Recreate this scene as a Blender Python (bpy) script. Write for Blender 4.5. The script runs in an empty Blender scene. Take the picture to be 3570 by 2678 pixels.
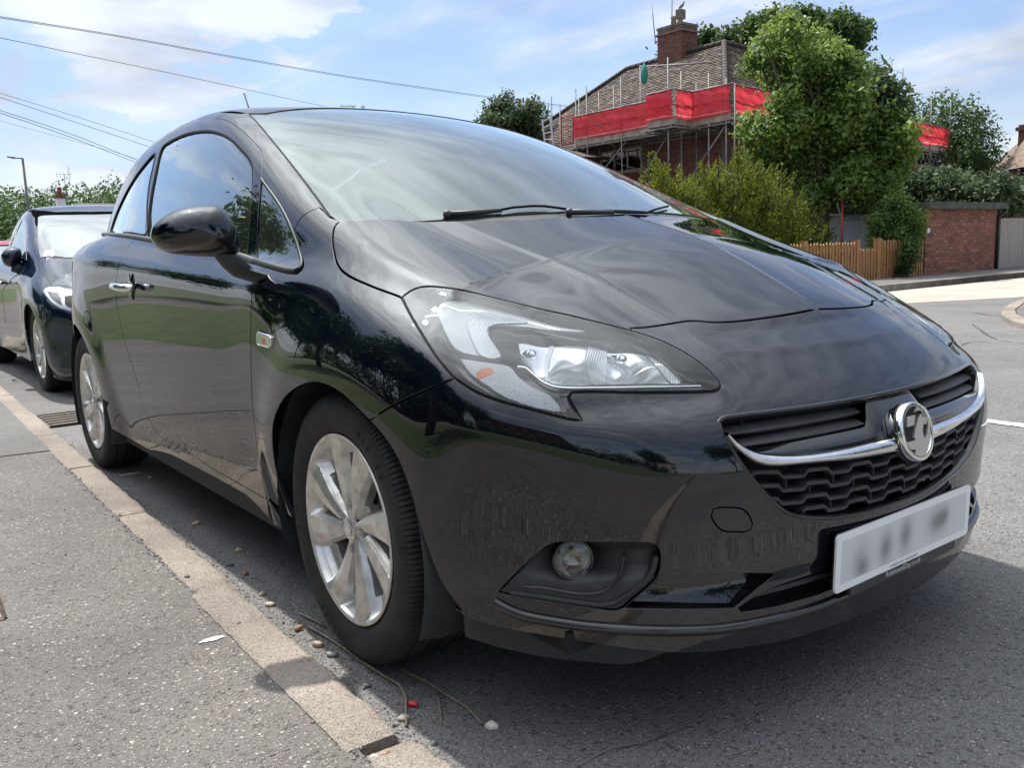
import bpy, math, random
import numpy as np
from mathutils import Vector, Matrix
from mathutils.geometry import delaunay_2d_cdt
random.seed(7); rng = np.random.default_rng(7)
scene = bpy.context.scene
C = scene.collection
# ------------------------------------------------------------ camera
CAMP = np.array([1.7168, -1.6584, 0.9084]); YAW, PITCH, ROLL, FPX = .6497, -.1505, -.0341, 3032.8
PW, PH = 3570.0, 2678.0
def _rot():
    cy, sy, cp, sp_ = math.cos(YAW), math.sin(YAW), math.cos(PITCH), math.sin(PITCH)
    f = np.array([-cy*cp, sy*cp, sp_]); r = np.cross(f, [0, 0, 1.0]); r /= np.linalg.norm(r); u = np.cross(r, f)
    cr, sr = math.cos(ROLL), math.sin(ROLL)
    return np.array([r*cr+u*sr, -r*sr+u*cr, f])
CM = _rot()
cam = bpy.data.cameras.new('camera'); camo = bpy.data.objects.new('camera', cam); C.objects.link(camo)
cam.sensor_width = 36; cam.lens = FPX/PW*36; cam.clip_start = .05; cam.clip_end = 3000
mw = Matrix.Identity(4)
for i in range(3):
    mw[i][0], mw[i][1], mw[i][2], mw[i][3] = CM[0][i], CM[1][i], -CM[2][i], CAMP[i]
camo.matrix_world = mw
scene.camera = camo
# ------------------------------------------------------------ light
SUN_EL, SUN_AZ = math.radians(61), math.radians(178)      # azimuth: direction towards the sun, measured from +x to +y
sl = bpy.data.lights.new('sun', 'SUN'); sl.energy = 2.35; sl.angle = math.radians(0.9); sl.color = (1, .95, .88)
so = bpy.data.objects.new('sun', sl); C.objects.link(so)
sd = Vector((math.cos(SUN_EL)*math.cos(SUN_AZ), math.cos(SUN_EL)*math.sin(SUN_AZ), math.sin(SUN_EL)))
so.rotation_euler = sd.to_track_quat('Z', 'Y').to_euler(); so.location = (0, 0, 30)
scene.view_settings.view_transform = 'Standard'; scene.view_settings.look = 'None'
scene.view_settings.exposure = 1.46; scene.view_settings.gamma = 1
scene.view_settings.use_curve_mapping = False

def nt(m):
    m.use_nodes = True; t = m.node_tree; t.nodes.clear(); return t
class G:
    """tiny node-graph helper"""
    def __init__(s, tree): s.t = tree
    def n(s, kind, ins=None, **kw):
        nd = s.t.nodes.new(kind)
        for k, v in kw.items(): setattr(nd, k, v)
        for k, v in (ins or {}).items():
            if isinstance(v, bpy.types.NodeSocket): s.t.links.new(v, nd.inputs[k])
            else: nd.inputs[k].default_value = v
        return nd
    def math(s, op, a, b=0.0, c=0.0, clamp=False):
        nd = s.n('ShaderNodeMath', {0: a, 1: b, 2: c}, operation=op); nd.use_clamp = clamp; return nd.outputs[0]
    def ramp(s, fac, stops, interp='LINEAR'):
        nd = s.n('ShaderNodeValToRGB', {0: fac}); nd.color_ramp.interpolation = interp
        el = nd.color_ramp.elements
        while len(el) < len(stops): el.new(.5)
        for e, (p, c) in zip(el, stops):
            e.position = p; e.color = (c, c, c, 1) if not hasattr(c, '__len__') else (*c, 1)[:4]
        return nd.outputs[0]
    def mix(s, fac, a, b, blend='MIX'):
        nd = s.n('ShaderNodeMix', {}, data_type='RGBA', blend_type=blend)
        for k, v in ((0, fac), (6, a), (7, b)):
            if isinstance(v, bpy.types.NodeSocket): s.t.links.new(v, nd.inputs[k])
            elif k == 0: nd.inputs[0].default_value = v
            else: nd.inputs[k].default_value = (*v, 1)[:4]
        return nd.outputs[2]
    def noise(s, vec, scale, detail=4, rough=.5, dist=0.0):
        return s.n('ShaderNodeTexNoise', {'Vector': vec, 'Scale': scale, 'Detail': detail, 'Roughness': rough, 'Distortion': dist}).outputs[0]
# ---- world: physical sky + clouds
w = bpy.data.worlds.new('World'); scene.world = w; w.use_nodes = True
t = w.node_tree; t.nodes.clear(); g = G(t)
tc = g.n('ShaderNodeTexCoord').outputs['Generated']
sky = g.n('ShaderNodeTexSky', sky_type='NISHITA', sun_disc=False, sun_elevation=SUN_EL, sun_rotation=math.pi/2-SUN_AZ, air_density=1.2, dust_density=.8, ozone_density=2.0)
sx = g.n('ShaderNodeSeparateXYZ', {0: tc})
zc = g.math('ADD', g.math('MAXIMUM', sx.outputs[2], 0.0), .16)
px = g.math('DIVIDE', sx.outputs[0], zc); py = g.math('DIVIDE', sx.outputs[1], zc)
cv = g.n('ShaderNodeCombineXYZ', {0: px, 1: py, 2: .3}).outputs[0]
# wisps (stretched) + puffs
mpv = g.n('ShaderNodeMapping', {'Vector': cv, 'Rotation': (0, 0, -.55), 'Scale': (.55, 1.5, 1), 'Location': (2.3, 1.1, 0)}).outputs[0]
wis = g.noise(mpv, 1.4, 7, .54, .2)
wisp = g.ramp(wis, [(.45, 0), (.58, .45), (.70, .95)])
pf = g.n('ShaderNodeMapping', {'Vector': tc, 'Scale': (1, 1, 3.2), 'Location': (.75, .1, .4)}).outputs[0]
puf = g.noise(pf, 3.4, 11, .56, .1)
puff = g.ramp(puf, [(.50, 0), (.54, .8), (.60, 1)])
band = g.ramp(sx.outputs[2], [(0.0, 1), (.24, .95), (.36, .45), (.6, .4)])
puffm = g.math('MULTIPLY', puff, band)
# thin haze veil near the horizon
veil = g.ramp(sx.outputs[2], [(0.0, .80), (.10, .46), (.22, .20), (.45, .38), (.95, .88)])
# brighter towards the sun (thin cloud scatters)
dp = g.n('ShaderNodeVectorMath', {0: tc, 1: tuple(sd)}, operation='DOT_PRODUCT').outputs['Value']
glow = g.math('POWER', g.math('MAXIMUM', dp, 0.0), 8.0)
glow2 = g.math('POWER', g.math('MAXIMUM', dp, 0.0), 120.0)
lit = g.math('ADD', g.math('ADD', 6.3, g.math('MULTIPLY', glow, 11.0)), g.math('MULTIPLY', glow2, 14.0))
shade = g.noise(pf, 7.0, 5, .5)
lit = g.math('MULTIPLY', lit, g.ramp(sx.outputs[2], [(.42, .5), (.95, 1.0)]))
lit = g.math('MULTIPLY', lit, 2.0)
cb = g.math('MULTIPLY', lit, g.ramp(shade, [(.34, .70), (.60, 1.05)]))
cloudcol = g.n('ShaderNodeCombineColor', {0: g.math('MULTIPLY', cb, .90), 1: g.math('MULTIPLY', cb, .95), 2: g.math('ADD', g.math('MULTIPLY', cb, .97), .45)}).outputs[0]
cov = g.math('MAXIMUM', g.math('MAXIMUM', wisp, puffm), g.math('ADD', veil, g.math('MULTIPLY', glow, .65)), clamp=True)
skyb = g.mix(1.0, sky.outputs[0], (.74, .83, 1.04), 'MULTIPLY')
col = g.mix(cov, skyb, cloudcol)
bg = g.n('ShaderNodeBackground', {0: col, 1: .056})
g.n('ShaderNodeOutputWorld', {0: bg.outputs[0]})

# ------------------------------------------------------------ helpers: pixels of the photograph -> rays
ZS = {'A': (0, 500, .5425), 'B': (1100, 300, .6329), 'C': (1300, 900, .5877), 'D': (2370, 1100, .5425), 'E': (900, 1300, .6329), 'F': (1500, 1700, .9358), 'G': (200, 1000, .4219), 'H': (2800, 850, .3617), 'I': (0, 1500, .7101), 'J': (1200, 2100, .5425), 'K': (350, 300, .4219), 'L': (800, 300, .7459), 'M': (1500, 650, .8137), 'N': (2400, 1250, .4973), 'O': (1700, 0, .4521), 'Q': (2570, 0, .4521), 'S': (0, 0, 1.6139), 'T': (0, 0, .8137), 'U': (2600, 500, .4385), 'V': (1600, 1750, .8590), 'W': (3000, 1380, .2049), 'X': (2830, 1650, .2803), 'Y': (2700, 600, .3933), 'R': (0, 600, .4821), 'P': (1380, 980, .53345), 'BB': (1700, 1820, .45208), 'WW': (1500, 680, .45208)}
def rays(z, pts):
    a, b, s = ZS[z]; p = np.array(pts, float)*s+(a, b)
    return np.c_[(p[:, 0]-PW/2)/FPX, -(p[:, 1]-PH/2)/FPX, np.ones(len(p))]@CM
def onplane(z, pts, ax, val):
    d = rays(z, pts); tt = (val-CAMP[ax])/d[:, ax]; return CAMP+d*tt[:, None]
def atdepth(z, pts, dep):
    return CAMP+rays(z, pts)*np.atleast_1d(dep)[:, None]

# ------------------------------------------------------------ scene-graph helpers
def tag(o, label=None, cat=None, group=None, kind=None):
    if label: o['label'] = label
    if cat: o['category'] = cat
    if group: o['group'] = group
    if kind: o['kind'] = kind
    return o
def empty(name, loc=(0, 0, 0), rz=0, label=None, cat=None, group=None):
    o = bpy.data.objects.new(name, None); C.objects.link(o); o.location = loc; o.rotation_euler = (0, 0, rz); o.empty_display_size = .1
    return tag(o, label, cat, group)
def mesh_obj(name, V, F, mat, parent=None, smooth=False, normals=None, mats=None, fm=None, sharp=None):
    me = bpy.data.meshes.new(name); me.from_pydata([tuple(map(float, v)) for v in V], [], [tuple(int(i) for i in f) for f in F])
    for m in (mats or [mat]): me.materials.append(m)
    if fm is not None: me.polygons.foreach_set('material_index', np.asarray(fm, np.int32))
    if smooth: me.polygons.foreach_set('use_smooth', np.ones(len(me.polygons), bool))
    if sharp is not None: me.set_sharp_from_angle(angle=math.radians(sharp))
    me.update()
    if normals is not None: me.normals_split_custom_set_from_vertices([tuple(map(float, n)) for n in normals])
    o = bpy.data.objects.new(name, me); C.objects.link(o)
    if parent is not None: o.parent = parent
    return o
class MB:
    """collects simple solids into one mesh"""
    def __init__(s): s.V = []; s.F = []; s.M = []
    def add(s, V, F, m=0):
        o = len(s.V); s.V += [tuple(v) for v in V]; s.F += [tuple(i+o for i in f) for f in F]; s.M += [m]*len(F); return s
    def box(s, lo, hi, m=0, M=None):
        x0, y0, z0 = lo; x1, y1, z1 = hi
        V = [(x0, y0, z0), (x1, y0, z0), (x1, y1, z0), (x0, y1, z0), (x0, y0, z1), (x1, y0, z1), (x1, y1, z1), (x0, y1, z1)]
        if M is not None: V = [tuple(M@Vector(v)) for v in V]
        return s.add(V, [(0, 3, 2, 1), (4, 5, 6, 7), (0, 1, 5, 4), (1, 2, 6, 5), (2, 3, 7, 6), (3, 0, 4, 7)], m)
    def tube(s, pts, r, n=8, m=0, cap=True):
        P = [np.array(p, float) for p in pts]; rr = [r]*len(P) if not hasattr(r, '__len__') else r
        rings = []; prev = None
        for i, p in enumerate(P):
            d = P[min(i+1, len(P)-1)]-P[max(i-1, 0)]; d = d/(np.linalg.norm(d)+1e-12)
            if prev is None: a = np.cross(d, [0, 0, 1.0] if abs(d[2]) < .9 else [1.0, 0, 0])
            else: a = prev-d*np.dot(prev, d)
            a /= np.linalg.norm(a)+1e-12; prev = a; b = np.cross(d, a)
            rings.append([p+rr[i]*(math.cos(2*math.pi*k/n)*a+math.sin(2*math.pi*k/n)*b) for k in range(n)])
        V = [v for q in rings for v in q]; F = []
        for i in range(len(P)-1):
            for k in range(n): F.append((i*n+k, i*n+(k+1) % n, (i+1)*n+(k+1) % n, (i+1)*n+k))
        if cap: F += [tuple(reversed(range(n))), tuple((len(P)-1)*n+k for k in range(n))]
        return s.add(V, F, m)
    def build(s, name, mat, parent=None, smooth=False, sharp=None):
        mats = mat if isinstance(mat, (list, tuple)) else [mat]
        return mesh_obj(name, s.V, s.F, None, parent, smooth or sharp is not None, mats=mats, fm=s.M, sharp=sharp)
def lathe(prof, n, axis='y', centre=(0, 0, 0), a0=0.0):
    """prof: list of (radius, along axis)"""
    V = []; F = []
    for r, h in prof:
        for k in range(n):
            a = a0+2*math.pi*k/n; V.append((r*math.cos(a)+centre[0], h+centre[1], r*math.sin(a)+centre[2]) if axis == 'y' else ((h+centre[0], r*math.cos(a)+centre[1], r*math.sin(a)+centre[2]) if axis == 'x' else (r*math.cos(a)+centre[0], r*math.sin(a)+centre[1], h+centre[2])))
    for i in range(len(prof)-1):
        for k in range(n): F.append((i*n+k, i*n+(k+1) % n, (i+1)*n+(k+1) % n, (i+1)*n+k))
    return V, F
def copy_tree(o, parent=None):
    c = o.copy(); C.objects.link(c)
    if parent is not None: c.parent = parent
    for ch in list(o.children): copy_tree(ch, c)
    return c
def text_mesh(name, s, size, M, mat, parent, ext=.0004, spacing=1.0, align='CENTER'):
    cu = bpy.data.curves.new(name, 'FONT'); cu.body = s; cu.size = size; cu.extrude = ext; cu.align_x = align; cu.align_y = 'CENTER'; cu.space_character = spacing; cu.resolution_u = 2
    o = bpy.data.objects.new(name, cu); C.objects.link(o)
    bpy.context.view_layer.update()
    me = bpy.data.meshes.new_from_object(o); bpy.data.objects.remove(o)
    me.transform(M); me.materials.clear(); me.materials.append(mat)
    o = bpy.data.objects.new(name, me); C.objects.link(o); o.parent = parent; return o

# ------------------------------------------------------------ materials
def mat(name, base=(.5, .5, .5), rough=.5, metal=0.0, coat=0.0, coatr=.02, spec=.5, **kw):
    m = bpy.data.materials.new(name); t = nt(m); g = G(t)
    b = g.n('ShaderNodeBsdfPrincipled', {'Base Color': (*base, 1), 'Roughness': rough, 'Metallic': metal, 'Coat Weight': coat, 'Coat Roughness': coatr, 'Specular IOR Level': spec})
    g.n('ShaderNodeOutputMaterial', {0: b.outputs[0]})
    m['_b'] = 1; return m
def bsdf(m): return next(n for n in m.node_tree.nodes if n.type == 'BSDF_PRINCIPLED')
def objco(g): return g.n('ShaderNodeTexCoord').outputs['Object']
def posco(g): return g.n('ShaderNodeNewGeometry').outputs['Position']
def noisy(m, c1, c2, scale, detail=5, bump=0.0, bscale=None, r1=None, r2=None, world=True, bdist=.01, contrast=(.35, .65)):
    t = m.node_tree; g = G(t); b = bsdf(m); v = posco(g) if world else objco(g)
    n = g.noise(v, scale, detail, .6)
    cr = g.ramp(n, [(contrast[0], c1), (contrast[1], c2)]); t.links.new(cr, b.inputs['Base Color'])
    if r1 is not None: t.links.new(g.ramp(n, [(.3, r1), (.7, r2)]), b.inputs['Roughness'])
    if bump:
        bn = g.noise(v, bscale or scale*4, 6, .65)
        t.links.new(g.n('ShaderNodeBump', {'Strength': bump, 'Distance': bdist, 'Height': bn}).outputs[0], b.inputs['Normal'])
    return m
M = {}
def carpaint(name, base, fleck=.012):
    m = mat(name, base, .5, 0.0, 1.0, .012, .5); t = m.node_tree; g = G(t); b = bsdf(m)
    v = objco(g)
    # light film of dust on the lower body and fine swirl scratches in the lacquer
    dn = g.noise(posco(g), 7.0, 6, .65)
    z = g.n('ShaderNodeSeparateXYZ', {0: posco(g)}).outputs[2]
    low = g.ramp(z, [(.12, .30), (.42, .03), (.9, .0)])
    dust = g.math('MULTIPLY', g.ramp(dn, [(.35, .2), (.75, 1)]), low)
    fl = g.n('ShaderNodeTexVoronoi', {'Vector': v, 'Scale': 2600.0}).outputs['Distance']
    c0 = g.mix(g.ramp(fl, [(0, fleck*.3), (.2, 0)]), base, (.5, .55, .65))
    t.links.new(g.mix(dust, c0, (.16, .14, .12)), b.inputs['Base Color'])
    spk = g.n('ShaderNodeTexVoronoi', {'Vector': v, 'Scale': 38.0, 'Randomness': 1.0}).outputs['Distance']
    t.links.new(g.math('ADD', g.math('MULTIPLY', dust, .2), .006), b.inputs['Coat Roughness'])
    b.inputs['Coat IOR'].default_value = 1.7; b.inputs['Specular IOR Level'].default_value = 0.0
    return m
M['paint'] = carpaint('black_car_paint', (.0012, .0026, .0070))
M['paint2'] = carpaint('dark_blue_car_paint', (.003, .009, .028))
M['paintred'] = carpaint('red_car_paint', (.35, .02, .03))
M['inner'] = mat('dark_inner_panel', (.012, .012, .013), .8)
M['gloss'] = mat('piano_black_plastic', (.006, .006, .007), .12, 0, .6, .04)
M['plastic'] = noisy(mat('black_textured_plastic', (.03, .032, .035), .5), (.024, .026, .029), (.042, .044, .048), 30, bump=.15, bscale=900, bdist=.0008)
M['rubber'] = mat('seal_rubber', (.010, .010, .011), .8, spec=.15)
M['chrome'] = mat('chrome', (.86, .87, .88), .06, 1.0)
M['chrome2'] = noisy(mat('worn_chrome', (.8, .8, .8), .12, 1.0), (.72, .73, .74), (.86, .87, .88), 60, r1=.06, r2=.16)
M['alloy'] = mat('silver_alloy', (.52, .52, .52), .30, .75, .35, .1)
def _alloy():
    m = M['alloy']; t = m.node_tree; g = G(t); b = bsdf(m); v = objco(g)
    n = g.noise(v, 26.0, 6, .6); r = g.n('ShaderNodeVectorMath', {0: v}, operation='LENGTH').outputs['Value']
    dirt = g.math('MULTIPLY', g.ramp(n, [(.42, 0), (.7, .55)]), 1.0)
    t.links.new(g.mix(dirt, (.72, .71, .69), (.30, .25, .20)), b.inputs['Base Color'])
    t.links.new(g.ramp(n, [(.3, .26), (.7, .45)]), b.inputs['Roughness'])
_alloy()
M['tyre'] = noisy(mat('tyre_rubber', (.02, .02, .021), .72, spec=.35), (.016, .016, .017), (.034, .032, .031), 22, bump=.2, bscale=260, bdist=.001)
def glassmat(name, tint, ior_gain=1.0, refl=1.0, rough=0.0, film=0.0):
    m = bpy.data.materials.new(name); t = nt(m); g = G(t)
    tr = g.n('ShaderNodeBsdfTransparent', {0: (*tint, 1)})
    rc = refl if hasattr(refl, '__len__') else (refl,)*3
    gl = g.n('ShaderNodeBsdfGlossy', {0: (*rc, 1), 1: rough})
    fr = g.n('ShaderNodeFresnel', {0: 1.5}).outputs[0]
    f2 = g.math('MULTIPLY', fr, ior_gain, clamp=True)
    mx = g.n('ShaderNodeMixShader', {0: f2, 1: tr.outputs[0], 2: gl.outputs[0]})
    if film:      # thin dusty film on the outside of the glass
        df = g.n('ShaderNodeBsdfDiffuse', {0: (.72, .78, .74, 1)}); fn_ = g.math('MULTIPLY', g.ramp(g.noise(posco(g), 5.0, 5, .6), [(.3, .6), (.7, 1.2)]), film)
        mx = g.n('ShaderNodeMixShader', {0: fn_, 1: mx.outputs[0], 2: df.outputs[0]})
    g.n('ShaderNodeOutputMaterial', {0: mx.outputs[0]}); return m
M['glass'] = glassmat('green_tinted_glass', (.55, .66, .62), 2.2, (.92, 1.0, 1.0), film=.015)
M['ws'] = glassmat('windscreen_glass', (.74, .86, .81), 1.4, (.92, 1.0, .98), film=.032)
M['lens'] = glassmat('clear_lamp_cover', (.97, .985, .99), 1.15)
M['winglass'] = glassmat('window_glass', (.25, .28, .3), 3.2)
# ------------------------------------------------------------ the car body as one smooth implicit surface, x forward, y to the car's left
class Spl:
    def __init__(s, pts):
        pts = sorted(pts); s.x = np.array([p[0] for p in pts], float); s.y = np.array([p[1] for p in pts], float)
        n = len(pts); h = np.diff(s.x); A = np.zeros((n, n)); r = np.zeros(n); A[0, 0] = A[-1, -1] = 1
        for i in range(1, n-1):
            A[i, i-1] = h[i-1]; A[i, i] = 2*(h[i-1]+h[i]); A[i, i+1] = h[i]
            r[i] = 6*((s.y[i+1]-s.y[i])/h[i]-(s.y[i]-s.y[i-1])/h[i-1])
        s.m = np.linalg.solve(A, r); s.h = h
        s.d0 = (s.y[1]-s.y[0])/h[0]-h[0]*s.m[1]/6; s.d1 = (s.y[-1]-s.y[-2])/h[-1]+h[-1]*s.m[-2]/6
    def __call__(s, v):
        v = np.asarray(v, float); c = np.clip(v, s.x[0], s.x[-1]); i = np.clip(np.searchsorted(s.x, c)-1, 0, len(s.h)-1)
        h = s.h[i]; a = (s.x[i+1]-c)/h; b = 1-a
        y = a*s.y[i]+b*s.y[i+1]+((a**3-a)*s.m[i]+(b**3-b)*s.m[i+1])*h*h/6
        return y+np.where(v < s.x[0], (v-s.x[0])*s.d0, 0)+np.where(v > s.x[-1], (v-s.x[-1])*s.d1, 0)
def sp(x, k): return .5*(x+np.sqrt(x*x+k*k))
def smax(a, b, k): return .5*(a+b+np.sqrt((a-b)**2+k*k))
def smin(a, b, k): return .5*(a+b-np.sqrt((a-b)**2+k*k))
def sstep(x, a, b): u = np.clip((x-a)/(b-a), 0, 1); return u*u*u*(u*(6*u-15)+10)
Wp = Spl([(-3.3, .62), (-3.1, .70), (-2.9, .78), (-2.65, .836), (-2.35, .858), (-1.9, .848), (-1.3, .838), (-.7, .838), (-.35, .846), (0, .858), (.2, .856), (.45, .84), (.8, .80)])
Zcr = Spl([(-2.9, .965), (-2.4, .95), (-2.0, .935), (-1.66, .915), (-1.2, .89), (-.46, .86), (-.1, .845), (.3, .80), (.6, .74)])
Slp = Spl([(-2.4, .85), (-1.5, .85), (-.8, 1.1), (-.38, 1.35), (-.2, 1.0), (0, .85), (.3, .8)])
F0 = Spl([(.05, .80), (.14, .825), (.20, .832), (.30, .836), (.384, .840), (.45, .846), (.504, .846), (.56, .834), (.606, .811), (.66, .764), (.721, .698), (.771, .647), (.83, .59), (.95, .46)])
Kc = Spl([(.1, 1.0), (.3, .98), (.5, .95), (.60, .72), (.68, .55), (.8, .5)])
T0 = Spl([(.80, .70), (.70, .748), (.645, .775), (.502, .841), (.357, .906), (.2, .955), (.08, .984), (-.1, 1.015), (-.3, 1.03), (-.6, 1.03), (-1.2, 1.035), (-2.2, 1.06), (-3.0, 1.06)])
Tc = Spl([(.8, .22), (.3, .21), (0, .16), (-.23, .085), (-.5, .05), (-3, .05)])
W0 = Spl([(.5, .80), (.30, .885), (.05, .990), (-.2, 1.095), (-.649, 1.285), (-1.08, 1.435), (-1.3, 1.502)])
WC = Spl([(.1, .20), (-.6, .19), (-1.1, .13)])
R0 = Spl([(-.9, 1.40), (-1.129, 1.447), (-1.4, 1.473), (-1.75, 1.477), (-2.1, 1.456), (-2.5, 1.40), (-2.9, 1.30), (-3.1, 1.22)])
Hr = Spl([(.2, 3.10), (.5, 3.16), (.8, 3.14), (.95, 3.08), (1.1, 2.98), (1.3, 2.82), (1.5, 2.62)])
RID = Spl([(-.35, .60), (-.05, .47), (.2, .42), (.45, .385), (.61, .361), (.8, .33)])
RZ2 = Spl([(-.4, .70), (0, .70), (.3, .665), (.5, .6)])
def fcar(P):
    x, s, z = P[:, 0], np.sqrt(P[:, 1]**2+1e-8), P[:, 2]
    # --- side
    wd = Wp(x); zc = Zcr(x)
    wd = wd-Slp(x)*sp(z-zc, .022)
    wd = wd-.035*sp(.62-z, .2)**2*4-.10*sp(.40-z, .05)*(1-sstep(x, -.45, -.25))*sstep(x, -2.1, -1.9)
    wd = wd+.10*sp(.285-z, .02)*(1-sstep(x, -.45, -.25))*sstep(x, -2.1, -1.9)
    wd = wd-.75*sp(z-.66, .10)**2*sstep(x, -.50, -.05)+.75*sp(-.10*np.ones_like(z), .10)**2*sstep(x, -.50, -.05)
    # swept light-catcher on the lower door
    zl = .34+.19*sstep(x, -.9, -1.9)*1.0
    # wheel-arch flares
    for cx in (0.0, -2.511):
        r = np.hypot(x-cx, z-.31); wd = wd+.013*(1-sstep(r, .36, .56))*sstep(z, .1, .3)
    # shoulder above the rear wheel
    wd = wd+.012*np.exp(-((x+2.45)/.45)**2-((z-.72)/.2)**2)
    fs = s-wd
    # --- front
    xf = F0(z)-.235*s*s-Kc(z)*(sp(s-.588, .09)-sp(-.588, .09))
    # dished strip ahead of the bonnet gap, between the ridges
    q = (z-.738)/.018; xf = xf-.013*np.exp(-q*q)*(1-sstep(s, .28, .40))+.004*np.exp(-((z-.705)/.010)**2)*(1-sstep(s, .28, .40))
    # air-intake zone and lower bumper undercut
    xf = xf-.006*(1-sstep(z, .285, .330))*(1-sstep(s, .70, .80))
    # shelf below the headlamp
    q = (z-(.640-.03*(s-.5)))/.020; xf = xf-.014*np.exp(-q*q)*sstep(s, .38, .50)*(1-sstep(s, .66, .74))
    ff = (x-xf)*.80
    # --- bonnet / top
    zt = T0(x)-Tc(x)*s*s
    rid = RID(x); inn = rid-s
    on = sstep(x, -.3, 0.05)
    zt = zt+on*(.050*sp(inn, .008)-.003*np.exp(-((s-rid-.055)/.05)**2))-on*.050*rid+on*.0016*np.exp(-((s-rid)/.011)**2)
    zt = zt+on*.0016*np.exp(-(s/.010)**2)
    zt = zt+.008*np.exp(-((s-RZ2(x))/.045)**2)*sstep(x, -.35, -.1)*(1-sstep(x, .30, .55))
    ft = (z-zt)*.92
    fa = smax(smax(fs, ft, .042), ff, .038)
    fa = smax(fa, -x-Hr(z), .16)
    # --- greenhouse
    gz = sp(z-.95, .06)
    gw = .785-.285*gz-.20*gz*gz-.25*sp(.90-z, .05)-.16*sp(-x-1.9, .3)**2*.8-.10*sp(x+.45, .2)
    gs = s-gw
    wsf = (z-(W0(x)-WC(x)*s*s))*.90
    rf = z-(R0(x)-.09*s*s)
    gt = smax(wsf, rf, .03)
    fb = np.maximum(smax(smax(gs, gt, .05), (-x-Hr(z)), .12), x-.22)
    k = .02+.03*sstep(x, -.75, -.35)*sstep(s, .5, .66)
    return smin(fa, fb, k)
FO = [0.0]; TMAX = [6.5]
XF = [None]
def fo(P):
    if XF[0] is not None:
        P = (P-XF[0][0])*XF[0][1]; k = 1+.13*sstep(-P[:, 0], .9, 2.4)*sstep(P[:, 2], .9, 1.15); P = np.c_[P[:, 0], P[:, 1]*k, P[:, 2]]
    return fcar(P)+FO[0]
def fgrad(P, e=8e-4, f=None):
    f = f or fo
    g_ = np.stack([(f(P+d)-f(P-d)) for d in np.eye(3)*e], 1); return g_/(np.linalg.norm(g_, axis=1)[:, None]+1e-12)
FO = [0.0]; TMAX = [6.5]
XF = [None]
def fo(P):
    if XF[0] is not None:
        P = (P-XF[0][0])*XF[0][1]; k = 1+.13*sstep(-P[:, 0], .9, 2.4)*sstep(P[:, 2], .9, 1.15); P = np.c_[P[:, 0], P[:, 1]*k, P[:, 2]]
    return fcar(P)+FO[0]
def solve(O, D, t0, t1, n=26, f=None, want=+1):
    """first sign change along rays: want=+1 inside->outside, -1 outside->inside"""
    f = f or fo
    O = np.asarray(O, float); D = np.asarray(D, float); N = len(D)
    ts = np.linspace(t0, t1, n); lo = np.full(N, t0, float); hi = np.full(N, np.nan); done = np.zeros(N, bool)
    best = np.full(N, 1e9); bt = np.full(N, ts[0]); act = np.arange(N)
    for a, b in zip(ts[:-1], ts[1:]):
        cur = f(O[act]+D[act]*b)*want; c = cur > 0
        m = np.abs(cur) < best[act]; best[act[m]] = np.abs(cur)[m]; bt[act[m]] = b
        lo[act[c]] = a; hi[act[c]] = b; done[act[c]] = True; act = act[~c]
        if not len(act): break
    lo = np.where(done, lo, bt); hi = np.where(done, hi, bt); ok = done
    flo = f(O+D*lo[:, None])*want; fhi = f(O+D*hi[:, None])*want
    for k in range(9):
        m = .5*(lo+hi) if k % 3 == 0 else np.clip(lo+(hi-lo)*(-flo)/(fhi-flo+1e-15), lo, hi)
        v = f(O+D*m[:, None])*want; q = v <= 0
        lo = np.where(q, m, lo); flo = np.where(q, v, flo); hi = np.where(q, hi, m); fhi = np.where(q, fhi, v)
    m = np.clip(lo+(hi-lo)*(-flo)/(fhi-flo+1e-15), lo, hi)
    return O+D*m[:, None], ok
def trace(z, pts, warn=True):
    """photograph pixels -> points on the body"""
    d = rays(z, pts); d = d/np.linalg.norm(d, axis=1)[:, None]
    n = len(d); t = np.full(n, .9); f = fo(CAMP+d*t[:, None]); pt = t.copy(); bt = t.copy(); bf = np.abs(f); ok = np.zeros(n, bool)
    for _ in range(700):
        run = ~ok & (t < TMAX[0])
        if not run.any(): break
        i = np.where(run)[0]; pt[i] = t[i]; t[i] = t[i]+np.maximum(f[i]*.55, .0025)
        v = fo(CAMP+d[i]*t[i][:, None]); f[i] = v; ok[i[v <= 0]] = True
        m = np.abs(v) < bf[i]; bf[i[m]] = np.abs(v)[m]; bt[i[m]] = t[i[m]]
    for _ in range(22):
        m = .5*(pt+t); v = fo(CAMP+d*m[:, None]); pt = np.where(ok & (v > 0), m, pt); t = np.where(ok & (v <= 0), m, t)
    t = np.where(ok, t, bt); P = CAMP+d*t[:, None]
    if warn and not ok.all(): print('trace miss', z, [pts[i] for i in np.where(~ok)[0]])
    return P
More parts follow.
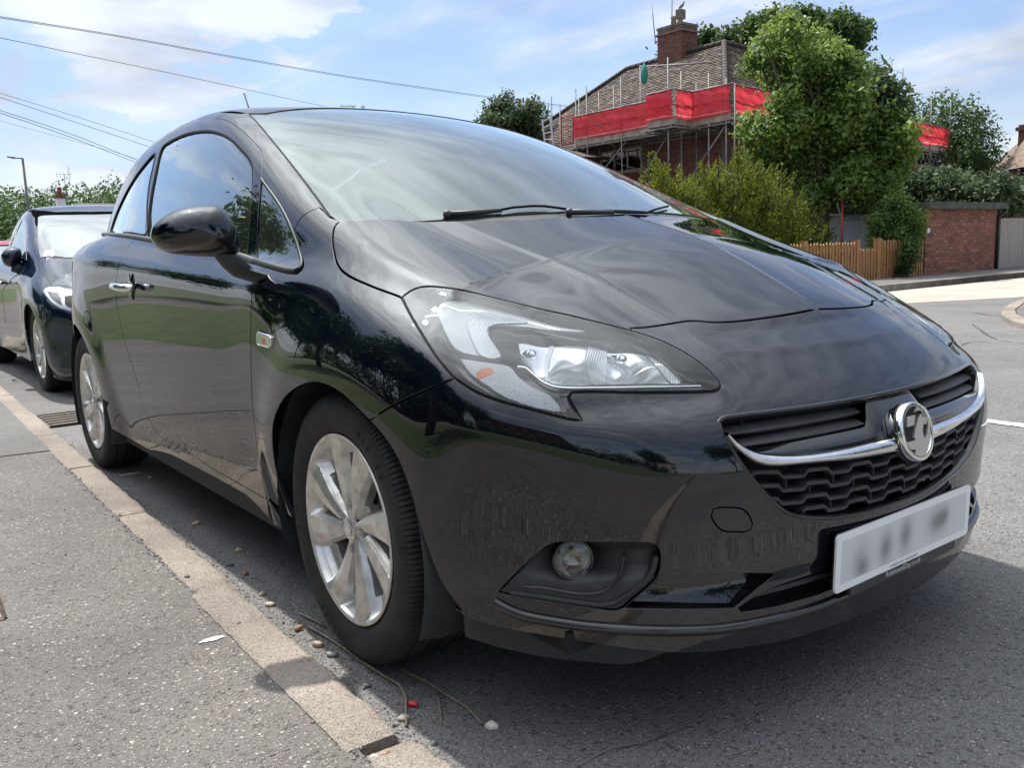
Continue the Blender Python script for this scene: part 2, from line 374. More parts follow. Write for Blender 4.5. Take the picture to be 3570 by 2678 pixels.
# projections for meshing
class PrTop:
    def inv(s, P): return P[:, [0, 1]]
    def fwd(s, ab): return solve(np.c_[ab, np.full(len(ab), .60)], np.tile([0, 0, 1.0], (len(ab), 1)), 0, 1.1)[0]
class PrSide:
    sg = -1
    def inv(s, P): return P[:, [0, 2]]
    def fwd(s, ab): return solve(np.c_[ab[:, 0], np.full(len(ab), -.25), ab[:, 1]], np.tile([0, -1.0, 0], (len(ab), 1)), 0, .8)[0]
class PrFront:
    def inv(s, P): return P[:, [1, 2]]
    def fwd(s, ab): return solve(np.c_[np.full(len(ab), .1), ab], np.tile([1.0, 0, 0], (len(ab), 1)), 0, 1.0)[0]
class PrSph:
    c = np.array([0.05, 0, .50]); r = .75
    def inv(s, P):
        q = P-s.c; return np.c_[np.arctan2(q[:, 1], q[:, 0]), np.arctan2(q[:, 2], np.hypot(q[:, 0], q[:, 1]))]*s.r
    def fwd(s, ab):
        a, b = ab[:, 0]/s.r, ab[:, 1]/s.r; D = np.c_[np.cos(b)*np.cos(a), np.cos(b)*np.sin(a), np.sin(b)]
        return solve(np.tile(s.c, (len(ab), 1)), D, .1, 1.4)[0]
TOP, SIDE, FRONT, SPH = PrTop(), PrSide(), PrFront(), PrSph()
def crom(P, sub=8, closed=False):
    P = np.asarray(P, float); n = len(P); out = []
    if closed: Q = np.vstack([P[-1], P, P[0], P[1]]); m = n
    else: Q = np.vstack([2*P[0]-P[1], P, 2*P[-1]-P[-2]]); m = n-1
    for i in range(m):
        p0, p1, p2, p3 = Q[i:i+4]
        # centripetal
        t0 = 0; t1 = t0+np.linalg.norm(p1-p0)**.5+1e-9; t2 = t1+np.linalg.norm(p2-p1)**.5+1e-9; t3 = t2+np.linalg.norm(p3-p2)**.5+1e-9
        for u in np.linspace(t1, t2, sub, endpoint=False):
            A1 = (t1-u)/(t1-t0)*p0+(u-t0)/(t1-t0)*p1; A2 = (t2-u)/(t2-t1)*p1+(u-t1)/(t2-t1)*p2; A3 = (t3-u)/(t3-t2)*p2+(u-t2)/(t3-t2)*p3
            B1 = (t2-u)/(t2-t0)*A1+(u-t0)/(t2-t0)*A2; B2 = (t3-u)/(t3-t1)*A2+(u-t1)/(t3-t1)*A3
            out.append((t2-u)/(t2-t1)*B1+(u-t1)/(t2-t1)*B2)
    if not closed: out.append(P[-1])
    return np.array(out)
def cl(z, pts, sub=6):
    """smooth curve through photograph pixels, dropped on the body"""
    return trace(z, crom(pts, sub))
def mir(P): Q = np.array(P, float).copy(); Q[:, 1] *= -1; return Q
def resample(P, h, closed=True, corner=35):
    P = np.asarray(P, float); Q = np.vstack([P, P[:1]]) if closed else P
    out = []; n = len(P)
    seg = np.linalg.norm(np.diff(Q, axis=0), axis=1); keep = seg > 1e-5
    # corners preserved
    pts = [Q[0]]
    for i in range(len(Q)-1):
        if keep[i]: pts.append(Q[i+1])
    pts = np.array(pts); m = len(pts)-1
    d = np.diff(pts, axis=0); d /= np.linalg.norm(d, axis=1)[:, None]
    cor = [0]
    for i in range(1, m):
        if np.dot(d[i-1], d[i]) < math.cos(math.radians(corner)): cor.append(i)
    cor.append(m)
    for a, b in zip(cor[:-1], cor[1:]):
        s_ = np.r_[0, np.cumsum(np.linalg.norm(np.diff(pts[a:b+1], axis=0), axis=1))]; k = max(1, int(round(s_[-1]/h)))
        u = np.linspace(0, s_[-1], k+1)[:-1]
        out += [np.array([np.interp(v, s_, pts[a:b+1, j]) for j in range(3)]) for v in u]
    if not closed: out.append(pts[-1])
    return np.array(out)
def inpoly(pts, poly):
    x, y = pts[:, 0], pts[:, 1]; r = np.zeros(len(pts), bool); n = len(poly); j = n-1
    for i in range(n):
        xi, yi = poly[i]; xj, yj = poly[j]
        c = ((yi > y) != (yj > y)); 
        with np.errstate(divide='ignore', invalid='ignore'): c &= x < (xj-xi)*(y-yi)/(yj-yi+1e-15)+xi
        r ^= c; j = i
    return r
def segdist(pts, poly):
    d = np.full(len(pts), 1e9)
    for i in range(len(poly)):
        a = poly[i-1]; b = poly[i]; ab = b-a; L = ab@ab+1e-15
        u = np.clip(((pts-a)@ab)/L, 0, 1); d = np.minimum(d, np.linalg.norm(pts-a-u[:, None]*ab, axis=1))
    return d
def shrink(L, gap):
    """offset a closed loop on the surface inwards"""
    N = fgrad(L); T = np.roll(L, -1, 0)-np.roll(L, 1, 0); T /= np.linalg.norm(T, axis=1)[:, None]+1e-12
    B = np.cross(N, T); return B
def panel(name, loop, pr, mat_, parent, h=.02, gap=.002, depth=.012, holes=(), inset=0.0, mirror=False, edge=.0015, back=True, ho=.012, disp=None, both=False, fine=None):
    loops = [resample(loop, ho)]+[resample(q, ho) for q in holes]
    polys = []
    for k, L in enumerate(loops):
        ab = pr.inv(L); area = .5*np.sum(ab[:, 0]*np.roll(ab[:, 1], -1)-np.roll(ab[:, 0], -1)*ab[:, 1])
        B = shrink(L, gap)
        # decide the inward side by testing in the projection
        g_ = gap if k == 0 else gap
        if g_ != 0:
            c1 = pr.inv(L+B*.003); ins = inpoly(c1, ab).mean() > .5
            sgn = 1 if (ins == (k == 0)) else -1
            L = L+B*sgn*g_; ab = pr.inv(L)
        polys.append(ab)
    allp = np.vstack(polys); nb = len(allp)
    lo, hi = allp.min(0), allp.max(0)
    gx = np.arange(lo[0]+h*.5, hi[0], h); gy = np.arange(lo[1]+h*.5, hi[1], h)
    gg = np.stack(np.meshgrid(gx, gy, indexing='ij'), -1); gg[::2, :, 1] += h*.5; gg = gg.reshape(-1, 2)
    ok = inpoly(gg, polys[0])
    for q in polys[1:]: ok &= ~inpoly(gg, q)
    gg = gg[ok]
    for q in polys: gg = gg[segdist(gg, q) > h*.35] if len(gg) else gg
    if fine is not None:
        fx = fine(gg); 
    edges = []; o = 0
    for q in polys: edges += [(o+i, o+(i+1) % len(q)) for i in range(len(q))]; o += len(q)
    pts = np.vstack([allp, gg])
    vs, es, fs, ov, oe, of = delaunay_2d_cdt([Vector(p) for p in pts], edges, [], 0, 1e-7, True)
    vs = np.array([tuple(v) for v in vs]); cen = np.array([vs[list(f)].mean(0) for f in fs])
    ok = inpoly(cen, polys[0])
    for q in polys[1:]: ok &= ~inpoly(cen, q)
    fs = [f for f, k in zip(fs, ok) if k]
    P = pr.fwd(vs); N = fgrad(P)
    if disp is not None:
        d0 = disp(P); e_ = 1e-3; gr = np.stack([(disp(P+v)-disp(P-v))/(2*e_) for v in np.eye(3)*e_], 1); gr = gr-N*(gr*N).sum(1)[:, None]
        P = P+N*d0[:, None]; N = N-gr; N = N/np.linalg.norm(N, axis=1)[:, None]
    P = P-N*inset
    # orient
    f0 = np.array(fs); nn = np.cross(P[f0[:, 1]]-P[f0[:, 0]], P[f0[:, 2]]-P[f0[:, 0]])
    flip = (nn*N[f0[:, 0]]).sum(1) < 0
    F = [tuple(reversed(f)) if fl else tuple(f) for f, fl in zip(fs, flip)]
    V = list(P); NN = list(N); fm = [0]*len(F); n0 = len(P)
    if depth:
        # map boundary indices
        idx = {}
        for new, olds in enumerate(ov):
            for q in olds: idx[q] = new
        o = 0
        if back:
            bk = len(V); V += list(P-N*depth); NN += list(-N)
            F += [tuple(reversed([i+bk for i in f])) for f in list(F)]; fm += [1]*(len(F)-len(fm))
        for k, q in enumerate(polys):
            ring = [idx.get(o+i) for i in range(len(q))]; o += len(q)
            ring = [r for r in ring if r is not None]
            Lr = P[ring]; Nr = N[ring]; T = np.roll(Lr, -1, 0)-np.roll(Lr, 1, 0); T /= np.linalg.norm(T, axis=1)[:, None]+1e-12
            B = np.cross(Nr, T); c1 = pr.inv(Lr+B*.002); ins = inpoly(c1, q).mean() > .5
            out = -B if (ins == (k == 0)) else B
            m = len(ring); r1 = len(V)
            V += list(Lr+out*edge*.7-Nr*edge); NN += list((out*.8+Nr*.6)/1.0)
            r2 = len(V); V += list(Lr+out*edge*.7-Nr*depth); NN += list(out)
            r1b = len(V); V += list(Lr+out*edge*.7-Nr*edge); NN += list(out)
            for i in range(m):
                j = (i+1) % m
                for a, b, c_, d in ((ring[i], ring[j], r1+j, r1+i), (r1b+i, r1b+j, r2+j, r2+i)):
                    pa, pb, pc = np.array(V[a]), np.array(V[b]), np.array(V[c_]); nn = np.cross(pb-pa, pc-pa)
                    if nn@(out[i]+Nr[i]*.3) < 0: a, b, c_, d = d, c_, b, a
                    F.append((a, b, c_, d)); fm.append(0)
    V = np.array(V); NN = np.array(NN); NN = NN/(np.linalg.norm(NN, axis=1)[:, None]+1e-12)
    mats = [mat_, M['inner']] if back and depth else [mat_]
    res = []
    def mk(V, NN, F): return mesh_obj(name, V, F, None, parent, True, normals=NN, mats=mats, fm=fm)
    o1 = mk(V, NN, F); res.append(o1)
    if mirror: res.append(mk(V*[1, -1, 1], NN*[1, -1, 1], [tuple(reversed(f)) for f in F]))
    return res if mirror else o1
def strip(name, path, w, mat_, parent, h=.004, lift=.001, taper=False, n=5, mirror=False, sink=.002, closed=False, nv=None):
    """rounded moulding that follows the body along a path"""
    P = np.asarray(path, float); N = fgrad(P) if nv is None else np.tile(nv, (len(P), 1))
    if closed: T = np.roll(P, -1, 0)-np.roll(P, 1, 0)
    else: T = np.gradient(P, axis=0)
    T /= np.linalg.norm(T, axis=1)[:, None]+1e-12; B = np.cross(N, T); B /= np.linalg.norm(B, axis=1)[:, None]+1e-12
    V = []; F = []; k = len(P); ww = np.full(k, w) if not hasattr(w, '__len__') else np.asarray(w)
    prof = [(-.5, -sink)]+[(.5*math.sin(a), lift+h*math.cos(a)) for a in np.linspace(-math.pi/2, math.pi/2, n)]+[(.5, -sink)]
    for i in range(k):
        for u, v in prof: V.append(P[i]+B[i]*u*ww[i]+N[i]*v)
    m = len(prof)
    for i in range(k if closed else k-1):
        j = (i+1) % k
        for q in range(m-1): F.append((i*m+q, i*m+q+1, j*m+q+1, j*m+q))
    if not closed: F += [tuple(range(m)), tuple((k-1)*m+q for q in reversed(range(m)))]
    V = np.array(V)
    # orientation check
    f = F[(k//2)*(m-1)+m//2-1]; nn = np.cross(V[f[1]]-V[f[0]], V[f[2]]-V[f[0]])
    if nn@N[k//2] < 0: F = [tuple(reversed(f)) for f in F]
    o = mesh_obj(name, V, F, mat_, parent, True, sharp=50)
    if mirror:
        o2 = mesh_obj(name, V*[1, -1, 1], [tuple(reversed(f)) for f in F], mat_, parent, True, sharp=50); return [o, o2]
    return o
# ------------------------------------------------------------ the black hatchback
def J(*parts):
    out = [np.asarray(p) for p in parts if len(p)]; return np.vstack(out)
def Y0(P): P = np.array(P, float); P[1] = 0; return P
car = empty('parked_car', (-1.25, 0, 0), 0, 'glossy black three-door hatchback filling the foreground, parked beside the pale kerb', 'car')
_n0 = set(o.name for o in scene.objects)
CARP = empty('tmp')    # parts are built in world space and re-parented at the end
lampT = cl('C', [(170, 235), (215, 200), (260, 178), (320, 168), (400, 172), (520, 188), (700, 228), (850, 265), (1000, 303), (1150, 335), (1330, 378), (1540, 430)])
lampI = cl('C', [(1540, 430), (1680, 475), (1800, 530), (1900, 590), (1980, 650), (2040, 710), (2066, 748), (2060, 775), (2025, 792)])
lampB = cl('C', [(2025, 792), (1900, 797), (1600, 800), (1300, 795), (1185, 797)])
lampN = cl('C', [(1185, 797), (1163, 815), (1172, 850), (1205, 905), (1243, 963)])
lampL = cl('C', [(1243, 963), (1190, 962), (1050, 928), (900, 890), (750, 850), (620, 800), (520, 740), (480, 712)])
lampR = cl('C', [(480, 712), (440, 670), (370, 580), (300, 470), (235, 360), (190, 275), (170, 235)])
hoodS = cl('B', [(138, 740), (108, 765), (95, 800), (92, 850), (98, 905), (120, 985), (165, 1035), (300, 1100), (475, 1165)])
hoodG = cl('M', [(845, 608), (920, 604), (1020, 590), (1100, 577), (1145, 576), (1210, 582), (1300, 579), (1400, 568), (1550, 546), (1690, 517)])
hoodG[-1] = Y0(hoodG[-1]); hoodG[0] = lampT[-1]
hoodS[-1] = lampT[0]
hr = np.array([(s_, x_) for s_, x_ in ((0, .045), (.15, .04), (.3, .015), (.45, -.045), (.58, -.115), (.66, -.165))])
hoodR = TOP.fwd(np.c_[hr[:, 1], -hr[:, 0]])
half = J(hoodR, hoodS, lampT, hoodG[1:])
hood_loop = J(half[:-1], mir(half)[::-1][:-1])
def hood_h(P): return np.zeros(len(P))
panel('bonnet', hood_loop, TOP, M['paint'], CARP, h=.009, gap=.0045)
# grille / bumper curves
grT = cl('N', [(222, 470), (215, 450), (225, 428), (255, 410), (320, 399), (600, 365), (900, 325), (1200, 275), (1425, 229)])
grT[-1] = Y0(grT[-1])
grB = cl('D', [(268, 745), (330, 850), (400, 960), (480, 1065), (560, 1155), (640, 1235), (700, 1275), (780, 1297), (900, 1306), (1000, 1303), (1200, 1270), (1440, 1197)])
grB[-1] = Y0(grB[-1])
gr_half = J(grB[::-1], grT)       # centre bottom -> corner -> centre top
grille_loop = J(gr_half[1:], mir(gr_half)[::-1][1:])
fbgap = cl('C', [(480, 714), (400, 747), (250, 812), (120, 872), (0, 947)])
fbgap = J(fbgap, cl('E', [(670, 227), (612, 262)]))
archB = cl('E', [(612, 262), (700, 365), (765, 470), (815, 590), (850, 700), (885, 830), (925, 950), (965, 1060), (1005, 1150), (1060, 1235), (1120, 1315)])
bt = cl('F', [(75, 440), (130, 486)])
ys = np.linspace(-.66, 0, 10); bz = np.interp(-ys, [0, .3, .5, .66], [.160, .165, .182, .208])
botB = FRONT.fwd(np.c_[ys, bz])
bhalf = J(hoodG[::-1][:-1], lampI, lampB[1:], lampN[1:], lampL[1:], fbgap[1:], archB[1:], bt[1:], botB)
bump_loop = J(bhalf[:-1], mir(bhalf)[::-1][:-1])
fogL = cl('F', [(256, 390), (290, 355), (340, 305), (400, 250), (445, 217), (500, 207), (600, 208), (740, 211), (830, 214), (848, 228), (855, 270), (845, 325), (790, 385), (740, 425), (700, 456), (600, 446), (430, 420), (300, 402)], 4)
inT = trace('F', [(1150, 452), (1220, 405), (1290, 372), (1400, 335), (1480, 312)]); inBt = trace('F', [(1160, 462), (1300, 440), (1420, 405), (1500, 375)])
a = np.array([(y, z) for y, z in ((-.12, .301), (0, .302))]); b = np.array([(y, z) for y, z in ((-.12, .226), (0, .225))])
ih = J(FRONT.fwd(b[::-1]), inBt[::-1], inT, FRONT.fwd(a)); ih[0][1] = 0; ih[-1][1] = 0
in_loop = J(ih[1:], mir(ih)[::-1][1:])
facet = trace('F', crom([(872, 338), (1000, 330), (1150, 324), (1282, 326)], 3).tolist()+crom([(1282, 326), (1225, 370), (1132, 446)], 3)[1:].tolist()+crom([(1132, 446), (1000, 450), (728, 448)], 3)[1:].tolist()+[(765, 420), (802, 394), (840, 362)])
towL = cl('D', [(205, 1290), (210, 1260), (240, 1242), (300, 1240), (380, 1243), (425, 1262), (460, 1320), (468, 1350), (455, 1382), (420, 1391), (350, 1391), (280, 1385), (235, 1350)], 3)
panel('front_bumper', bump_loop, SPH, M['paint'], CARP, h=.012, gap=.0032, holes=[grille_loop, in_loop, fogL, mir(fogL), towL, facet, mir(facet)])
for q in (facet,): panel('bumper_facet', q, SPH, M['paint'], CARP, h=.010, gap=.001, depth=0, back=False, mirror=True, disp=lambda P: -.002-.034*sstep(P[:, 2], .215, .325))
panel('tow_eye_cover', towL, SPH, M['paint'], CARP, h=.014, gap=.0015, depth=.006, back=False)
# fender
seam = cl('K', [(1596, 1236), (1615, 1160), (1650, 1095), (1710, 1045), (1810, 1000)])
wsb = cl('K', [(1810, 1000), (1850, 1035), (1893, 1080), (1940, 1098), (1985, 1110)])
archF = cl('E', [(612, 262), (520, 170), (450, 110), (370, 66), (300, 53), (230, 72), (160, 120), (112, 190), (82, 280), (78, 380), (88, 480), (112, 600), (150, 715), (188, 800)])
gapF_ = J(cl('A', [(1710, 797), (1665, 838), (1640, 875), (1622, 930), (1617, 1000), (1612, 1100), (1612, 1300), (1615, 1500), (1622, 1659)]), cl('S', [(557, 978), (570, 1035), (586, 1082)]))
trib = cl('K', [(1375, 1496), (1450, 1520), (1560, 1547), (1625, 1548), (1668, 1520), (1678, 1470), (1662, 1400), (1630, 1300), (1596, 1236)])
fend = J(seam[:-1], wsb[:-1], hoodS[1:], lampR[::-1][1:], fbgap[1:], archF[1:], trace('S', [(598, 1092)]), gapF_[::-1], trib)
panel('front_wing', fend, SIDE, M['paint'], CARP, h=.016, gap=.0028, mirror=True)
# door
gapR_ = J(cl('A', [(862, 622), (822, 665), (785, 730), (760, 800), (748, 870), (745, 960), (752, 1050), (772, 1150), (800, 1270), (840, 1400), (880, 1530), (912, 1659)]), cl('G', [(707, 1000), (740, 1060), (785, 1145), (830, 1215), (880, 1262)]))
sillT = J(cl('G', [(880, 1262), (1020, 1340), (1185, 1435)]), cl('I', [(900, 92), (1040, 188), (1200, 280), (1320, 348)]))
M['satin'] = mat('dark_satin_trim', (.02, .02, .02), .5, spec=.25)
beltD = cl('K', [(238, 1258), (320, 1268), (400, 1283), (700, 1330), (1140, 1412), (1280, 1463), (1372, 1494)])
door = J(beltD[::-1], gapR_[1:], sillT[1:], gapF_[::-1][1:-1])
panel('door_skin', door, SIDE, M['paint'], CARP, h=.016, gap=.0028, mirror=True)
# door window frame
dfo = cl('K', [(530, 422), (650, 332), (800, 275), (900, 259), (1000, 268), (1100, 312), (1200, 392), (1285, 480), (1330, 540), (1338, 600), (1328, 740), (1306, 1000), (1294, 1200), (1288, 1440)])
dfb = cl('K', [(368, 1262), (385, 1000), (425, 750), (470, 570), (530, 422)])
dfi = cl('K', [(388, 1235), (400, 1000), (442, 750), (505, 508), (560, 458), (700, 390), (850, 362), (960, 374), (1080, 432), (1160, 512), (1225, 585), (1250, 640), (1258, 720), (1242, 1000), (1214, 1395)], 5)
beltF = cl('K', [(1214, 1410), (1140, 1395), (700, 1315), (400, 1268), (388, 1262)])
dfbot = trace('K', [(1288, 1445), (1214, 1420)]); 
frame = J(dfo, trace('K', [(1216, 1425), (900, 1362), (700, 1326), (390, 1278)]), dfb)
panel('door_frame', frame, SIDE, M['paint'], CARP, h=.016, gap=.0015, holes=[J(dfi, beltF)], mirror=True, depth=.02)
gl = cl('K', [(425, 1240), (432, 1100), (442, 1000), (482, 760), (540, 545), (600, 486), (700, 420), (850, 388), (960, 397), (1060, 442), (1150, 522), (1226, 605), (1248, 700), (1232, 1000), (1210, 1390)], 5)
panel('door_window', J(dfi, beltF), SIDE, M['glass'], CARP, h=.04, gap=-.002, inset=.006, depth=0, mirror=True)
strip('window_seal', dfi, .016, M['rubber'], CARP, h=.002, lift=-.003, sink=.008, mirror=True)
# front quarter light
tri = cl('K', [(1326, 775), (1400, 870), (1500, 1020), (1580, 1190), (1640, 1380), (1655, 1450), (1640, 1490), (1600, 1500), (1450, 1470), (1292, 1436), (1300, 1200), (1314, 950)], 4)
panel('quarter_light', resample(tri, .02), SIDE, M['glass'], CARP, h=.04, gap=0, inset=.004, depth=0, mirror=True)
tr_ = cl('K', [(1326, 765), (1400, 865), (1500, 1015), (1584, 1190), (1648, 1380), (1662, 1450), (1650, 1500), (1600, 1522), (1450, 1492), (1290, 1452)], 5)
strip('quarter_light_trim', tr_, .009, M['satin'], CARP, h=.003, mirror=True)
strip('belt_moulding', cl('K', [(22, 1224), (200, 1236), (400, 1268), (700, 1322), (1140, 1404), (1272, 1446)]), .020, M['plastic'], CARP, h=.006, mirror=True)
strip('belt_moulding', cl('K', [(1278, 1446), (1400, 1484), (1560, 1524), (1625, 1528)]), .019, M['satin'], CARP, h=.007, mirror=True)
# side frame: front pillar, roof rail, rear quarter
wsE = cl('K', [(1893, 1080), (1750, 880), (1560, 630), (1400, 432), (1300, 310), (1235, 240), (1212, 222)])
rx = np.array([-1.12, -1.3, -1.6, -2.0, -2.4, -2.75, -2.93]); rs = np.array([.565, .57, .57, .56, .535, .50, .47])
ditch = TOP.fwd(np.c_[rx, -rs])
def rr(x, z): return SIDE.fwd(np.array([[x, z]]))
rear = SIDE.fwd(np.array([(-2.99, 1.1), (-3.03, .98), (-3.06, .8), (-3.08, .6), (-3.05, .4), (-3.0, .24), (-2.86, .24)]))
aa = np.radians(np.linspace(195, 8, 22)); archR_ = SIDE.fwd(np.c_[-2.511+.352*np.cos(aa), .315+.345*np.sin(aa)])
sillq = cl('G', [(600, 1040), (700, 1150), (830, 1240), (868, 1265)])
seamU = J(cl('K', [(1810, 1000), (1850, 1035)])[:1], wsb[:2])
tri_r = cl('K', [(1598, 1230), (1560, 1130), (1500, 1000), (1420, 880), (1340, 750)])
dtop = dfo[::-1]
k_ = int(np.argmin(np.linalg.norm(dtop-tri_r[-1], axis=1)))
quart = J(seam[::-1], tri_r[1:-1], dtop[k_:], dfb[::-1][1:-2], trace('K', [(368, 1262), (300, 1262), (238, 1256)]), gapR_[1:], sillT[:1])
quart = J(wsb[:3][::-1][:0], seam[::-1][:0], wsE[1:], ditch, rear, archR_, trace('G', [(640, 1085), (760, 1180), (868, 1262)]), gapR_[::-1][1:], trace('K', [(300, 1264), (368, 1264)]), dfb[1:-1], dtop[::-1][:len(dtop)-k_], tri_r[::-1][1:], seam[1:])
qw = cl('K', [(80, 1205), (120, 1080), (200, 900), (290, 745), (370, 640), (450, 556), (440, 640), (405, 800), (385, 1000), (378, 1225), (250, 1215)], 4)
panel('side_frame', quart, SIDE, M['paint'], CARP, h=.018, gap=.0015, holes=[resample(qw, .02)], mirror=True, depth=.02)
panel('rear_side_window', resample(qw, .02), SIDE, M['glass'], CARP, h=.04, gap=-.004, inset=.004, depth=0, mirror=True)
strip('window_seal', resample(qw, .02), .012, M['rubber'], CARP, h=.002, lift=.000, closed=True, mirror=True)
# sill
sb = SIDE.fwd(np.array([(-.40, .215), (-.8, .21), (-1.4, .215), (-1.95, .235)]))
sl_ = J(sillT[::-1], SIDE.fwd(np.array([(-2.03, .39), (-2.12, .33), (-2.12, .24), (-1.95, .215), (-1.4, .20), (-.8, .195), (-.40, .20), (-.345, .215)])))
panel('sill', sl_, SIDE, M['paint'], CARP, h=.03, gap=.001, mirror=True)
# roof, windscreen
hy = np.linspace(-.565, .565, 19)
hx = -1.175+.40*hy**2
header = TOP.fwd(np.c_[hx, hy])
header[0] = wsE[-1]; header[-1] = mir(wsE[-1:])[0]
roof_loop = J(header, mir(ditch)[1:], ditch[::-1][:-1])
panel('roof', roof_loop, TOP, M['paint'], CARP, h=.03, gap=.003)
base = np.array([(-.17, -.69), (-.11, -.60), (-.02, -.42), (.03, -.2), (.05, 0)])
def onB(ab): # windscreen surface continued behind the bonnet edge
    x, s = ab[:, 0], np.abs(ab[:, 1]); return np.c_[ab, W0(x)-WC(x)*s*s]
class PrWS:
    def inv(s, P): return P[:, [0, 1]]
    def fwd(s, ab):
        P = TOP.fwd(ab); 
        return P
ws_half = J(wsE[1:], header[1:10]); 
wloop = J(TOP.fwd(np.array([(-.19, -.698)])), wsE[1:], header[1:-1], mir(wsE[1:])[::-1], TOP.fwd(np.array([(-.19, .698), (-.12, .60), (-.05, .40), (-.01, .2), (0, 0), (-.01, -.2), (-.05, -.40), (-.12, -.60)])))
panel('windscreen', wloop, TOP, M['ws'], CARP, h=.03, gap=.003, inset=.003, depth=0)
strip('windscreen_seal', wsE, .010, M['rubber'], CARP, h=.001, lift=-.001, mirror=True)
strip('windscreen_seal', header, .010, M['rubber'], CARP, h=.001, lift=-.001)
# printed border of the windscreen (frit), just under the glass
ws_in = resample(wloop, .03); cen_ = np.array([-.62, 0, 0]); q = ws_in.copy()
q2 = q.copy(); q2[:, 0] = cen_[0]+(q[:, 0]-cen_[0])*.90; q2[:, 1] = q[:, 1]*.905
q2 = TOP.fwd(q2[:, :2])
M['frit'] = mat('black_printed_border', (.02, .02, .02), .5)
panel('windscreen_border', wloop, TOP, M['frit'], CARP, h=.04, gap=.004, inset=.008, depth=0, holes=[q2])
# tailgate with rear window
class PrRear:
    def inv(s, P): return P[:, [1, 2]]
    def fwd(s, ab): return solve(np.c_[np.full(len(ab), -2.3), ab], np.tile([-1.0, 0, 0], (len(ab), 1)), 0, 1.1)[0]
RE = PrRear()
tg = np.array([(-.60, .30), (.60, .30), (.66, .6), (.66, .95), (.58, 1.12), (.46, 1.27), (0, 1.31), (-.46, 1.27), (-.58, 1.12), (-.66, .95), (-.66, .6)])
rw = np.array([(-.50, 1.0), (.50, 1.0), (.46, 1.14), (.38, 1.23), (0, 1.25), (-.38, 1.23), (-.46, 1.14)])
panel('tailgate', RE.fwd(tg), RE, M['paint'], CARP, h=.05, holes=[RE.fwd(rw)])
panel('rear_window', RE.fwd(rw), RE, M['glass'], CARP, h=.08, gap=-.003, inset=.004, depth=0)
# ------------------------------------------------------------ car details
class at_inset:
    def __init__(s, v): s.v = v
    def __enter__(s): FO[0] = s.v
    def __exit__(s, *a): FO[0] = 0.0
def under(parent_part, objs):
    for o in (objs if isinstance(objs, (list, tuple)) else [objs]): o.parent = parent_part
def m_disp(name, base, rough, metal, scale, kind, strength=1, coat=0):
    m = mat(name, base, rough, metal, coat); t = m.node_tree; g = G(t); b = bsdf(m); v = objco(g)
    if kind == 'grid':
        x = g.n('ShaderNodeSeparateXYZ', {0: g.n('ShaderNodeMapping', {'Vector': v, 'Rotation': (0, .35, .6), 'Scale': (scale,)*3}).outputs[0]})
        a = g.math('SINE', x.outputs[1]); c = g.math('SINE', x.outputs[2]); h = g.math('MULTIPLY', a, c)
    else:
        x = g.n('ShaderNodeSeparateXYZ', {0: g.n('ShaderNodeMapping', {'Vector': v, 'Rotation': (.5, .0, .6), 'Scale': (scale,)*3}).outputs[0]})
        h = g.math('SINE', x.outputs[1])
    t.links.new(g.n('ShaderNodeBump', {'Strength': strength, 'Distance': .0012, 'Height': h}).outputs[0], b.inputs['Normal']); return m
M['drl'] = m_disp('light_guide_prism', (.97, .98, .98), .38, .65, 1500, 'grid', .5, .3)
M['ind'] = m_disp('indicator_prism', (.66, .65, .65), .35, .5, 1300, 'grid', .5, .3)
M['refl'] = mat('lamp_reflector', (.97, .98, .99), .20, .70)
M['flute'] = m_disp('fluted_reflector', (.90, .92, .93), .30, .55, 1300, 'line', .25)
M['silver'] = mat('brushed_silver', (.82, .82, .81), .34, .9)
M['amber'] = mat('amber_bulb', (.75, .18, .04), .3)
M['shroud'] = mat('gloss_dark_shroud', (.012, .012, .014), .10, 0, .5, .05)
M['shroud2'] = mat('grey_lamp_housing', (.22, .235, .25), .35, .0, .3, .1)
lampLoop = J(lampT[:-1], lampI[:-1], lampB[:-1], lampN[:-1], lampL[:-1], lampR[:-1])
lens = panel('headlamp', lampLoop, SPH, M['lens'], CARP, h=.02, gap=.0035, depth=0, mirror=True)
def both(objs):
    for k, o in enumerate(objs): o.parent = lens[k]
both(strip('seal', lampLoop, .007, M['rubber'], CARP, h=.000, lift=-.002, sink=.01, closed=True, mirror=True))
both(strip('housing_rim', resample(lampLoop, .012), .003, M['shroud2'], CARP, h=.001, lift=-.009, sink=.012, closed=True, mirror=True) if False else [])
def ins_panel(name, z, pts, inset, m, sub=4, **k):
    with at_inset(inset):
        L = trace(z, crom(pts+[pts[0]], sub)[:-1]); r = panel(name, L, SPH, m, CARP, mirror=True, gap=0, back=False, **k)
    both(r); return r
# housing bowl
with at_inset(.110):
    L = SPH.fwd(SPH.inv(resample(lampLoop, .02)))
    both(panel('housing', L, SPH, M['shroud'], CARP, h=.03, gap=-.01, depth=0, back=False, mirror=True))
V = []; Fq = []
Lr = resample(lampLoop, .015); Nn = fgrad(Lr); n_ = len(Lr)
V = list(Lr-Nn*.004)+list(Lr-Nn*.125); Fq = [(i, (i+1) % n_, n_+(i+1) % n_, n_+i) for i in range(n_)]
V = np.array(V)
hw = [mesh_obj('housing_wall', V, Fq, M['shroud'], CARP, True), mesh_obj('housing_wall', V*[1, -1, 1], [f[::-1] for f in Fq], M['shroud'], CARP, True)]; both(hw)
ins_panel('light_guide', 'P', [(268, 195), (285, 155), (330, 135), (400, 130), (500, 138), (620, 160), (760, 205), (900, 255), (1060, 300), (1235, 325), (1000, 312), (880, 296), (740, 285), (640, 283), (606, 300), (602, 340), (625, 400), (688, 497), (600, 490), (430, 460), (385, 430), (330, 340)], .022, M['drl'], h=.008, depth=.012)
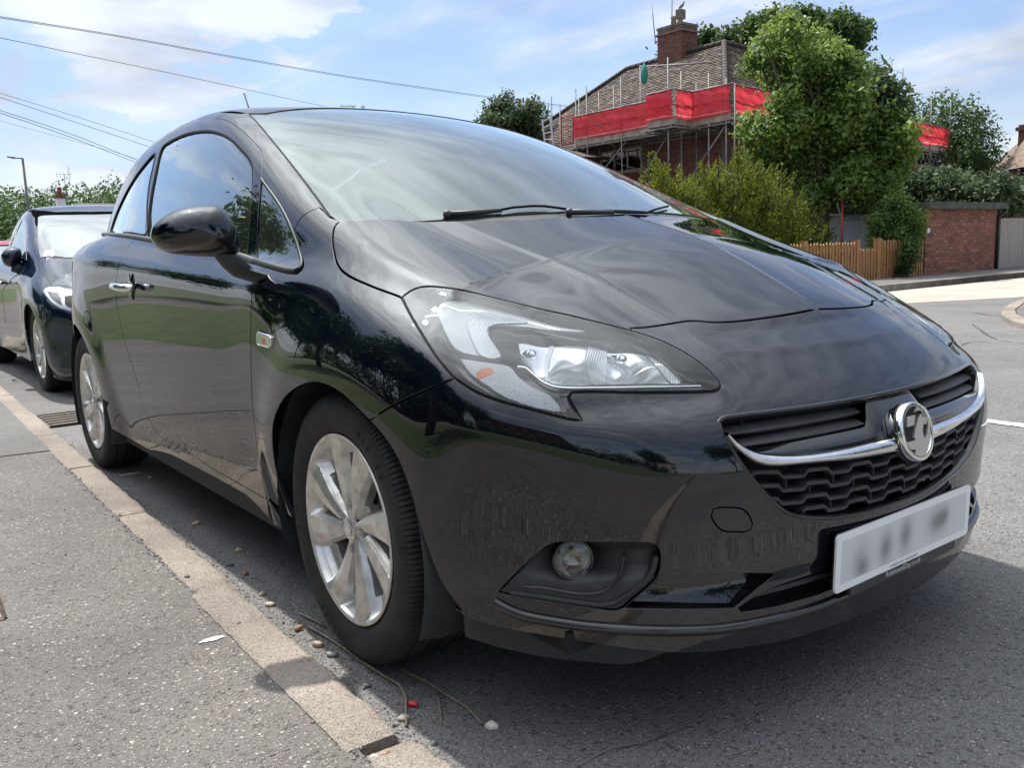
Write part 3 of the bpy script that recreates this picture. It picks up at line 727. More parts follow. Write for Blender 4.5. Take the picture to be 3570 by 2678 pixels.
ins_panel('guide_inner_edge', 'P', [(470, 230), (520, 200), (620, 205), (760, 235), (860, 262), (760, 268), (640, 275), (598, 300), (598, 345), (680, 490), (560, 482), (500, 380), (470, 290)], .0165, M['flute'], h=.008, depth=.004)
ins_panel('indicator', 'P', [(425, 508), (520, 522), (700, 548), (745, 560), (800, 625), (900, 700), (1000, 745), (1078, 848), (990, 838), (850, 805), (700, 745), (580, 665), (480, 590)], .024, M['ind'], h=.008, depth=.012)
ins_panel('amber_bulb', 'P', [(525, 600), (560, 570), (630, 570), (640, 595), (590, 620), (540, 640)], .0225, M['amber'], h=.01, depth=.002)
# shroud around the main reflectors
mainL = [(795, 362), (840, 352), (1000, 364), (1200, 385), (1400, 400), (1540, 415), (1640, 450), (1720, 500), (1800, 570), (1872, 664), (1700, 668), (1400, 675), (1000, 672), (930, 640), (860, 590), (810, 470)]
with at_inset(.026):
    hole = trace('P', crom(mainL+[mainL[0]], 4)[:-1])
    L = trace('P', crom([(610, 300), (660, 288), (800, 290), (1000, 312), (1240, 345), (1500, 385), (1700, 430), (1850, 500), (1980, 600), (2075, 690), (1500, 700), (1060, 712), (1100, 800), (1150, 890), (1090, 862), (1010, 750), (900, 700), (800, 625), (745, 545), (680, 470), (625, 380)], 3)[:-1])
    both(panel('inner_bezel', L, SPH, M['shroud'], CARP, h=.012, gap=0, depth=.03, mirror=True, back=False, holes=[hole]))
with at_inset(.034):
    hole2 = trace('P', crom(mainL+[mainL[0]], 4)[:-1]); L = SPH.fwd(SPH.inv(resample(lampLoop, .015)))
    both(panel('lamp_mask', L, SPH, M['shroud'], CARP, h=.015, gap=.002, depth=0, mirror=True, back=False, holes=[hole2]))
with at_inset(.030):
    c1 = trace('P', [(960, 490)])[0]; c2 = trace('P', [(1440, 510)])[0]
    def bowl(P):
        d1 = np.linalg.norm(P-c1, axis=1); d2 = np.linalg.norm(P-c2, axis=1)
        d1m = np.linalg.norm(P-c1*[1, -1, 1], axis=1); d2m = np.linalg.norm(P-c2*[1, -1, 1], axis=1)
        return -.05*np.exp(-(np.minimum(d1, d1m)/.055)**2)-.045*np.exp(-(np.minimum(d2, d2m)/.05)**2)-.004
    def bpanel(name, pts, m, k=0.0, h=.006):
        L = trace('P', crom(pts+[pts[0]], 3)[:-1])
        r = panel(name, L, SPH, m, CARP, h=h, gap=0, depth=0, mirror=True, back=False, disp=lambda P: bowl(P)+k)
        for o in r:
            nn = len(o.data.vertices)
        both(r)
    bpanel('reflector', mainL, M['refl'])
    for pts in ([(1018, 366), (1045, 370), (1012, 450), (1030, 560), (1095, 668), (1060, 668), (995, 560), (985, 450)],
                [(1262, 392), (1380, 400), (1392, 470), (1385, 560), (1400, 672), (1300, 672), (1262, 560), (1248, 470)],
                [(1620, 445), (1700, 490), (1790, 565), (1866, 662), (1800, 664), (1740, 590), (1690, 520)]):
        bpanel('fluted_band', pts, M['flute'], .003)
    both(bpanel_ := []) if False else None
def ball(mb, c, r, sx=1, n=14, m=0, axis=None):
    V = []; F = []
    for i in range(n//2+1):
        th = math.pi*i/(n//2)
        for k in range(n): V.append((c[0]+r*math.sin(th)*math.cos(2*math.pi*k/n)*sx, c[1]+r*math.sin(th)*math.sin(2*math.pi*k/n), c[2]+r*math.cos(th)))
    for i in range(n//2):
        for k in range(n): F.append((i*n+k, (i+1)*n+k, (i+1)*n+(k+1) % n, i*n+(k+1) % n))
    mb.add(V, F, m)
for sgn, k in ((1, 0), (-1, 1)):
    for cx, cp in ((860, c1), (1445, c2)):
        with at_inset(.05): q = trace('P', [(cx, 480 if cx < 1000 else 512)])[0]
        mb = MB(); mb.tube([q*[1, sgn, 1]+np.array([-.03, 0, 0]), q*[1, sgn, 1], q*[1, sgn, 1]+np.array([.012, 0, 0])], [.006, .008, .010], 14); ball(mb, q*[1, sgn, 1]+np.array([.014, 0, 0]), .010)
        mb.build('bulb_cap', M['chrome2'], lens[k], True)
with at_inset(.018):
    tl = cl('P', [(795, 562), (850, 570), (900, 612), (960, 660), (1030, 690), (1110, 700), (1300, 700), (1600, 695), (1990, 688)])
    both(strip('chrome_line', tl, .0055, M['chrome'], CARP, h=.002, mirror=True))
# ---------------- grille
def gsurf(y, z, ins):
    y = np.atleast_1d(np.asarray(y, float)); z = np.broadcast_to(np.asarray(z, float), y.shape)
    xf = F0(z)-.235*y*y-Kc(z)*(sp(np.abs(y)-.588, .09)-sp(-.588, .09)); return np.c_[xf-ins, y, z]
yy = np.linspace(-.47, .47, 30); zz = np.linspace(.37, .61, 8)
V = np.vstack([gsurf(yy, z, .075) for z in zz]); Fq = [(i*30+j, i*30+j+1, (i+1)*30+j+1, (i+1)*30+j) for i in range(7) for j in range(29)]
grille = mesh_obj('grille', V, Fq, M['inner'], CARP, True)
strip('grille_rim', grille_loop, .008, M['gloss'], CARP, h=.002, lift=-.001, sink=.03, closed=True).parent = grille
poly_g = grille_loop[:, 1:]
def inside_g(y, z): return inpoly(np.c_[y, z], poly_g)
def slat(name, ys, zs, ins, hgt, dep, m, parent, tip=.0):
    P = gsurf(ys, zs, ins); n = len(P); V = []; F = []
    prof = [(0, -hgt*.5), (-.0012, -hgt*.62), (-dep, -hgt*.45), (-dep, hgt*.45), (-.0015, hgt*.62), (0, hgt*.5)]
    for p in P: V += [p+np.array([a, 0, b]) for a, b in prof]
    k = len(prof)
    for i in range(n-1):
        for q in range(k): F.append((i*k+q, (i+1)*k+q, (i+1)*k+(q+1) % k, i*k+(q+1) % k))
    F += [tuple(reversed(range(k))), tuple((n-1)*k+q for q in range(k))]
    V = np.array(V); f = F[k//2]
    return mesh_obj(name, V, [g_[::-1] for g_ in F], m, parent, True, sharp=40)
per, amp = .122, .010
def zig(y, ph):
    u = ((y/per+ph) % 1.0); w = .07
    return np.where(u < .5-w, 1, np.where(u < .5, 1-(u-.5+w)/w, np.where(u < 1-w, 0, (u-1+w)/w)))
for r, z0 in enumerate((.481, .456, .431, .407)):
    ys = np.sort(np.r_[np.linspace(-.455, .455, 240)])
    zs = z0-amp+amp*zig(ys, .40)+.155*ys*ys
    ok = inside_g(ys, zs-.006) & inside_g(ys, zs+.006)
    slat('slat', ys[ok], zs[ok], .016, .0065, .038, M['plastic'], grille)
mbv = MB()
for j in range(-4, 5):
    for r, z0 in enumerate((.481, .456, .431)):
        y = (j+.35+.0)*per
        for yv, on in ((y+.5*per*0-.40*per+.25*per, r % 2 == 0), (y-.40*per+.75*per, r % 2 == 1)):
            z1 = z0-amp*.5+.155*y*y; z2 = z1-.025
            if on and inside_g(np.array([yv]), np.array([z2-.008]))[0] and inside_g(np.array([yv]), np.array([z1]))[0]:
                p = gsurf(yv, z2, .020)[0]; mbv.box((p[0]-.035, yv-.0014, z2), (p[0], yv+.0014, z1))
mbv.build('cross_ribs', M['plastic'], grille)['kind'] = 'stuff'
for z0, ye in ((.578, .452), (.556, .44)):
    for sgn in (-1, 1):
        ys = np.linspace(.112, ye, 30); zs = np.full(30, z0)+.0*ys
        wv = .020*np.sin(np.linspace(.25, math.pi-.25, 30))**.4
        V = []; F = []; P = gsurf(sgn*ys, zs, .022)
        for p, q in zip(P, wv*.5):
            V += [p+np.array([-.004, 0, -q*.7]), p+np.array([0, 0, -q*.2]), p+np.array([-.014, 0, q]), p+np.array([-.05, 0, q*1.1]), p+np.array([-.05, 0, -q*.7])]
        for i in range(29):
            for k in range(5): F.append((i*5+k, (i+1)*5+k, (i+1)*5+(k+1) % 5, i*5+(k+1) % 5) if sgn < 0 else (i*5+(k+1) % 5, (i+1)*5+(k+1) % 5, (i+1)*5+k, i*5+k))
        F += [tuple(range(5)), tuple(29*5+k for k in reversed(range(5)))]
        mesh_obj('upper_slat', V, F, M['plastic'], grille, True, sharp=40)
mbv = MB()
for yv in (-.40, -.32, -.235, -.15, .15, .235, .32, .40):
    p = gsurf(yv, .57, .045)[0]; mbv.box((p[0]-.03, yv-.001, .545), (p[0], yv+.001, .60))
mbv.build('upper_ribs', M['plastic'], grille)['kind'] = 'stuff'
# gloss panel between upper slats and chrome bar, with the bulge that carries the badge
by = np.array([-.471, -.462, -.448, -.425, -.395, -.35, -.28, -.20, -.10, 0]); bzt = np.array([.590, .577, .564, .549, .539, .531, .525, .5225, .522, .522]); bzb = np.array([.584, .566, .548, .530, .519, .514, .509, .502, .497, .495])
BT = Spl(list(zip(by, bzt))+[(-y, z) for y, z in zip(by[:-1], bzt[:-1])]); BBt = Spl(list(zip(by, bzb))+[(-y, z) for y, z in zip(by[:-1], bzb[:-1])])
ys = np.linspace(-.469, .469, 90); V = []; F = []
for y in ys:
    zt_, zb_ = float(BT(y)), float(BBt(y)); bump_ = .004*math.exp(-(abs(y)/.085)**4)
    pr_ = []
    for k in range(9):
        u = k/8; z = zb_+(zt_-zb_)*u; o = math.sin(math.pi*(.12+.76*u))*.010-.006+bump_
        pr_.append(gsurf(y, z, 0)[0]+np.array([o, 0, 0]))
    pr_.append(gsurf(y, zt_, .03)[0]); pr_.insert(0, gsurf(y, zb_, .03)[0]); V += pr_
for i in range(89):
    for k in range(10): F.append((i*11+k, (i+1)*11+k, (i+1)*11+k+1, i*11+k+1))
mesh_obj('chrome_bar', V, F, M['chrome2'], CARP, True)
V = []; F = []
for y in ys:
    zt_ = float(BT(y))+.001; ay = abs(y)
    top = .548+.0*ay if ay > .12 else .548+.048*(1-sstep(ay, .075, .118)); top = min(top, .60); top = max(top, zt_+.001)
    bump_ = .006*math.exp(-(ay/.085)**4)
    for k in range(6):
        u = k/5; z = zt_+(top-zt_)*u; V.append(gsurf(y, z, .008+.016*u*u)[0]+np.array([bump_*(1-u*.6), 0, 0]))
for i in range(89):
    for k in range(5): F.append((i*6+k, (i+1)*6+k, (i+1)*6+k+1, i*6+k+1))
mesh_obj('grille_bridge', V, F, M['gloss'], CARP, True)
# ---------------- badge
BP = np.array([.856, -.003, .530]); bt_ = math.radians(14)
BN = np.array([math.cos(bt_), 0, math.sin(bt_)]); BU = np.array([0, 1.0, 0]); BV = np.cross(BN, BU)
Mb = Matrix(((BU[0], BV[0], BN[0], BP[0]), (BU[1], BV[1], BN[1], BP[1]), (BU[2], BV[2], BN[2], BP[2]), (0, 0, 0, 1)))
def badge_w(V): return [tuple(BP+BU*x+BV*y+BN*z) for x, y, z in V]
R_ = .0605
V, F = lathe([(.02, -.022), (R_*.98, -.022), (R_*1.0, -.012), (R_, -.006), (R_*.985, .000), (R_*.965, .0035), (R_*.94, .0045), (R_*.82, .0040), (R_*.80, .001), (R_*.79, -.003)], 64, 'z')
badge = mesh_obj('front_badge', badge_w(V), F, M['chrome'], CARP, True, sharp=50)
V, F = lathe([(.0001, -.002), (R_*.80, -.002)], 64, 'z'); mesh_obj('badge_disc', badge_w(V), F, M['inner'], badge, True)
V, F = lathe([(R_*1.005, -.012), (R_*1.005, -.0085)], 64, 'z'); mesh_obj('badge_groove', badge_w(V), F, M['inner'], badge, True)
def onbadge(pts, off=0):
    d = rays('W', pts); P0 = BP+BN*off; tt = ((P0-CAMP)@BN)/(d@BN); P = CAMP+d*tt[:, None]-P0; return np.c_[P@BU, P@BV]
def flat_poly(name, uv, z0, z1, m, parent, tow):
    a = .5*np.sum(uv[:, 0]*np.roll(uv[:, 1], -1)-np.roll(uv[:, 0], -1)*uv[:, 1])
    if a < 0: uv = uv[::-1]
    vs, es, fs, *_ = delaunay_2d_cdt([Vector(p) for p in uv], [(i, (i+1) % len(uv)) for i in range(len(uv))], [], 0, 1e-7, True)
    fs = [f for f in fs if inpoly(np.array([np.mean([tuple(vs[i]) for i in f], axis=0)]), uv)[0]]
    vs = np.array([tuple(v) for v in vs]); n = len(vs)
    V = [(x, y, z1) for x, y in vs]+[(x, y, z0) for x, y in vs]
    F = [tuple(f) for f in fs]+[(i+n, (i+1) % len(uv)+n, (i+1) % len(uv), i) for i in range(len(uv))]
    return mesh_obj(name, tow(V), F, m, parent)
gr_ = [(950, 280), (965, 345), (1000, 345), (1030, 385), (1038, 470), (1010, 465), (1000, 450), (975, 490), (968, 560), (975, 640), (1000, 715), (1040, 640), (1060, 480), (1050, 350), (1010, 270), (950, 235), (880, 235), (825, 265), (850, 200), (930, 148), (1010, 175), (1062, 262), (1092, 410), (1098, 640), (1066, 850), (990, 985), (900, 1050), (815, 1035), (792, 1022), (850, 950), (845, 890), (800, 910), (760, 890), (700, 890), (690, 830), (688, 775), (740, 775), (830, 745), (850, 710), (820, 700), (840, 560), (870, 440), (900, 340)]
_c = onbadge([(872, 590)])[0]; _s = R_*.97/(abs(onbadge([(872, 60)])[0][1]-onbadge([(872, 1115)])[0][1])/2)
flat_poly('griffin_emblem', (onbadge(gr_)-_c)*_s, -.002, .0025, M['silver'], badge, badge_w)
flat_poly('emblem_flag', (onbadge([(695, 345), (838, 308), (820, 485), (700, 522)])-_c)*_s, -.002, .0028, M['silver'], badge, badge_w)
for i, ch in enumerate('VAUXHALL'):
    a = math.radians(152-i*15.5); r = R_*.885
    Mt = Mb @ Matrix.Translation((r*math.cos(a), r*math.sin(a), .0046)) @ Matrix.Rotation(a-math.pi/2, 4, 'Z')
    text_mesh('letter', ch, .0115, Mt, M['shroud2'], badge, .0002)
# ---------------- number plate
PN = np.array([math.cos(-.03), 0, -math.sin(-.03)*-1]); 
pc = np.array([.838, .012, .3085]); tilt = -.03
PV = np.array([-math.sin(tilt), 0, math.cos(tilt)]); PNn = np.array([math.cos(tilt), 0, math.sin(tilt)])
Mp = Matrix(((0, PV[0], PNn[0], pc[0]), (1, PV[1], PNn[1], pc[1]), (0, PV[2], PNn[2], pc[2]), (0, 0, 0, 1)))
def plate_w(V): return [tuple(Mp@Vector(v)) for v in V]
def rrect(w, h, r, n=6):
    out = []
    for cx, cy, a0 in ((w-r, h-r, 0), (-w+r, h-r, 90), (-w+r, -h+r, 180), (w-r, -h+r, 270)):
        for k in range(n+1): a = math.radians(a0+90*k/n); out.append((cx+r*math.cos(a), cy+r*math.sin(a)))
    return np.array(out)
M['plate'] = mat('reflective_plate', (.88, .89, .90), .38, 0, .4, .15)
t_ = M['plate'].node_tree; g_ = G(t_); b_ = bsdf(M['plate']); ov = g_.n('ShaderNodeSeparateXYZ', {0: objco(g_)})
# the characters are unreadable grey smudges in the photograph: soft printed blotches of the same size
sm = None
for cy, cz, wy, wz, k in ((-.175, -.010, .030, .034, .50), (-.165, -.028, .022, .016, .5), (-.085, -.006, .024, .032, .85), (-.01, .004, .024, .034, .85), (.12, .004, .038, .028, .90), (.15, .010, .018, .018, .5)):
    dy = g_.math('DIVIDE', g_.math('SUBTRACT', ov.outputs[1], cy+.012), wy); dz = g_.math('DIVIDE', g_.math('SUBTRACT', ov.outputs[2], cz+.3085), wz)
    e = g_.math('EXPONENT', g_.math('MULTIPLY', g_.math('ADD', g_.math('MULTIPLY', dy, dy), g_.math('MULTIPLY', dz, dz)), -1.0))
    e = g_.math('MULTIPLY', e, k); sm = e if sm is None else g_.math('ADD', sm, e)
inn = g_.math('MULTIPLY', g_.math('LESS_THAN', g_.math('ABSOLUTE', g_.math('SUBTRACT', ov.outputs[1], .012)), .243), g_.math('LESS_THAN', g_.math('ABSOLUTE', g_.math('SUBTRACT', ov.outputs[2], .309)), .043))
c_ = g_.mix(inn, (.88, .89, .90), (.66, .67, .70)); c_ = g_.mix(g_.math('MINIMUM', g_.math('MULTIPLY', sm, inn), .92), c_, (.15, .15, .16)); t_.links.new(c_, b_.inputs['Base Color'])
plate = flat_poly('number_plate', rrect(.26, .0575, .010), -.002, .002, M['plate'], CARP, plate_w)
flat_poly('plate_holder', rrect(.262, .0575, .012)*[.95, 1.0]+[0, -.003], -.012, -.0025, M['plastic'], plate, plate_w)
flat_poly('holder_strip', rrect(.205, .010, .002)+[0.0, -.0665], -.006, .0015, M['plastic'], plate, plate_w)
M['print_w'] = mat('pale_print', (.55, .55, .55), .5); M['print_k'] = mat('dark_print', (.03, .03, .035), .5)
text_mesh('dealer_lettering', 'RobinsandDay.co.uk', .0165, Mp@Matrix.Translation((-.01, -.0665, .0018)), M['print_w'], plate, .0002)
text_mesh('plate_maker_lettering', 'ROBINS & DAY CHISLEHURST', .0075, Mp@Matrix.Translation((-.01, -.0515, .0021)), M['print_k'], plate, .0001, 1.1)
MB().box((.76, -.2, .262), (.829, .22, .352)).build('plate_bracket', M['inner'], plate)
# ---------------- lower intake, lip, deflector
def xfs(y, z): return gsurf(y, z, 0)
ih2 = np.linspace(-.44, .44, 30)
V = np.vstack([gsurf(ih2, z, .07) for z in (.20, .24, .28, .33)]); mesh_obj('lower_intake', V, [(i*30+j, i*30+j+1, (i+1)*30+j+1, (i+1)*30+j) for i in range(3) for j in range(29)], M['inner'], CARP, True)
for z0 in (.243, .272, .296):
    ys = np.linspace(-.40, .40, 40); ok = inpoly(np.c_[ys, np.full(40, z0)], in_loop[:, 1:]); 
    if ok.sum() > 3: slat('intake_slat', ys[ok], np.full(ok.sum(), z0), .022, .009, .03, M['plastic'], CARP)
lip = cl('F', [(240, 428), (290, 455), (350, 478), (480, 503), (600, 519), (750, 530), (880, 534), (1000, 532), (1100, 524), (1250, 497), (1400, 458), (1550, 400), (1690, 334)], 5); lip[-1][1] = 0
lipf = J(lip, mir(lip)[::-1][1:])
strip('splitter_lip', resample(lipf, .015, False), .020, M['paint'], CARP, h=.009, lift=.001, sink=.004, n=9)
def fdefl(P):
    s_ = np.abs(P[:, 1]); xf = .79-.235*s_*s_-1.0*(sp(s_-.56, .09)-sp(-.56, .09)); return P[:, 0]-xf+.035
def trace_f(z, pts, f):
    d = rays(z, pts); d = d/np.linalg.norm(d, axis=1)[:, None]; ts = np.linspace(.8, 3.5, 900); out = []
    for dd in d:
        P = CAMP+ts[:, None]*dd; v = f(P); i = np.argmax(v < 0); out.append(P[i])
    return np.array(out)
dt = trace_f('J', crom([(780, 60), (900, 110), (1200, 175), (1500, 225), (1850, 255), (2150, 225)], 5), fdefl)
db = trace_f('J', crom([(800, 232), (1000, 292), (1300, 355), (1600, 388), (1850, 396), (2120, 305)], 5), fdefl)
db = db[:len(dt)]; V = np.vstack([dt+[0, 0, .03], db, db-[.012, 0, 0], dt-[.012, 0, 0]+[0, 0, .03]]); n_ = len(dt)
F = [(i+a*n_, i+1+a*n_, i+1+b*n_, i+b*n_) for i in range(n_-1) for a, b in ((0, 1), (1, 2), (2, 3))]+[(0, n_, 2*n_, 3*n_), (n_-1, 4*n_-1, 3*n_-1, 2*n_-1)]
mesh_obj('air_deflector', V, F, M['plastic'], CARP, True, sharp=40); mesh_obj('air_deflector', V*[1, -1, 1], [f[::-1] for f in F], M['plastic'], CARP, True, sharp=40)
# ---------------- fog lamps
fogd = lambda P: -.004-.035*np.exp(-(((np.abs(P[:, 1])-.700)/.050)**2+((P[:, 2]-.362)/.030)**2)**1.5)-.020*np.exp(-((P[:, 2]-.368)/.028)**4)*sstep(.80-np.abs(P[:, 1]), .05, .12)
fog = panel('fog_lamp_surround', fogL, SPH, M['plastic'], CARP, h=.007, gap=.001, depth=0, mirror=True, back=False, disp=fogd)
for z_, w__ in (([(300, 397), (430, 413), (560, 433), (660, 440), (745, 398), (825, 322), (842, 262)], .010), ([(345, 372), (440, 380), (540, 398), (640, 392), (700, 340), (722, 262)], .006)):
    st2 = strip('surround_ridge', cl('F', z_, 4), w__, M['plastic'], CARP, h=.004, lift=-.003, sink=.02, mirror=True)
    for k, o in enumerate(st2): o.parent = fog[k]
FCP = trace('BB', [(648, 315)])[0]; fn = fgrad(FCP[None])[0]; fn = np.array([.86, -.50, .02]); fn /= np.linalg.norm(fn)
fu = np.cross([0, 0, 1.0], fn); fu /= np.linalg.norm(fu); fv = np.cross(fn, fu)
FC = FCP-fgrad(FCP[None])[0]*.016
M['foggl'] = glassmat('fog_lamp_glass', (.55, .55, .52), 1.6)
M['fogbowl'] = mat('hazed_reflector', (.62, .62, .60), .16, 1.0)
for sgn, k in ((1, 0), (-1, 1)):
    def tw(V): return [tuple((FC+fu*x+fv*y+fn*z)*[1, sgn, 1]) for x, y, z in V]
    V, F = lathe([(.0005, -.03), (.015, -.028), (.027, -.018), (.033, .0)], 40, 'z'); F = F if sgn > 0 else [f[::-1] for f in F]
    mesh_obj('fog_reflector', tw(V), F, M['fogbowl'], fog[k], True)
    V, F = lathe([(.0005, .0065), (.012, .006), (.024, .0035), (.0335, 0)], 40, 'z'); mesh_obj('fog_lens', tw(V), F, M['foggl'], fog[k], True)
    V, F = lathe([(.033, -.02), (.0335, .002), (.0355, .005), (.038, .003), (.039, -.02)], 40, 'z'); mesh_obj('fog_ring', tw(V), F, M['gloss'], fog[k], True)
# ---------------- wheels
def make_wheel():
    tyre_p = [(.212, -.058), (.208, -.066), (.214, -.082), (.225, -.090), (.255, -.0985), (.275, -.0985), (.290, -.094), (.2985, -.088), (.303, -.080)]
    segs = 160; V = []; F = []
    groove = [(-.058, -.050), (-.020, -.011), (.011, .020), (.050, .058)]
    hs = [-.080, -.0605, -.058, -.050, -.048, -.034, -.0215, -.020, -.011, -.0095, 0, .0095, .011, .020, .0215, .034, .048, .050, .058, .0605, .080]
    prof = list(tyre_p)
    for h in hs[1:-1]:
        ing = any(a <= h <= b for a, b in groove); crown = .3095-.9*h*h
        prof.append((crown-(.007 if ing else 0), h))
    prof += [(r, -h) for r, h in reversed(tyre_p)]
    nP = len(prof)
    for i, (r, h) in enumerate(prof):
        for k in range(segs*3):
            u = k % 3; rr_ = r
            sh = abs(h)
            if .060 <= sh <= .094 and r > .285 and u == 1: rr_ = r-.0045
            if r > .302 and .022 < sh < .048 and u == 1: rr_ = r-.004
            ang = 2*math.pi*(k+(.35 if u == 1 else 0)+h*14)/(segs*3)
            V.append((rr_*math.cos(ang), h, rr_*math.sin(ang)))
    n = segs*3
    for i in range(nP-1):
        for k in range(n): F.append((i*n+k, i*n+(k+1) % n, (i+1)*n+(k+1) % n, (i+1)*n+k))
    # flatten the contact patch a little
    V = [(x, y, max(z, -.3095+.000)) for x, y, z in V]
    tyre = mesh_obj('wheel', V, F, M['tyre'], None, True, sharp=28)
    # raised sidewall lettering
    for txt, a0 in (('ECO 16', 62), ('195/55', 262), ('R16', 190)):
        for i, ch in enumerate(txt):
            a = math.radians(a0-i*5.2); r = .262
            Mt = Matrix.Translation((r*math.cos(a), -.0990, r*math.sin(a))) @ Matrix.Rotation(-(a-math.pi/2), 4, 'Y') @ Matrix.Rotation(math.pi/2, 4, 'X')
            if ch != ' ': text_mesh('sidewall_letter', ch, .021, Mt, M['tyre'], tyre, .0012)
    # barrel + rim edge
    V, F = lathe([(.2135, -.084), (.2165, -.088), (.2155, -.0905), (.210, -.0905), (.2065, -.087), (.2035, -.078), (.198, -.06), (.195, .08)], 120)
    mesh_obj('rim', V, F, M['alloy'], tyre, True, sharp=50)
    # face: ten swept blades in a polar height field with windows
    NR, NA = 56, 1000; rs_ = np.linspace(.026, .2075, NR); V = []; keep = np.zeros((NR, NA), bool); TAU = 2*math.pi
    for i, r in enumerate(rs_):
        q = (r-.026)/(.2075-.026)
        for k in range(NA):
            th = TAU*k/NA; sw = th+.16*q                       # slight sweep
            best = 9; side_ = 0
            for m_ in range(4):
                for o_ in (-1, 1):
                    c_ = m_*TAU/4+o_*math.radians(17.5+3.0*q); d_ = (sw-c_+math.pi) % TAU-math.pi
                    if abs(d_) < abs(best): best = d_; side_ = o_
            w_ = (.016+.058*q**1.1)/2/r                         # half angle of the blade
            w_ = min(w_, math.radians(21)); v = best*side_/w_   # +1 = outer edge of the pair
            dd_ = (sw+TAU/8) % (TAU/4)-TAU/8                    # from the pair centre
            if abs(v) <= 1:
                dep = .001+.011*max(0, (v-.15)/.85)*(.35+.65*q)+.006*max(0, (.15-v)/1.15)*(1-q*.5); gap_ = False
            else:
                gap_ = True; e = min(1, (abs(v)-1)*w_*r/.012); dep = .009+.024*e**.8*min(1, .25+q*1.6)
                if v > 1: dep += .004*e
            dish = .011*(1-q)**1.3
            if q > .88: u_ = (q-.88)/.12; dep = dep*(1-u_*u_)
            y = -.0885+dep+dish
            if .06 < q < .28:
                for m_ in range(4):
                    a = m_*TAU/4-.02; dx = r*math.cos(th)-.050*math.cos(a); dz = r*math.sin(th)-.050*math.sin(a); rr2 = dx*dx+dz*dz
                    if rr2 < .0125**2: y += .022*min(1, (.0125**2-rr2)/.00004)
            V.append((r*math.cos(th), y, r*math.sin(th)))
            e2 = (abs(v)-1)*w_*r
            keep[i, k] = not (gap_ and e2 > .0065 and .26 < q < (.80 if abs(dd_) < math.radians(16) else .74))
    F = [(i*NA+k, i*NA+(k+1) % NA, (i+1)*NA+(k+1) % NA, (i+1)*NA+k) for i in range(NR-1) for k in range(NA) if keep[i, k] and keep[i, (k+1) % NA] and keep[i+1, k] and keep[i+1, (k+1) % NA]]
    n0 = len(V)
    V2 = [(x*.998, y+.022, z*.998) for x, y, z in V]; 
    from collections import Counter
    ec = Counter()
    for f in F:
        for a, b in zip(f, f[1:]+f[:1]): ec[(a, b)] += 1
    side = [(b, a, a+n0, b+n0) for (a, b) in ec if (b, a) not in ec]
    mesh_obj('spokes', V+V2, F+side, M['alloy'], tyre, True, sharp=24)
    V, F = lathe([(.0005, -.0845), (.014, -.0845), (.0235, -.0830), (.027, -.0800), (.0275, -.070)], 40); mesh_obj('centre_cap', V, F, M['alloy'], tyre, True, sharp=40)
    V, F = lathe([(.017, -.0848), (.0185, -.0856), (.020, -.0848)], 40); mesh_obj('cap_ring', V, F, M['chrome2'], tyre, True)
    mbx = MB()
    gp = (onbadge(gr_)-_c)*.29; 
    flat_poly('cap_emblem', gp*[1, 1], -.001, .001, M['chrome2'], tyre, lambda V: [(x, -.0850-z, y) for x, y, z in V])
    for m_ in range(4):
        a = 2*math.pi*m_/4-.02; mbx.tube([(.050*math.cos(a), -.060, .050*math.sin(a)), (.050*math.cos(a), -.050, .050*math.sin(a))], .0085, 6)
    mbx.build('wheel_bolts', M['shroud2'], tyre)
    V, F = lathe([(.03, -.03), (.128, -.03), (.128, -.012), (.03, -.012)], 60); mesh_obj('brake_disc', V, F, M['disc'], tyre, True, sharp=40)
    MB().box((-.05, -.05, .075), (.05, .02, .14)).build('brake_caliper', M['inner'], tyre)
    return tyre
M['disc'] = noisy(mat('rusty_brake_disc', (.2, .15, .12), .4, .7), (.25, .2, .17), (.12, .08, .06), 40)
wh = make_wheel(); wh.parent = CARP; wh.location = (0, -.7425, .3098); wh.rotation_euler = (0, math.radians(-2), -.028)
for x, y, ry, fl in ((-2.511, -.735, 40, 0), (0, .7425, 20, 1), (-2.511, .735, 0, 1)):
    c = copy_tree(wh, CARP); c.location = (x, y, .3098); c.rotation_euler = (0, math.radians(ry), math.pi if fl else 0)
# wheel arch liners, floor
for cx, r in ((0, .362), (-2.511, .368)):
    for sgn in (-1, 1):
        aa = np.radians(np.linspace(-25, 205, 40)); V = []; F = []
        for a in aa:
            for yv, rr_ in ((.845, r-.012), (.80, r), (.50, r)): V.append((cx+rr_*math.cos(a), sgn*yv*(1 if cx == 0 else .985), .312+rr_*math.sin(a)))
        F = [(i*3+k, i*3+k+1, (i+1)*3+k+1, (i+1)*3+k) for i in range(39) for k in range(2)]
        n0 = len(V); V += [(cx, sgn*.5, .31)]; F += [(i*3+2, n0, (i+1)*3+2) for i in range(39)]
        mesh_obj('wheel_arch_liner', V, F, M['plastic'], CARP, True)
mb = MB(); mb.box((-2.95, -.70, .19), (.60, .70, .23)); mb.box((-2.05, -.80, .19), (-.42, .80, .24)); mb.box((-3.0, -.5, .22), (-2.9, .5, .9)); mb.box((-.45, -.62, .24), (-.40, .62, .93))
mb.build('floor_pan', M['inner'], CARP)
mb = MB(); mb.box((.35, -.45, .2), (.55, .45, .62)); mb.box((-.3, -.6, .3), (.3, .6, .74)); mb.build('engine_bay', M['inner'], CARP)
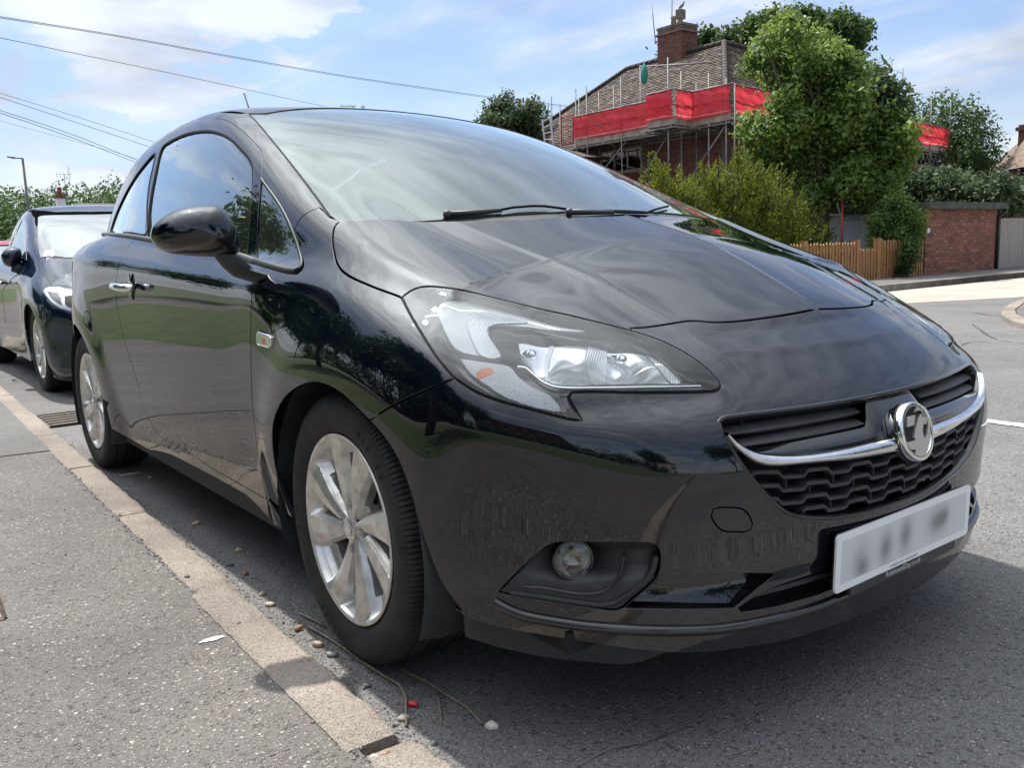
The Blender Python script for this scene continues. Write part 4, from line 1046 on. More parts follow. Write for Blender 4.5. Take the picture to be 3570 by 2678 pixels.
# ---------------- door handle, repeater, antenna
hp = SIDE.fwd(np.array([(-1.60, .832)]))[0]; hn = np.array([0, -1.0, 0])
V, F = lathe([(.0005, .014), (.02, .012), (.040, .004), (.050, -.004)], 32, 'y')
for sgn in (-1, 1):
    mb = MB(); pts = [(x, sgn*(-hp[1]+o), .832+dz) for x, o, dz in ((-1.70, .012, .004), (-1.695, .034, .004), (-1.66, .046, .003), (-1.60, .048, .001), (-1.54, .044, -.001), (-1.515, .032, -.002), (-1.51, .008, -.002))]
    mb.tube(pts, [.010, .014, .0155, .0155, .0145, .014, .010], 12)
    h = mb.build('door_handle', M['chrome'], CARP, True)
    V, F = lathe([(.0005, -.018), (.02, -.016), (.036, -.006), (.040, .001)], 30, 'y'); V = [(x*.72-1.59, sgn*(.838+(-yv if True else 0)-.0)-sgn*.0, z*1.25+.832) for x, yv, z in V]
    V = [(x, sgn*(.8385-.0) + (-sgn)*0 + sgn*(-abs(0)) + sgn*0, z) for x, yv, z in V] if False else V
    cup, F2 = lathe([(.0005, .0), (.015, .001), (.030, .001), (.036, -.001)], 30, 'y')
    mesh_obj('handle_cup', [(x*.75-1.60, sgn*(-hp[1]+.0055+yv), z*1.35+.832) for x, yv, z in cup], F2, M['shroud'], h, True)
rp = [(-.412, .716), (-.300, .708)]
rl = trace('A', [(1664, 1222), (1672, 1210), (1740, 1235), (1752, 1250), (1748, 1300), (1738, 1312), (1672, 1292), (1660, 1275)])
M['repl'] = mat('repeater_lens', (.62, .60, .56), .08, .3, 1.0)
rep = panel('side_repeater', rl, SIDE, M['repl'], CARP, h=.006, gap=0, depth=.008, mirror=True, inset=-.006, back=False)
ra = trace('A', [(1700, 1252), (1722, 1258), (1720, 1290), (1698, 1284)])
for k, o in enumerate(panel('amber_bulb', ra, SIDE, M['amber'], CARP, h=.006, gap=0, depth=0, mirror=True, inset=-.0066, back=False)): o.parent = rep[k]
strip('repeater_rim', rl, .004, M['chrome'], CARP, h=.003, lift=.004, closed=True, mirror=True)
an = atdepth('K', [(1228, 186), (1188, 60)], [4.05, 4.12]); mb = MB(); mb.tube([an[0]-[0, 0, .03], an[0]], [.02, .012], 10); mb.tube([an[0], an[0]*.85+an[1]*.15, an[1]], [.0045, .0035, .0045], 8); mb.build('roof_aerial', M['inner'], CARP, True)
# ---------------- door mirrors
mo = crom([(408, 1240), (425, 1165), (480, 1105), (560, 1050), (660, 1010), (770, 990), (880, 985), (960, 990), (1020, 1025), (1075, 1090), (1115, 1155), (1140, 1215), (1155, 1290), (1150, 1360), (1110, 1400), (1000, 1412), (850, 1408), (700, 1398), (590, 1385), (500, 1355), (440, 1310), (408, 1240)], 5)[:-1]
mc = (790, 1210)
mirr = []
dm = rays('K', mo); mcd = rays('K', [mc])[0]
# the housing's rim lies in a plane whose normal points forward and slightly outward
mp0 = onplane('K', [mc], 1, -.965)[0]; mN = np.array([.97, -.22, .05]); mN /= np.linalg.norm(mN)
tt = ((mp0-CAMP)@mN)/(dm@mN); mrim = CAMP+dm*tt[:, None]
NRg = 14; ctr = mrim.mean(0); V = []; F = []; n_ = len(mrim)
for j in range(NRg+1):
    q = math.cos(j/NRg*math.pi/2) if j < NRg else 0.0; bul = math.sin(j/NRg*math.pi/2)
    for p in mrim: V.append(ctr+(p-ctr)*(q**.85 if q > 0 else 0)*1.0+mN*.085*bul)
back0 = len(V)
for sc, of in ((.985, -.012), (.955, -.020), (.90, -.016), (0.0, -.012)):
    for p in mrim: V.append(ctr+(p-ctr)*sc+mN*of)
Fm = []
for j in range(NRg):
    for i in range(n_): F.append((j*n_+i, (j+1)*n_+i, (j+1)*n_+(i+1) % n_, j*n_+(i+1) % n_))
rows = [0]+[NRg+1+k for k in range(4)]
for a, b in zip(rows[:-1], rows[1:]):
    for i in range(n_): F.append((a*n_+i, a*n_+(i+1) % n_, b*n_+(i+1) % n_, b*n_+i))
V = np.array(V); zc_ = onplane('K', [(600, 1262)], 1, -.965)[0][2]
fm = [1 if np.mean([V[q][2] for q in f]) < zc_ else 0 for f in F]
fcen = V[list(F[3])].mean(0); nn = np.cross(V[F[3][1]]-V[F[3][0]], V[F[3][2]]-V[F[3][0]])
if nn@(fcen-ctr) < 0: F = [f[::-1] for f in F]
for sgn in (1, -1):
    o = mesh_obj('door_mirror', V*[1, sgn, 1], F if sgn > 0 else [f[::-1] for f in F], None, CARP, True, mats=[M['paint'], M['gloss']], fm=fm)
    mirr.append(o)
ap = atdepth('K', [(1010, 1400), (1090, 1500), (1190, 1570)], [2.42, 2.45, 2.47]); sp_ = SIDE.fwd(np.array([(-.56, .885)]))[0]
a1 = ctr+np.array([-.01, .05, -.055]); a2 = ctr+np.array([.0, .075, -.085])
def armpts(z, l, d): return atdepth(z, l, d)
dctr = float((ctr-CAMP)@CM[2])
top = [(935, 1405), (1150, 1400)]; midd = [(1010, 1500), (1225, 1465)]; bot = [(1105, 1578), (1265, 1512)]
V = []; 
for (l, r_), dd, th in ((top, dctr+.02, .045), (midd, dctr+.03, .045), (bot, dctr+.05, .05)):
    a, b = atdepth('K', [l, r_], [dd, dd]); m_ = (a+b)/2; ax = (b-a)/2; ay = -CM[2]*th
    for k in range(14): an_ = 2*math.pi*k/14; V.append(m_+ax*math.cos(an_)+ay*math.sin(an_)*.6)
F = [(j*14+i, j*14+(i+1) % 14, (j+1)*14+(i+1) % 14, (j+1)*14+i) for j in range(2) for i in range(14)]; V = np.array(V)
V = np.vstack([V, V[28:]+np.array([-.0, .06, -.02])]); F += [(28+i, 28+(i+1) % 14, 42+(i+1) % 14, 42+i) for i in range(14)]
mirr[1].location = (-.22, -.13, -.03)
for k, sgn in enumerate((1, -1)): mesh_obj('mirror_foot', V*[1, sgn, 1], F if sgn < 0 else [f[::-1] for f in F], M['plastic'], mirr[k], True, sharp=50)
# ---------------- wipers
def wiper(arm, blade, piv, pr=.012):
    mb = MB(); mb.tube(arm, [.008, .007, .005][:len(arm)] if len(arm) <= 3 else .008, 8); ball(mb, piv, pr, 1); o = mb.build('wiper', M['plastic'], CARP, True)
    mb = MB(); mb.tube(blade, .0035, 6); mb.build('blade', M['rubber'], o, True); return o
def on(z, pts, lift): P = trace(z, pts); return P+fgrad(P)*lift
w1 = on('WW', [(130, 160), (330, 148), (550, 128)], .004); b1 = on('WW', [(545, 130), (640, 112), (780, 101), (880, 102), (960, 112), (1060, 128)], .006)
wiper(w1, b1, w1[0], .011)
w2 = on('WW', [(1070, 140), (1230, 140), (1415, 142)], .003); b2 = on('WW', [(1415, 142), (1550, 146), (1660, 148), (1740, 118), (1830, 95)], .004)
wiper(w2, b2, w2[0], .011)
cw = TOP.fwd(np.array([(.02, -.40), (.045, -.2), (.055, 0), (.045, .2), (.02, .4), (-.05, .58)])); 
strip('scuttle_panel', TOP.fwd(np.array([(-.16, -.66), (-.08, -.52), (-.02, -.38), (.025, -.2), (.035, 0), (.025, .2), (-.02, .38), (-.08, .52), (-.16, .66)])), .07, M['plastic'], CARP, h=.0, lift=-.006, sink=.012)
# ---------------- cabin
M['trim'] = noisy(mat('grey_cabin_trim', (.07, .072, .075), .7), (.10, .102, .105), (.15, .152, .155), 60, bump=.1, bscale=500)
M['seat'] = noisy(mat('dark_seat_cloth', (.03, .032, .036), .9), (.025, .027, .03), (.045, .047, .05), 300, bump=.3, bscale=700, bdist=.002)
M['beige'] = mat('pale_headlining', (.45, .44, .42), .9)
def rbox(mb, lo, hi, r=.03, M_=None, m=0):
    """box with softened edges"""
    lo = np.array(lo); hi = np.array(hi); c = (lo+hi)/2; e = (hi-lo)/2; n = 6; V = []; F = []
    idx = {}
    pts = []
    for ax in range(3):
        for sg in (-1, 1):
            base = len(V); us = np.linspace(-1, 1, n)
            for a in us:
                for b in us:
                    p = np.zeros(3); p[ax] = sg; p[(ax+1) % 3] = a; p[(ax+2) % 3] = b
                    q = p*e; inn_ = np.clip(q, -(e-r), e-r); d = q-inn_; L = np.linalg.norm(d)
                    q = inn_+(d/L*r if L > 1e-9 else 0); V.append(c+q)
            for i in range(n-1):
                for j in range(n-1):
                    f = (base+i*n+j, base+(i+1)*n+j, base+(i+1)*n+j+1, base+i*n+j+1); F.append(f if sg > 0 else f[::-1])
    if M_ is not None: V = [tuple(M_@Vector(v)) for v in V]
    mb.add(V, F, m)
mb = MB(); rbox(mb, (-.62, -.68, .62), (-.12, .68, .90), .05); rbox(mb, (-.48, -.60, .80), (.02, .60, .955), .03); mb.build('dashboard', M['trim'], CARP, True)
mb = MB(); rbox(mb, (-.70, -.56, .80), (-.46, -.20, .965), .045); mb.build('instrument_cowl', M['trim'], CARP, True)
for yc in (-.36, .36):
    mb = MB(); rbox(mb, (-1.55, yc-.25, .35), (-1.0, yc+.25, .52), .05)
    Mx = Matrix.Translation((-1.55, yc, .50)) @ Matrix.Rotation(math.radians(-18), 4, 'Y'); rbox(mb, (-.07, -.24, 0), (.07, .24, .60), .06, Mx); 
    s_ = mb.build('front_seat', M['seat'], CARP, True)
    mb = MB(); rbox(mb, (-.05, -.13, .64), (.05, .13, .83), .045, Mx); mb.tube([tuple(Mx@Vector((0, -.05, .55))), tuple(Mx@Vector((0, -.05, .68)))], .006, 6); mb.tube([tuple(Mx@Vector((0, .05, .55))), tuple(Mx@Vector((0, .05, .68)))], .006, 6); mb.build('headrest', M['seat'], s_, True)
mb = MB(); rbox(mb, (-2.35, -.62, .35), (-1.95, .62, .55), .05); Mx = Matrix.Translation((-2.38, 0, .5)) @ Matrix.Rotation(math.radians(-20), 4, 'Y'); rbox(mb, (-.06, -.60, 0), (.06, .60, .5), .05, Mx); mb.build('rear_seat', M['seat'], CARP, True)
V = []; F = []; sc_ = np.array([-.86, -.37, .88]); Mx = Matrix.Translation(Vector(sc_)) @ Matrix.Rotation(math.radians(-62), 4, 'Y')
mb = MB(); ring = [tuple(Mx@Vector((.185*math.cos(a), .185*math.sin(a), 0))) for a in np.linspace(0, 2*math.pi, 41)]; mb.tube(ring, .015, 10)
for a in (0.2, math.pi-.2, -math.pi/2): mb.tube([tuple(Mx@Vector((0, 0, -.02))), tuple(Mx@Vector((.18*math.sin(a), .18*math.cos(a), 0)))], .014, 6)
rbox(mb, (-.06, -.07, -.05), (.06, .07, 0), .02, Mx); mb.build('steering_wheel', M['inner'], CARP, True)
# belt and pillar trim
for sy in (-1, 1): mb = MB(); mb.tube([(-1.60, sy*.60, 1.33), (-1.66, sy*.70, .75)], .03, 6); mb.build('pillar_trim', M['trim'], CARP)
mb = MB(); mb.tube([(-1.52, -.62, 1.20), (-1.35, -.30, .80)], .018, 4); mb.build('seat_belt', M['inner'], CARP)
mr = atdepth('L', [(720, 250)], [2.9])[0]
mb = MB(); rbox(mb, (-1.02, -.11, 1.235), (-.99, .11, 1.30), .014); mb.tube([(-1.0, 0, 1.29), (-1.0, 0, 1.345)], .008, 6); mb.build('rear_view_mirror', M['inner'], CARP, True)
# ------------------------------------------------------------ cars parked behind (same construction, own proportions)
car2 = empty('parked_car', (-6.8, .31, 0), 0, 'dark blue hatchback parked behind, its white-stickered windscreen showing left of the black car', 'car')
CP2 = empty('tmp2'); O2 = np.array([-5.5, .31, 0]); XF[0] = (O2, np.array([.93, .955, 1.0])); TMAX[0] = 14.0
M['tint'] = mat('opaque_reflecting_glass', (.045, .06, .058), .03, 0, 1, .0); bsdf(M['tint']).inputs['Coat IOR'].default_value = 1.7
M['tintws'] = mat('pale_reflecting_windscreen', (.07, .09, .085), .03, 0, 1, .0); bsdf(M['tintws']).inputs['Coat IOR'].default_value = 1.5
S2 = PrSph(); S2.c = O2+np.array([.05, 0, .5])
def L2(xz): return SIDE.fwd(np.array(xz, float)+[O2[0], 0])
def T2(xy): return TOP.fwd(np.array(xy, float)+O2[:2])
def m2(P): Q = np.array(P, float).copy(); Q[:, 1] = 2*O2[1]-Q[:, 1]; return Q
def both2(o):
    me = o.data.copy(); n_ = [tuple(c.vector) for c in me.corner_normals]; me.transform(Matrix(((1, 0, 0, 0), (0, -1, 0, 2*O2[1]), (0, 0, 1, 0), (0, 0, 0, 1)))); me.flip_normals()
    c = bpy.data.objects.new(o.name.split('.')[0], me); C.objects.link(c); c.parent = o.parent; return c
def arc(cx, r, a0, a1, n=18, cz=.29): return [(cx+r*math.cos(math.radians(a)), cz+r*math.sin(math.radians(a))) for a in np.linspace(a0, a1, n)]
side = L2([(-.40, .17), (-1.2, .18), (-2.28, .20)]+arc(-2.68, .365, 195, -15)[::-1][1:-1]+[(-3.1, .2), (-3.3, .6), (-3.3, .95), (-3.12, 1.12), (-2.6, 1.30), (-2.0, 1.385), (-1.5, 1.405), (-1.26, 1.385), (-1.04, 1.325), (-.62, 1.165), (-.2, .99), (-.10, .945), (0, .905), (.18, .845), (.34, .785), (.38, .70), (.40, .60), (.385, .45)]+arc(0, .365, 22, 195)[1:])
o = panel('body_side', side, SIDE, M['paint2'], CP2, h=.035, gap=.001); both2(o)
hd = [(-.13, -.735), (0, -.785), (.18, -.785), (.33, -.765), (.45, -.68), (.56, -.5), (.64, -.25), (.66, 0)]
hb = [(.02, 0), (0, -.3), (-.05, -.55)]
hh_ = J(T2(hb), T2(hd)); o = panel('bonnet', J(hh_, m2(hh_)[::-1][1:-1]), TOP, M['paint2'], CP2, h=.035, gap=.002)
rf = [(-1.24, -.555), (-1.6, -.57), (-2.2, -.56), (-2.8, -.5)]; rf_ = T2(rf); hd2 = T2([(-1.10, -.45), (-1.02, -.2), (-1.0, 0), (-1.02, .2), (-1.10, .45)])
panel('roof', J(rf_[::-1], hd2, m2(rf_)), TOP, M['paint2'], CP2, h=.05, gap=.002)
wsl = trace('R', [(275, 328), (272, 420), (276, 520), (285, 590), (296, 622)]); wb_ = T2([(-.08, -.6), (.0, -.3), (.02, 0)])
wt_ = trace('R', [(300, 318), (500, 312), (700, 310)]); wt_ = wt_[wt_[:, 1] < O2[1]-.05]
hlf = J(wb_[::-1], wsl[::-1], wt_); panel('windscreen', J(hlf, m2(hlf)[::-1][:-1]), TOP, M['tintws'], CP2, h=.05, gap=.002, inset=-.004, depth=.006)
fb_ = J(T2(hd)[::-1], L2([(.34, .785), (.38, .70), (.40, .60), (.385, .45)]+arc(0, .365, 22, -20, 8)), S2.fwd(S2.inv(np.array([(O2[0]+.36, O2[1]-.80, .16), (O2[0]+.60, O2[1]-.70, .14), (O2[0]+.74, O2[1]-.4, .14), (O2[0]+.80, O2[1], .14)]))))
fb_[0][1] = O2[1]; panel('front_bumper', J(fb_[:-1], m2(fb_)[::-1][:-1]), S2, M['paint2'], CP2, h=.035, gap=.002)
for nm, pts in (('door_window', [(112, 545), (122, 480), (135, 420), (172, 350), (186, 345), (194, 370), (198, 470), (192, 640), (150, 600)]), ('rear_door_window', [(62, 548), (80, 480), (98, 425), (150, 352), (158, 352), (128, 420), (108, 540)])):
    o = panel(nm, trace('R', pts), SIDE, M['tint'], CP2, h=.06, gap=0, inset=-.004, depth=.006); both2(o)
M['lamp2'] = mat('lamp_clear_inner', (.42, .44, .46), .12, .7, 1, .0)
lo_ = [(314, 860), (330, 840), (360, 832), (440, 836), (560, 870), (640, 930), (640, 1000), (560, 1012), (505, 1005), (440, 985), (385, 950), (345, 905)]
o = panel('headlamp', trace('R', lo_), S2, M['lamp2'], CP2, h=.03, gap=0, inset=-.003, depth=.005); both2(o)
for nm, pts, m in (('lamp_shroud', [(345, 865), (420, 875), (440, 905), (450, 960), (420, 950), (370, 910)], M['gloss']), ('projector', [(470, 900), (520, 895), (560, 930), (555, 980), (510, 985), (475, 960)], M['inner'])):
    q = panel(nm, trace('R', pts), S2, m, CP2, h=.02, gap=0, inset=-.005, depth=.004); q.parent = o
o = panel('fog_lamp_trim', trace('R', [(432, 1390), (470, 1330), (530, 1290), (600, 1300), (620, 1400), (540, 1425), (445, 1412)]), S2, M['plastic'], CP2, h=.03, gap=0, inset=-.004, depth=.006); both2(o)
stk = panel('windscreen_sticker', trace('R', [(325, 578), (396, 575), (388, 612), (318, 615)]), TOP, M['white_st'] if 'white_st' in M else mat('white_sticker', (.8, .8, .8), .5), CP2, h=.03, gap=0, inset=-.007, depth=.002)
q = panel('sticker_print', trace('R', crom([(332, 596), (342, 584), (362, 579), (382, 584), (388, 595), (376, 606), (356, 610), (338, 607)], 2)), TOP, mat('violet_print', (.25, .16, .40), .5), CP2, h=.03, gap=0, inset=-.0095, depth=.001); q.parent = stk
strip('door_gap', trace('R', crom([(190, 700), (100, 760), (60, 800), (18, 860), (25, 960), (42, 1090)], 4)), .006, M['inner'], CP2, h=.0, lift=.001)
strip('wing_gap', trace('R', crom([(272, 650), (285, 705), (340, 765), (374, 822)], 4)), .006, M['inner'], CP2, h=.0, lift=.001)
hpt = trace('R', [(20, 800)])[0]; mb = MB(); mb.tube([hpt+[-.1, -.02, 0], hpt+[-.05, -.045, 0], hpt+[.05, -.045, 0], hpt+[.1, -.02, 0]], .014, 8); mb.build('door_handle', M['chrome'], CP2, True)
# mirror of the second car
mo2 = crom([(5, 600), (22, 575), (50, 552), (95, 543), (135, 548), (152, 562), (158, 600), (156, 640), (140, 668), (95, 684), (60, 684), (30, 668), (12, 630), (5, 600)], 3)[:-1]
mp2 = onplane('R', [(85, 610)], 0, -6.25)[0]; dd2 = rays('R', mo2); tt = ((mp2-CAMP)@mN)/(dd2@mN); mr2 = CAMP+dd2*tt[:, None]; ct2 = mr2.mean(0); n_ = len(mr2); V = []; F = []
for j in range(9):
    q = math.cos(j/8*math.pi/2) if j < 8 else 0
    for p in mr2: V.append(ct2+(p-ct2)*(q**.8 if q > 0 else 0)+mN*.10*math.sin(j/8*math.pi/2))
for p in mr2: V.append(ct2+(p-ct2)*.97-mN*.02)
for p in mr2: V.append(ct2-mN*.01)
for j in list(range(8)): F += [(j*n_+i, (j+1)*n_+i, (j+1)*n_+(i+1) % n_, j*n_+(i+1) % n_) for i in range(n_)]
F += [(i, (i+1) % n_, 9*n_+(i+1) % n_, 9*n_+i) for i in range(n_)]+[(9*n_+i, 9*n_+(i+1) % n_, 10*n_+(i+1) % n_, 10*n_+i) for i in range(n_)]
mi2 = mesh_obj('door_mirror', V, F, M['paint2'], CP2, True)
ft = onplane('R', [(110, 690), (150, 720)], 0, -6.22); mb = MB(); mb.tube([ct2+[0, .03, -.05], ft[0], ft[1]+[-.02, .05, 0], ft[1]+[-.02, .15, .0]], [.04, .045, .04, .04], 8); mb.build('mirror_foot', M['plastic'], mi2, True); both2(mi2)
XF[0] = None; TMAX[0] = 6.5
for x, y, ry, fl in ((-5.5, -.46, 30, 0), (-8.18, -.46, 10, 0), (-5.5, 1.08, 0, 1), (-8.18, 1.08, 50, 1)):
    c = copy_tree(wh, CP2); c.location = (x, y, .3195); c.scale = (1.03, 1.0, 1.03); c.rotation_euler = (0, math.radians(ry), math.pi if fl else 0)
for cx in (-5.5, -8.18):
    for sgn in (-1, 1):
        aa = np.radians(np.linspace(-25, 205, 20)); V = [(cx+rr_*math.cos(a), O2[1]+sgn*yv, .30+rr_*math.sin(a)) for a in aa for yv, rr_ in ((.87, .372), (.5, .372))]
        n0 = len(V); V += [(cx, O2[1]+sgn*.5, .3)]; mesh_obj('wheel_arch_liner', V, [(i*2, i*2+1, i*2+3, i*2+2) for i in range(19)]+[(i*2+1, n0, i*2+3) for i in range(19)], M['inner'], CP2, True)
mb = MB(); mb.box((-8.8, -.35, .18), (-4.95, .97, .26)); mb.box((-8.7, -.25, .26), (-5.2, .87, .85)); mb.build('floor_pan', M['inner'], CP2)
bpy.context.view_layer.update()
for o in list(CP2.children): o.parent = car2; o.matrix_parent_inverse = Matrix.Translation((6.8, -.31, 0))
bpy.data.objects.remove(CP2)
# a red car farther back
car3 = copy_tree(car2); car3.location = (-11.05, .58, 0); tag(car3, 'red car at the far left edge, third in the row by the kerb', 'car')
_mc = {}
def recol(o):
    if o.type == 'MESH' and any(m_ and m_.name.startswith('dark_blue') for m_ in o.data.materials):
        if o.data.name not in _mc:
            k = o.data.name; me = o.data.copy(); 
            for i, m_ in enumerate(me.materials):
                if m_ and m_.name.startswith('dark_blue'): me.materials[i] = M['paintred']
            _mc[k] = me
        o.data = _mc[o.data.name]
    for ch in o.children: recol(ch)
recol(car3)
for ch in list(car3.children):
    if ch.name.startswith('windscreen_sticker'):
        for c2 in list(ch.children): bpy.data.objects.remove(c2)
        bpy.data.objects.remove(ch)
bpy.context.view_layer.update()
for o in list(CARP.children):
    o.parent = car; o.matrix_parent_inverse = Matrix.Translation((1.25, 0, 0))
bpy.data.objects.remove(CARP)
# ------------------------------------------------------------ the street
def ground_mat(name, stones, tone, scale, contrast, bump=.6, stain=.25, fine_=1.0):
    m = mat(name, tone, .85, spec=.35); t = m.node_tree; g = G(t); b = bsdf(m); v = posco(g)
    wv = g.n('ShaderNodeVectorMath', {0: v, 1: g.n('ShaderNodeTexNoise', {'Vector': v, 'Scale': 35.0, 'Detail': 2.0}).outputs[1]}, operation='MULTIPLY_ADD'); wv.inputs[1].default_value = (1, 1, 1)
    nv = g.n('ShaderNodeVectorMath', {0: g.n('ShaderNodeTexNoise', {'Vector': v, 'Scale': 70.0, 'Detail': 2.0}).outputs[1]}, operation='SCALE'); nv.inputs['Scale'].default_value = .010
    vv = g.n('ShaderNodeVectorMath', {0: v, 1: nv.outputs[0]}, operation='ADD').outputs[0]
    v1 = g.n('ShaderNodeTexVoronoi', {'Vector': vv, 'Scale': scale}); v2 = g.n('ShaderNodeTexVoronoi', {'Vector': vv, 'Scale': scale*2.1})
    hue = g.n('ShaderNodeSeparateColor', {0: v1.outputs['Color']}); hue2 = g.n('ShaderNodeSeparateColor', {0: v2.outputs['Color']})
    cs = g.ramp(hue.outputs[0], stones); cs2 = g.ramp(hue2.outputs[1], stones)
    on1 = g.ramp(v1.outputs['Distance'], [(.30, 1), (.52, 0)]); on2 = g.ramp(v2.outputs['Distance'], [(.30, 1), (.50, 0)])
    sel = g.math('GREATER_THAN', hue.outputs[1], .42)
    base = g.mix(g.math('MULTIPLY', on2, .75), tone, cs2)
    base = g.mix(g.math('MULTIPLY', on1, sel), base, cs)
    big = g.noise(v, .9, 5, .6); mid = g.noise(v, 6.0, 4, .6)
    k = g.math('ADD', g.ramp(big, [(.3, 1-stain), (.7, 1+stain*.4)]), g.math('MULTIPLY', g.math('SUBTRACT', mid, .5), .35))
    t.links.new(g.mix(1.0, base, g.n('ShaderNodeCombineColor', {0: k, 1: k, 2: k}).outputs[0], 'MULTIPLY'), b.inputs['Base Color'])
    h = g.math('ADD', g.math('MULTIPLY', g.math('MULTIPLY', on1, sel), 1.0), g.math('MULTIPLY', on2, .5))
    h = g.math('ADD', h, g.math('MULTIPLY', mid, 1.2))
    t.links.new(g.n('ShaderNodeBump', {'Strength': bump, 'Distance': .004*fine_, 'Height': h}).outputs[0], b.inputs['Normal'])
    return m
M['road'] = ground_mat('road_asphalt', [(0, (.08, .079, .078)), (.45, (.19, .186, .181)), (.75, (.27, .262, .253)), (.93, (.33, .315, .30)), (1, (.40, .385, .37))], (.165, .161, .156), 100, 1, bump=1.0)
M['pave'] = ground_mat('footpath_asphalt', [(0, (.08, .075, .072)), (.35, (.17, .155, .147)), (.7, (.26, .235, .22)), (.9, (.34, .30, .28)), (1, (.50, .46, .43))], (.135, .124, .116), 100, 1, bump=.9)
M['concrete'] = ground_mat('pale_concrete', [(0, (.30, .25, .20)), (.5, (.40, .34, .28)), (1, (.52, .46, .40))], (.36, .31, .25), 260, 1, bump=.35, stain=.3, fine_=.5)
M['kerb'] = ground_mat('kerb_concrete', [(0, (.22, .18, .15)), (.4, (.37, .315, .265)), (.8, (.48, .42, .36)), (1, (.60, .54, .49))], (.34, .29, .245), 220, 1, bump=.9, stain=.5, fine_=.8)
M['kerb2'] = noisy(mat('weathered_kerb', (.2, .18, .16), .9), (.13, .12, .11), (.25, .23, .21), 4, bump=.4, bscale=120)
M['patch'] = ground_mat('pale_road_surface', [(0, (.30, .26, .22)), (.6, (.42, .37, .31)), (1, (.52, .47, .42))], (.36, .32, .27), 60, 1, bump=.3)
M['grass'] = noisy(mat('verge_grass', (.06, .10, .03), .9), (.035, .065, .015), (.11, .145, .05), 9, bump=.8, bscale=60, bdist=.03)
M['field'] = noisy(mat('distant_ground', (.06, .08, .03), .9), (.05, .07, .03), (.10, .11, .06), .2)
M['whiteline'] = noisy(mat('worn_road_paint', (.6, .6, .58), .7), (.20, .19, .18), (.62, .61, .58), 28, contrast=(.35, .5))
def sheet(name, pts, z, m, kind='structure'):
    vs, es, fs, *_ = delaunay_2d_cdt([Vector(p[:2]) for p in pts], [(i, (i+1) % len(pts)) for i in range(len(pts))], [], 1, 1e-6, True)
    o = mesh_obj(name, [(v[0], v[1], z) for v in vs], [tuple(f) for f in fs], m); o['kind'] = kind; return o
sheet('ground', [(-1200, -1200), (1200, -1200), (1200, 1200), (-1200, 1200)], -.012, M['field'])
def ky(x): return -.893-.022*(x+1.4) - .010*((x+1.4)/6)**2*6*0     # road-side line of the near kerb
sheet('road', [(-150, ky(-150)*0-.6), (-3.3, ky(-3.3)+.02), (0.4, ky(.4)-.02), (60, -1.2), (60, 7.6), (-.9, 7.6), (-2.4, 7.9), (-3.5, 11.1), (-3.7, 30), (-4, 120), (-6.6, 120), (-6.5, 12), (-6.6, 9.3), (-7.6, 8.2), (-150, 7.9)], 0, M['road'])
sheet('pale_road_band', [(-6.45, 8.5), (-5.3, 8.9), (-4.4, 11.5), (-3.9, 12.1), (-3.75, 30), (-6.45, 30)], .004, M['patch'])
# footpath beside the car (top at 6 cm)
def kerb_w(x): return .105
px_ = np.linspace(-14, 7, 43); inner = [(x, ky(x)-.104) for x in px_]
fp = inner+[(7, -2.75), (-14, -2.75)]
sheet('footpath', fp, .056, M['pave'])
sheet('footpath_far', [(-150, -1.0), (-14.0, -.72), (-14, -2.75), (-150, -2.75)], .055, M['pave']); sheet('footpath_behind', [(7, -1.25), (60, -1.25), (60, -2.75), (7, -2.75)], .055, M['pave'])
g_v = sheet('grass_verge', [(-150, -2.72), (60, -2.72), (60, -6.2), (-150, -6.2)], .058, M['grass'])
sheet('lane_behind', [(-150, -6.2), (60, -6.2), (60, -8.0), (-150, -8.0)], .05, M['pave'])
M['pave2'] = ground_mat('older_asphalt_patch', [(0, (.09, .09, .086)), (.35, (.15, .146, .14)), (.7, (.21, .20, .19)), (1, (.34, .33, .31))], (.13, .126, .12), 130, 1, bump=.7)
pp = onplane('I', [(-200, 132), (0, 118), (150, 108), (255, 100)], 2, .058)
sheet('footpath_patch', [tuple(q[:2]) for q in pp]+[(-8.0, ky(-8)-.115), (-8.0, -2.7), (pp[0][0]-.1, -2.7)], .0600, M['pave2'])
def crack(z, pts, w=.006):
    P = crom(onplane(z, pts, 2, .003), 4); r = random.Random(str(pts)); T = np.gradient(P, axis=0); T /= np.linalg.norm(T, axis=1)[:, None]; Nn = np.c_[-T[:, 1], T[:, 0], np.zeros(len(T))]
    V = [tuple(p+n*w*r.uniform(.3, 1)+n*r.uniform(-w, w)) for p, n in zip(P, Nn)]; V2 = [tuple(p-n*w*r.uniform(.3, 1)+n*r.uniform(-w, w)*.2) for p, n in zip(P, Nn)]; n = len(V)
    o = mesh_obj('road_crack', V+V2, [(i, i+1, n+i+1, n+i) for i in range(n-1)], M['tar']); o['kind'] = 'structure'
M['tar'] = mat('tar_seam', (.035, .033, .032), .6)
for z_, p_, w_ in (('H', [(1530, 978), (1600, 950), (1680, 945), (1760, 938)], .008), ('H', [(1420, 668), (1640, 664), (1810, 690), (2129, 700)], .012), ('H', [(1120, 470), (1500, 476), (2129, 520)], .014), ('J', [(1500, 1065), (1700, 960), (1950, 900), (2212, 800)], .0012), ('S', [(2100, 700), (2160, 735), (2212, 742)], .012), ('I', [(1035, 285), (1080, 280), (1170, 284)], .004)): crack(z_, p_, w_)
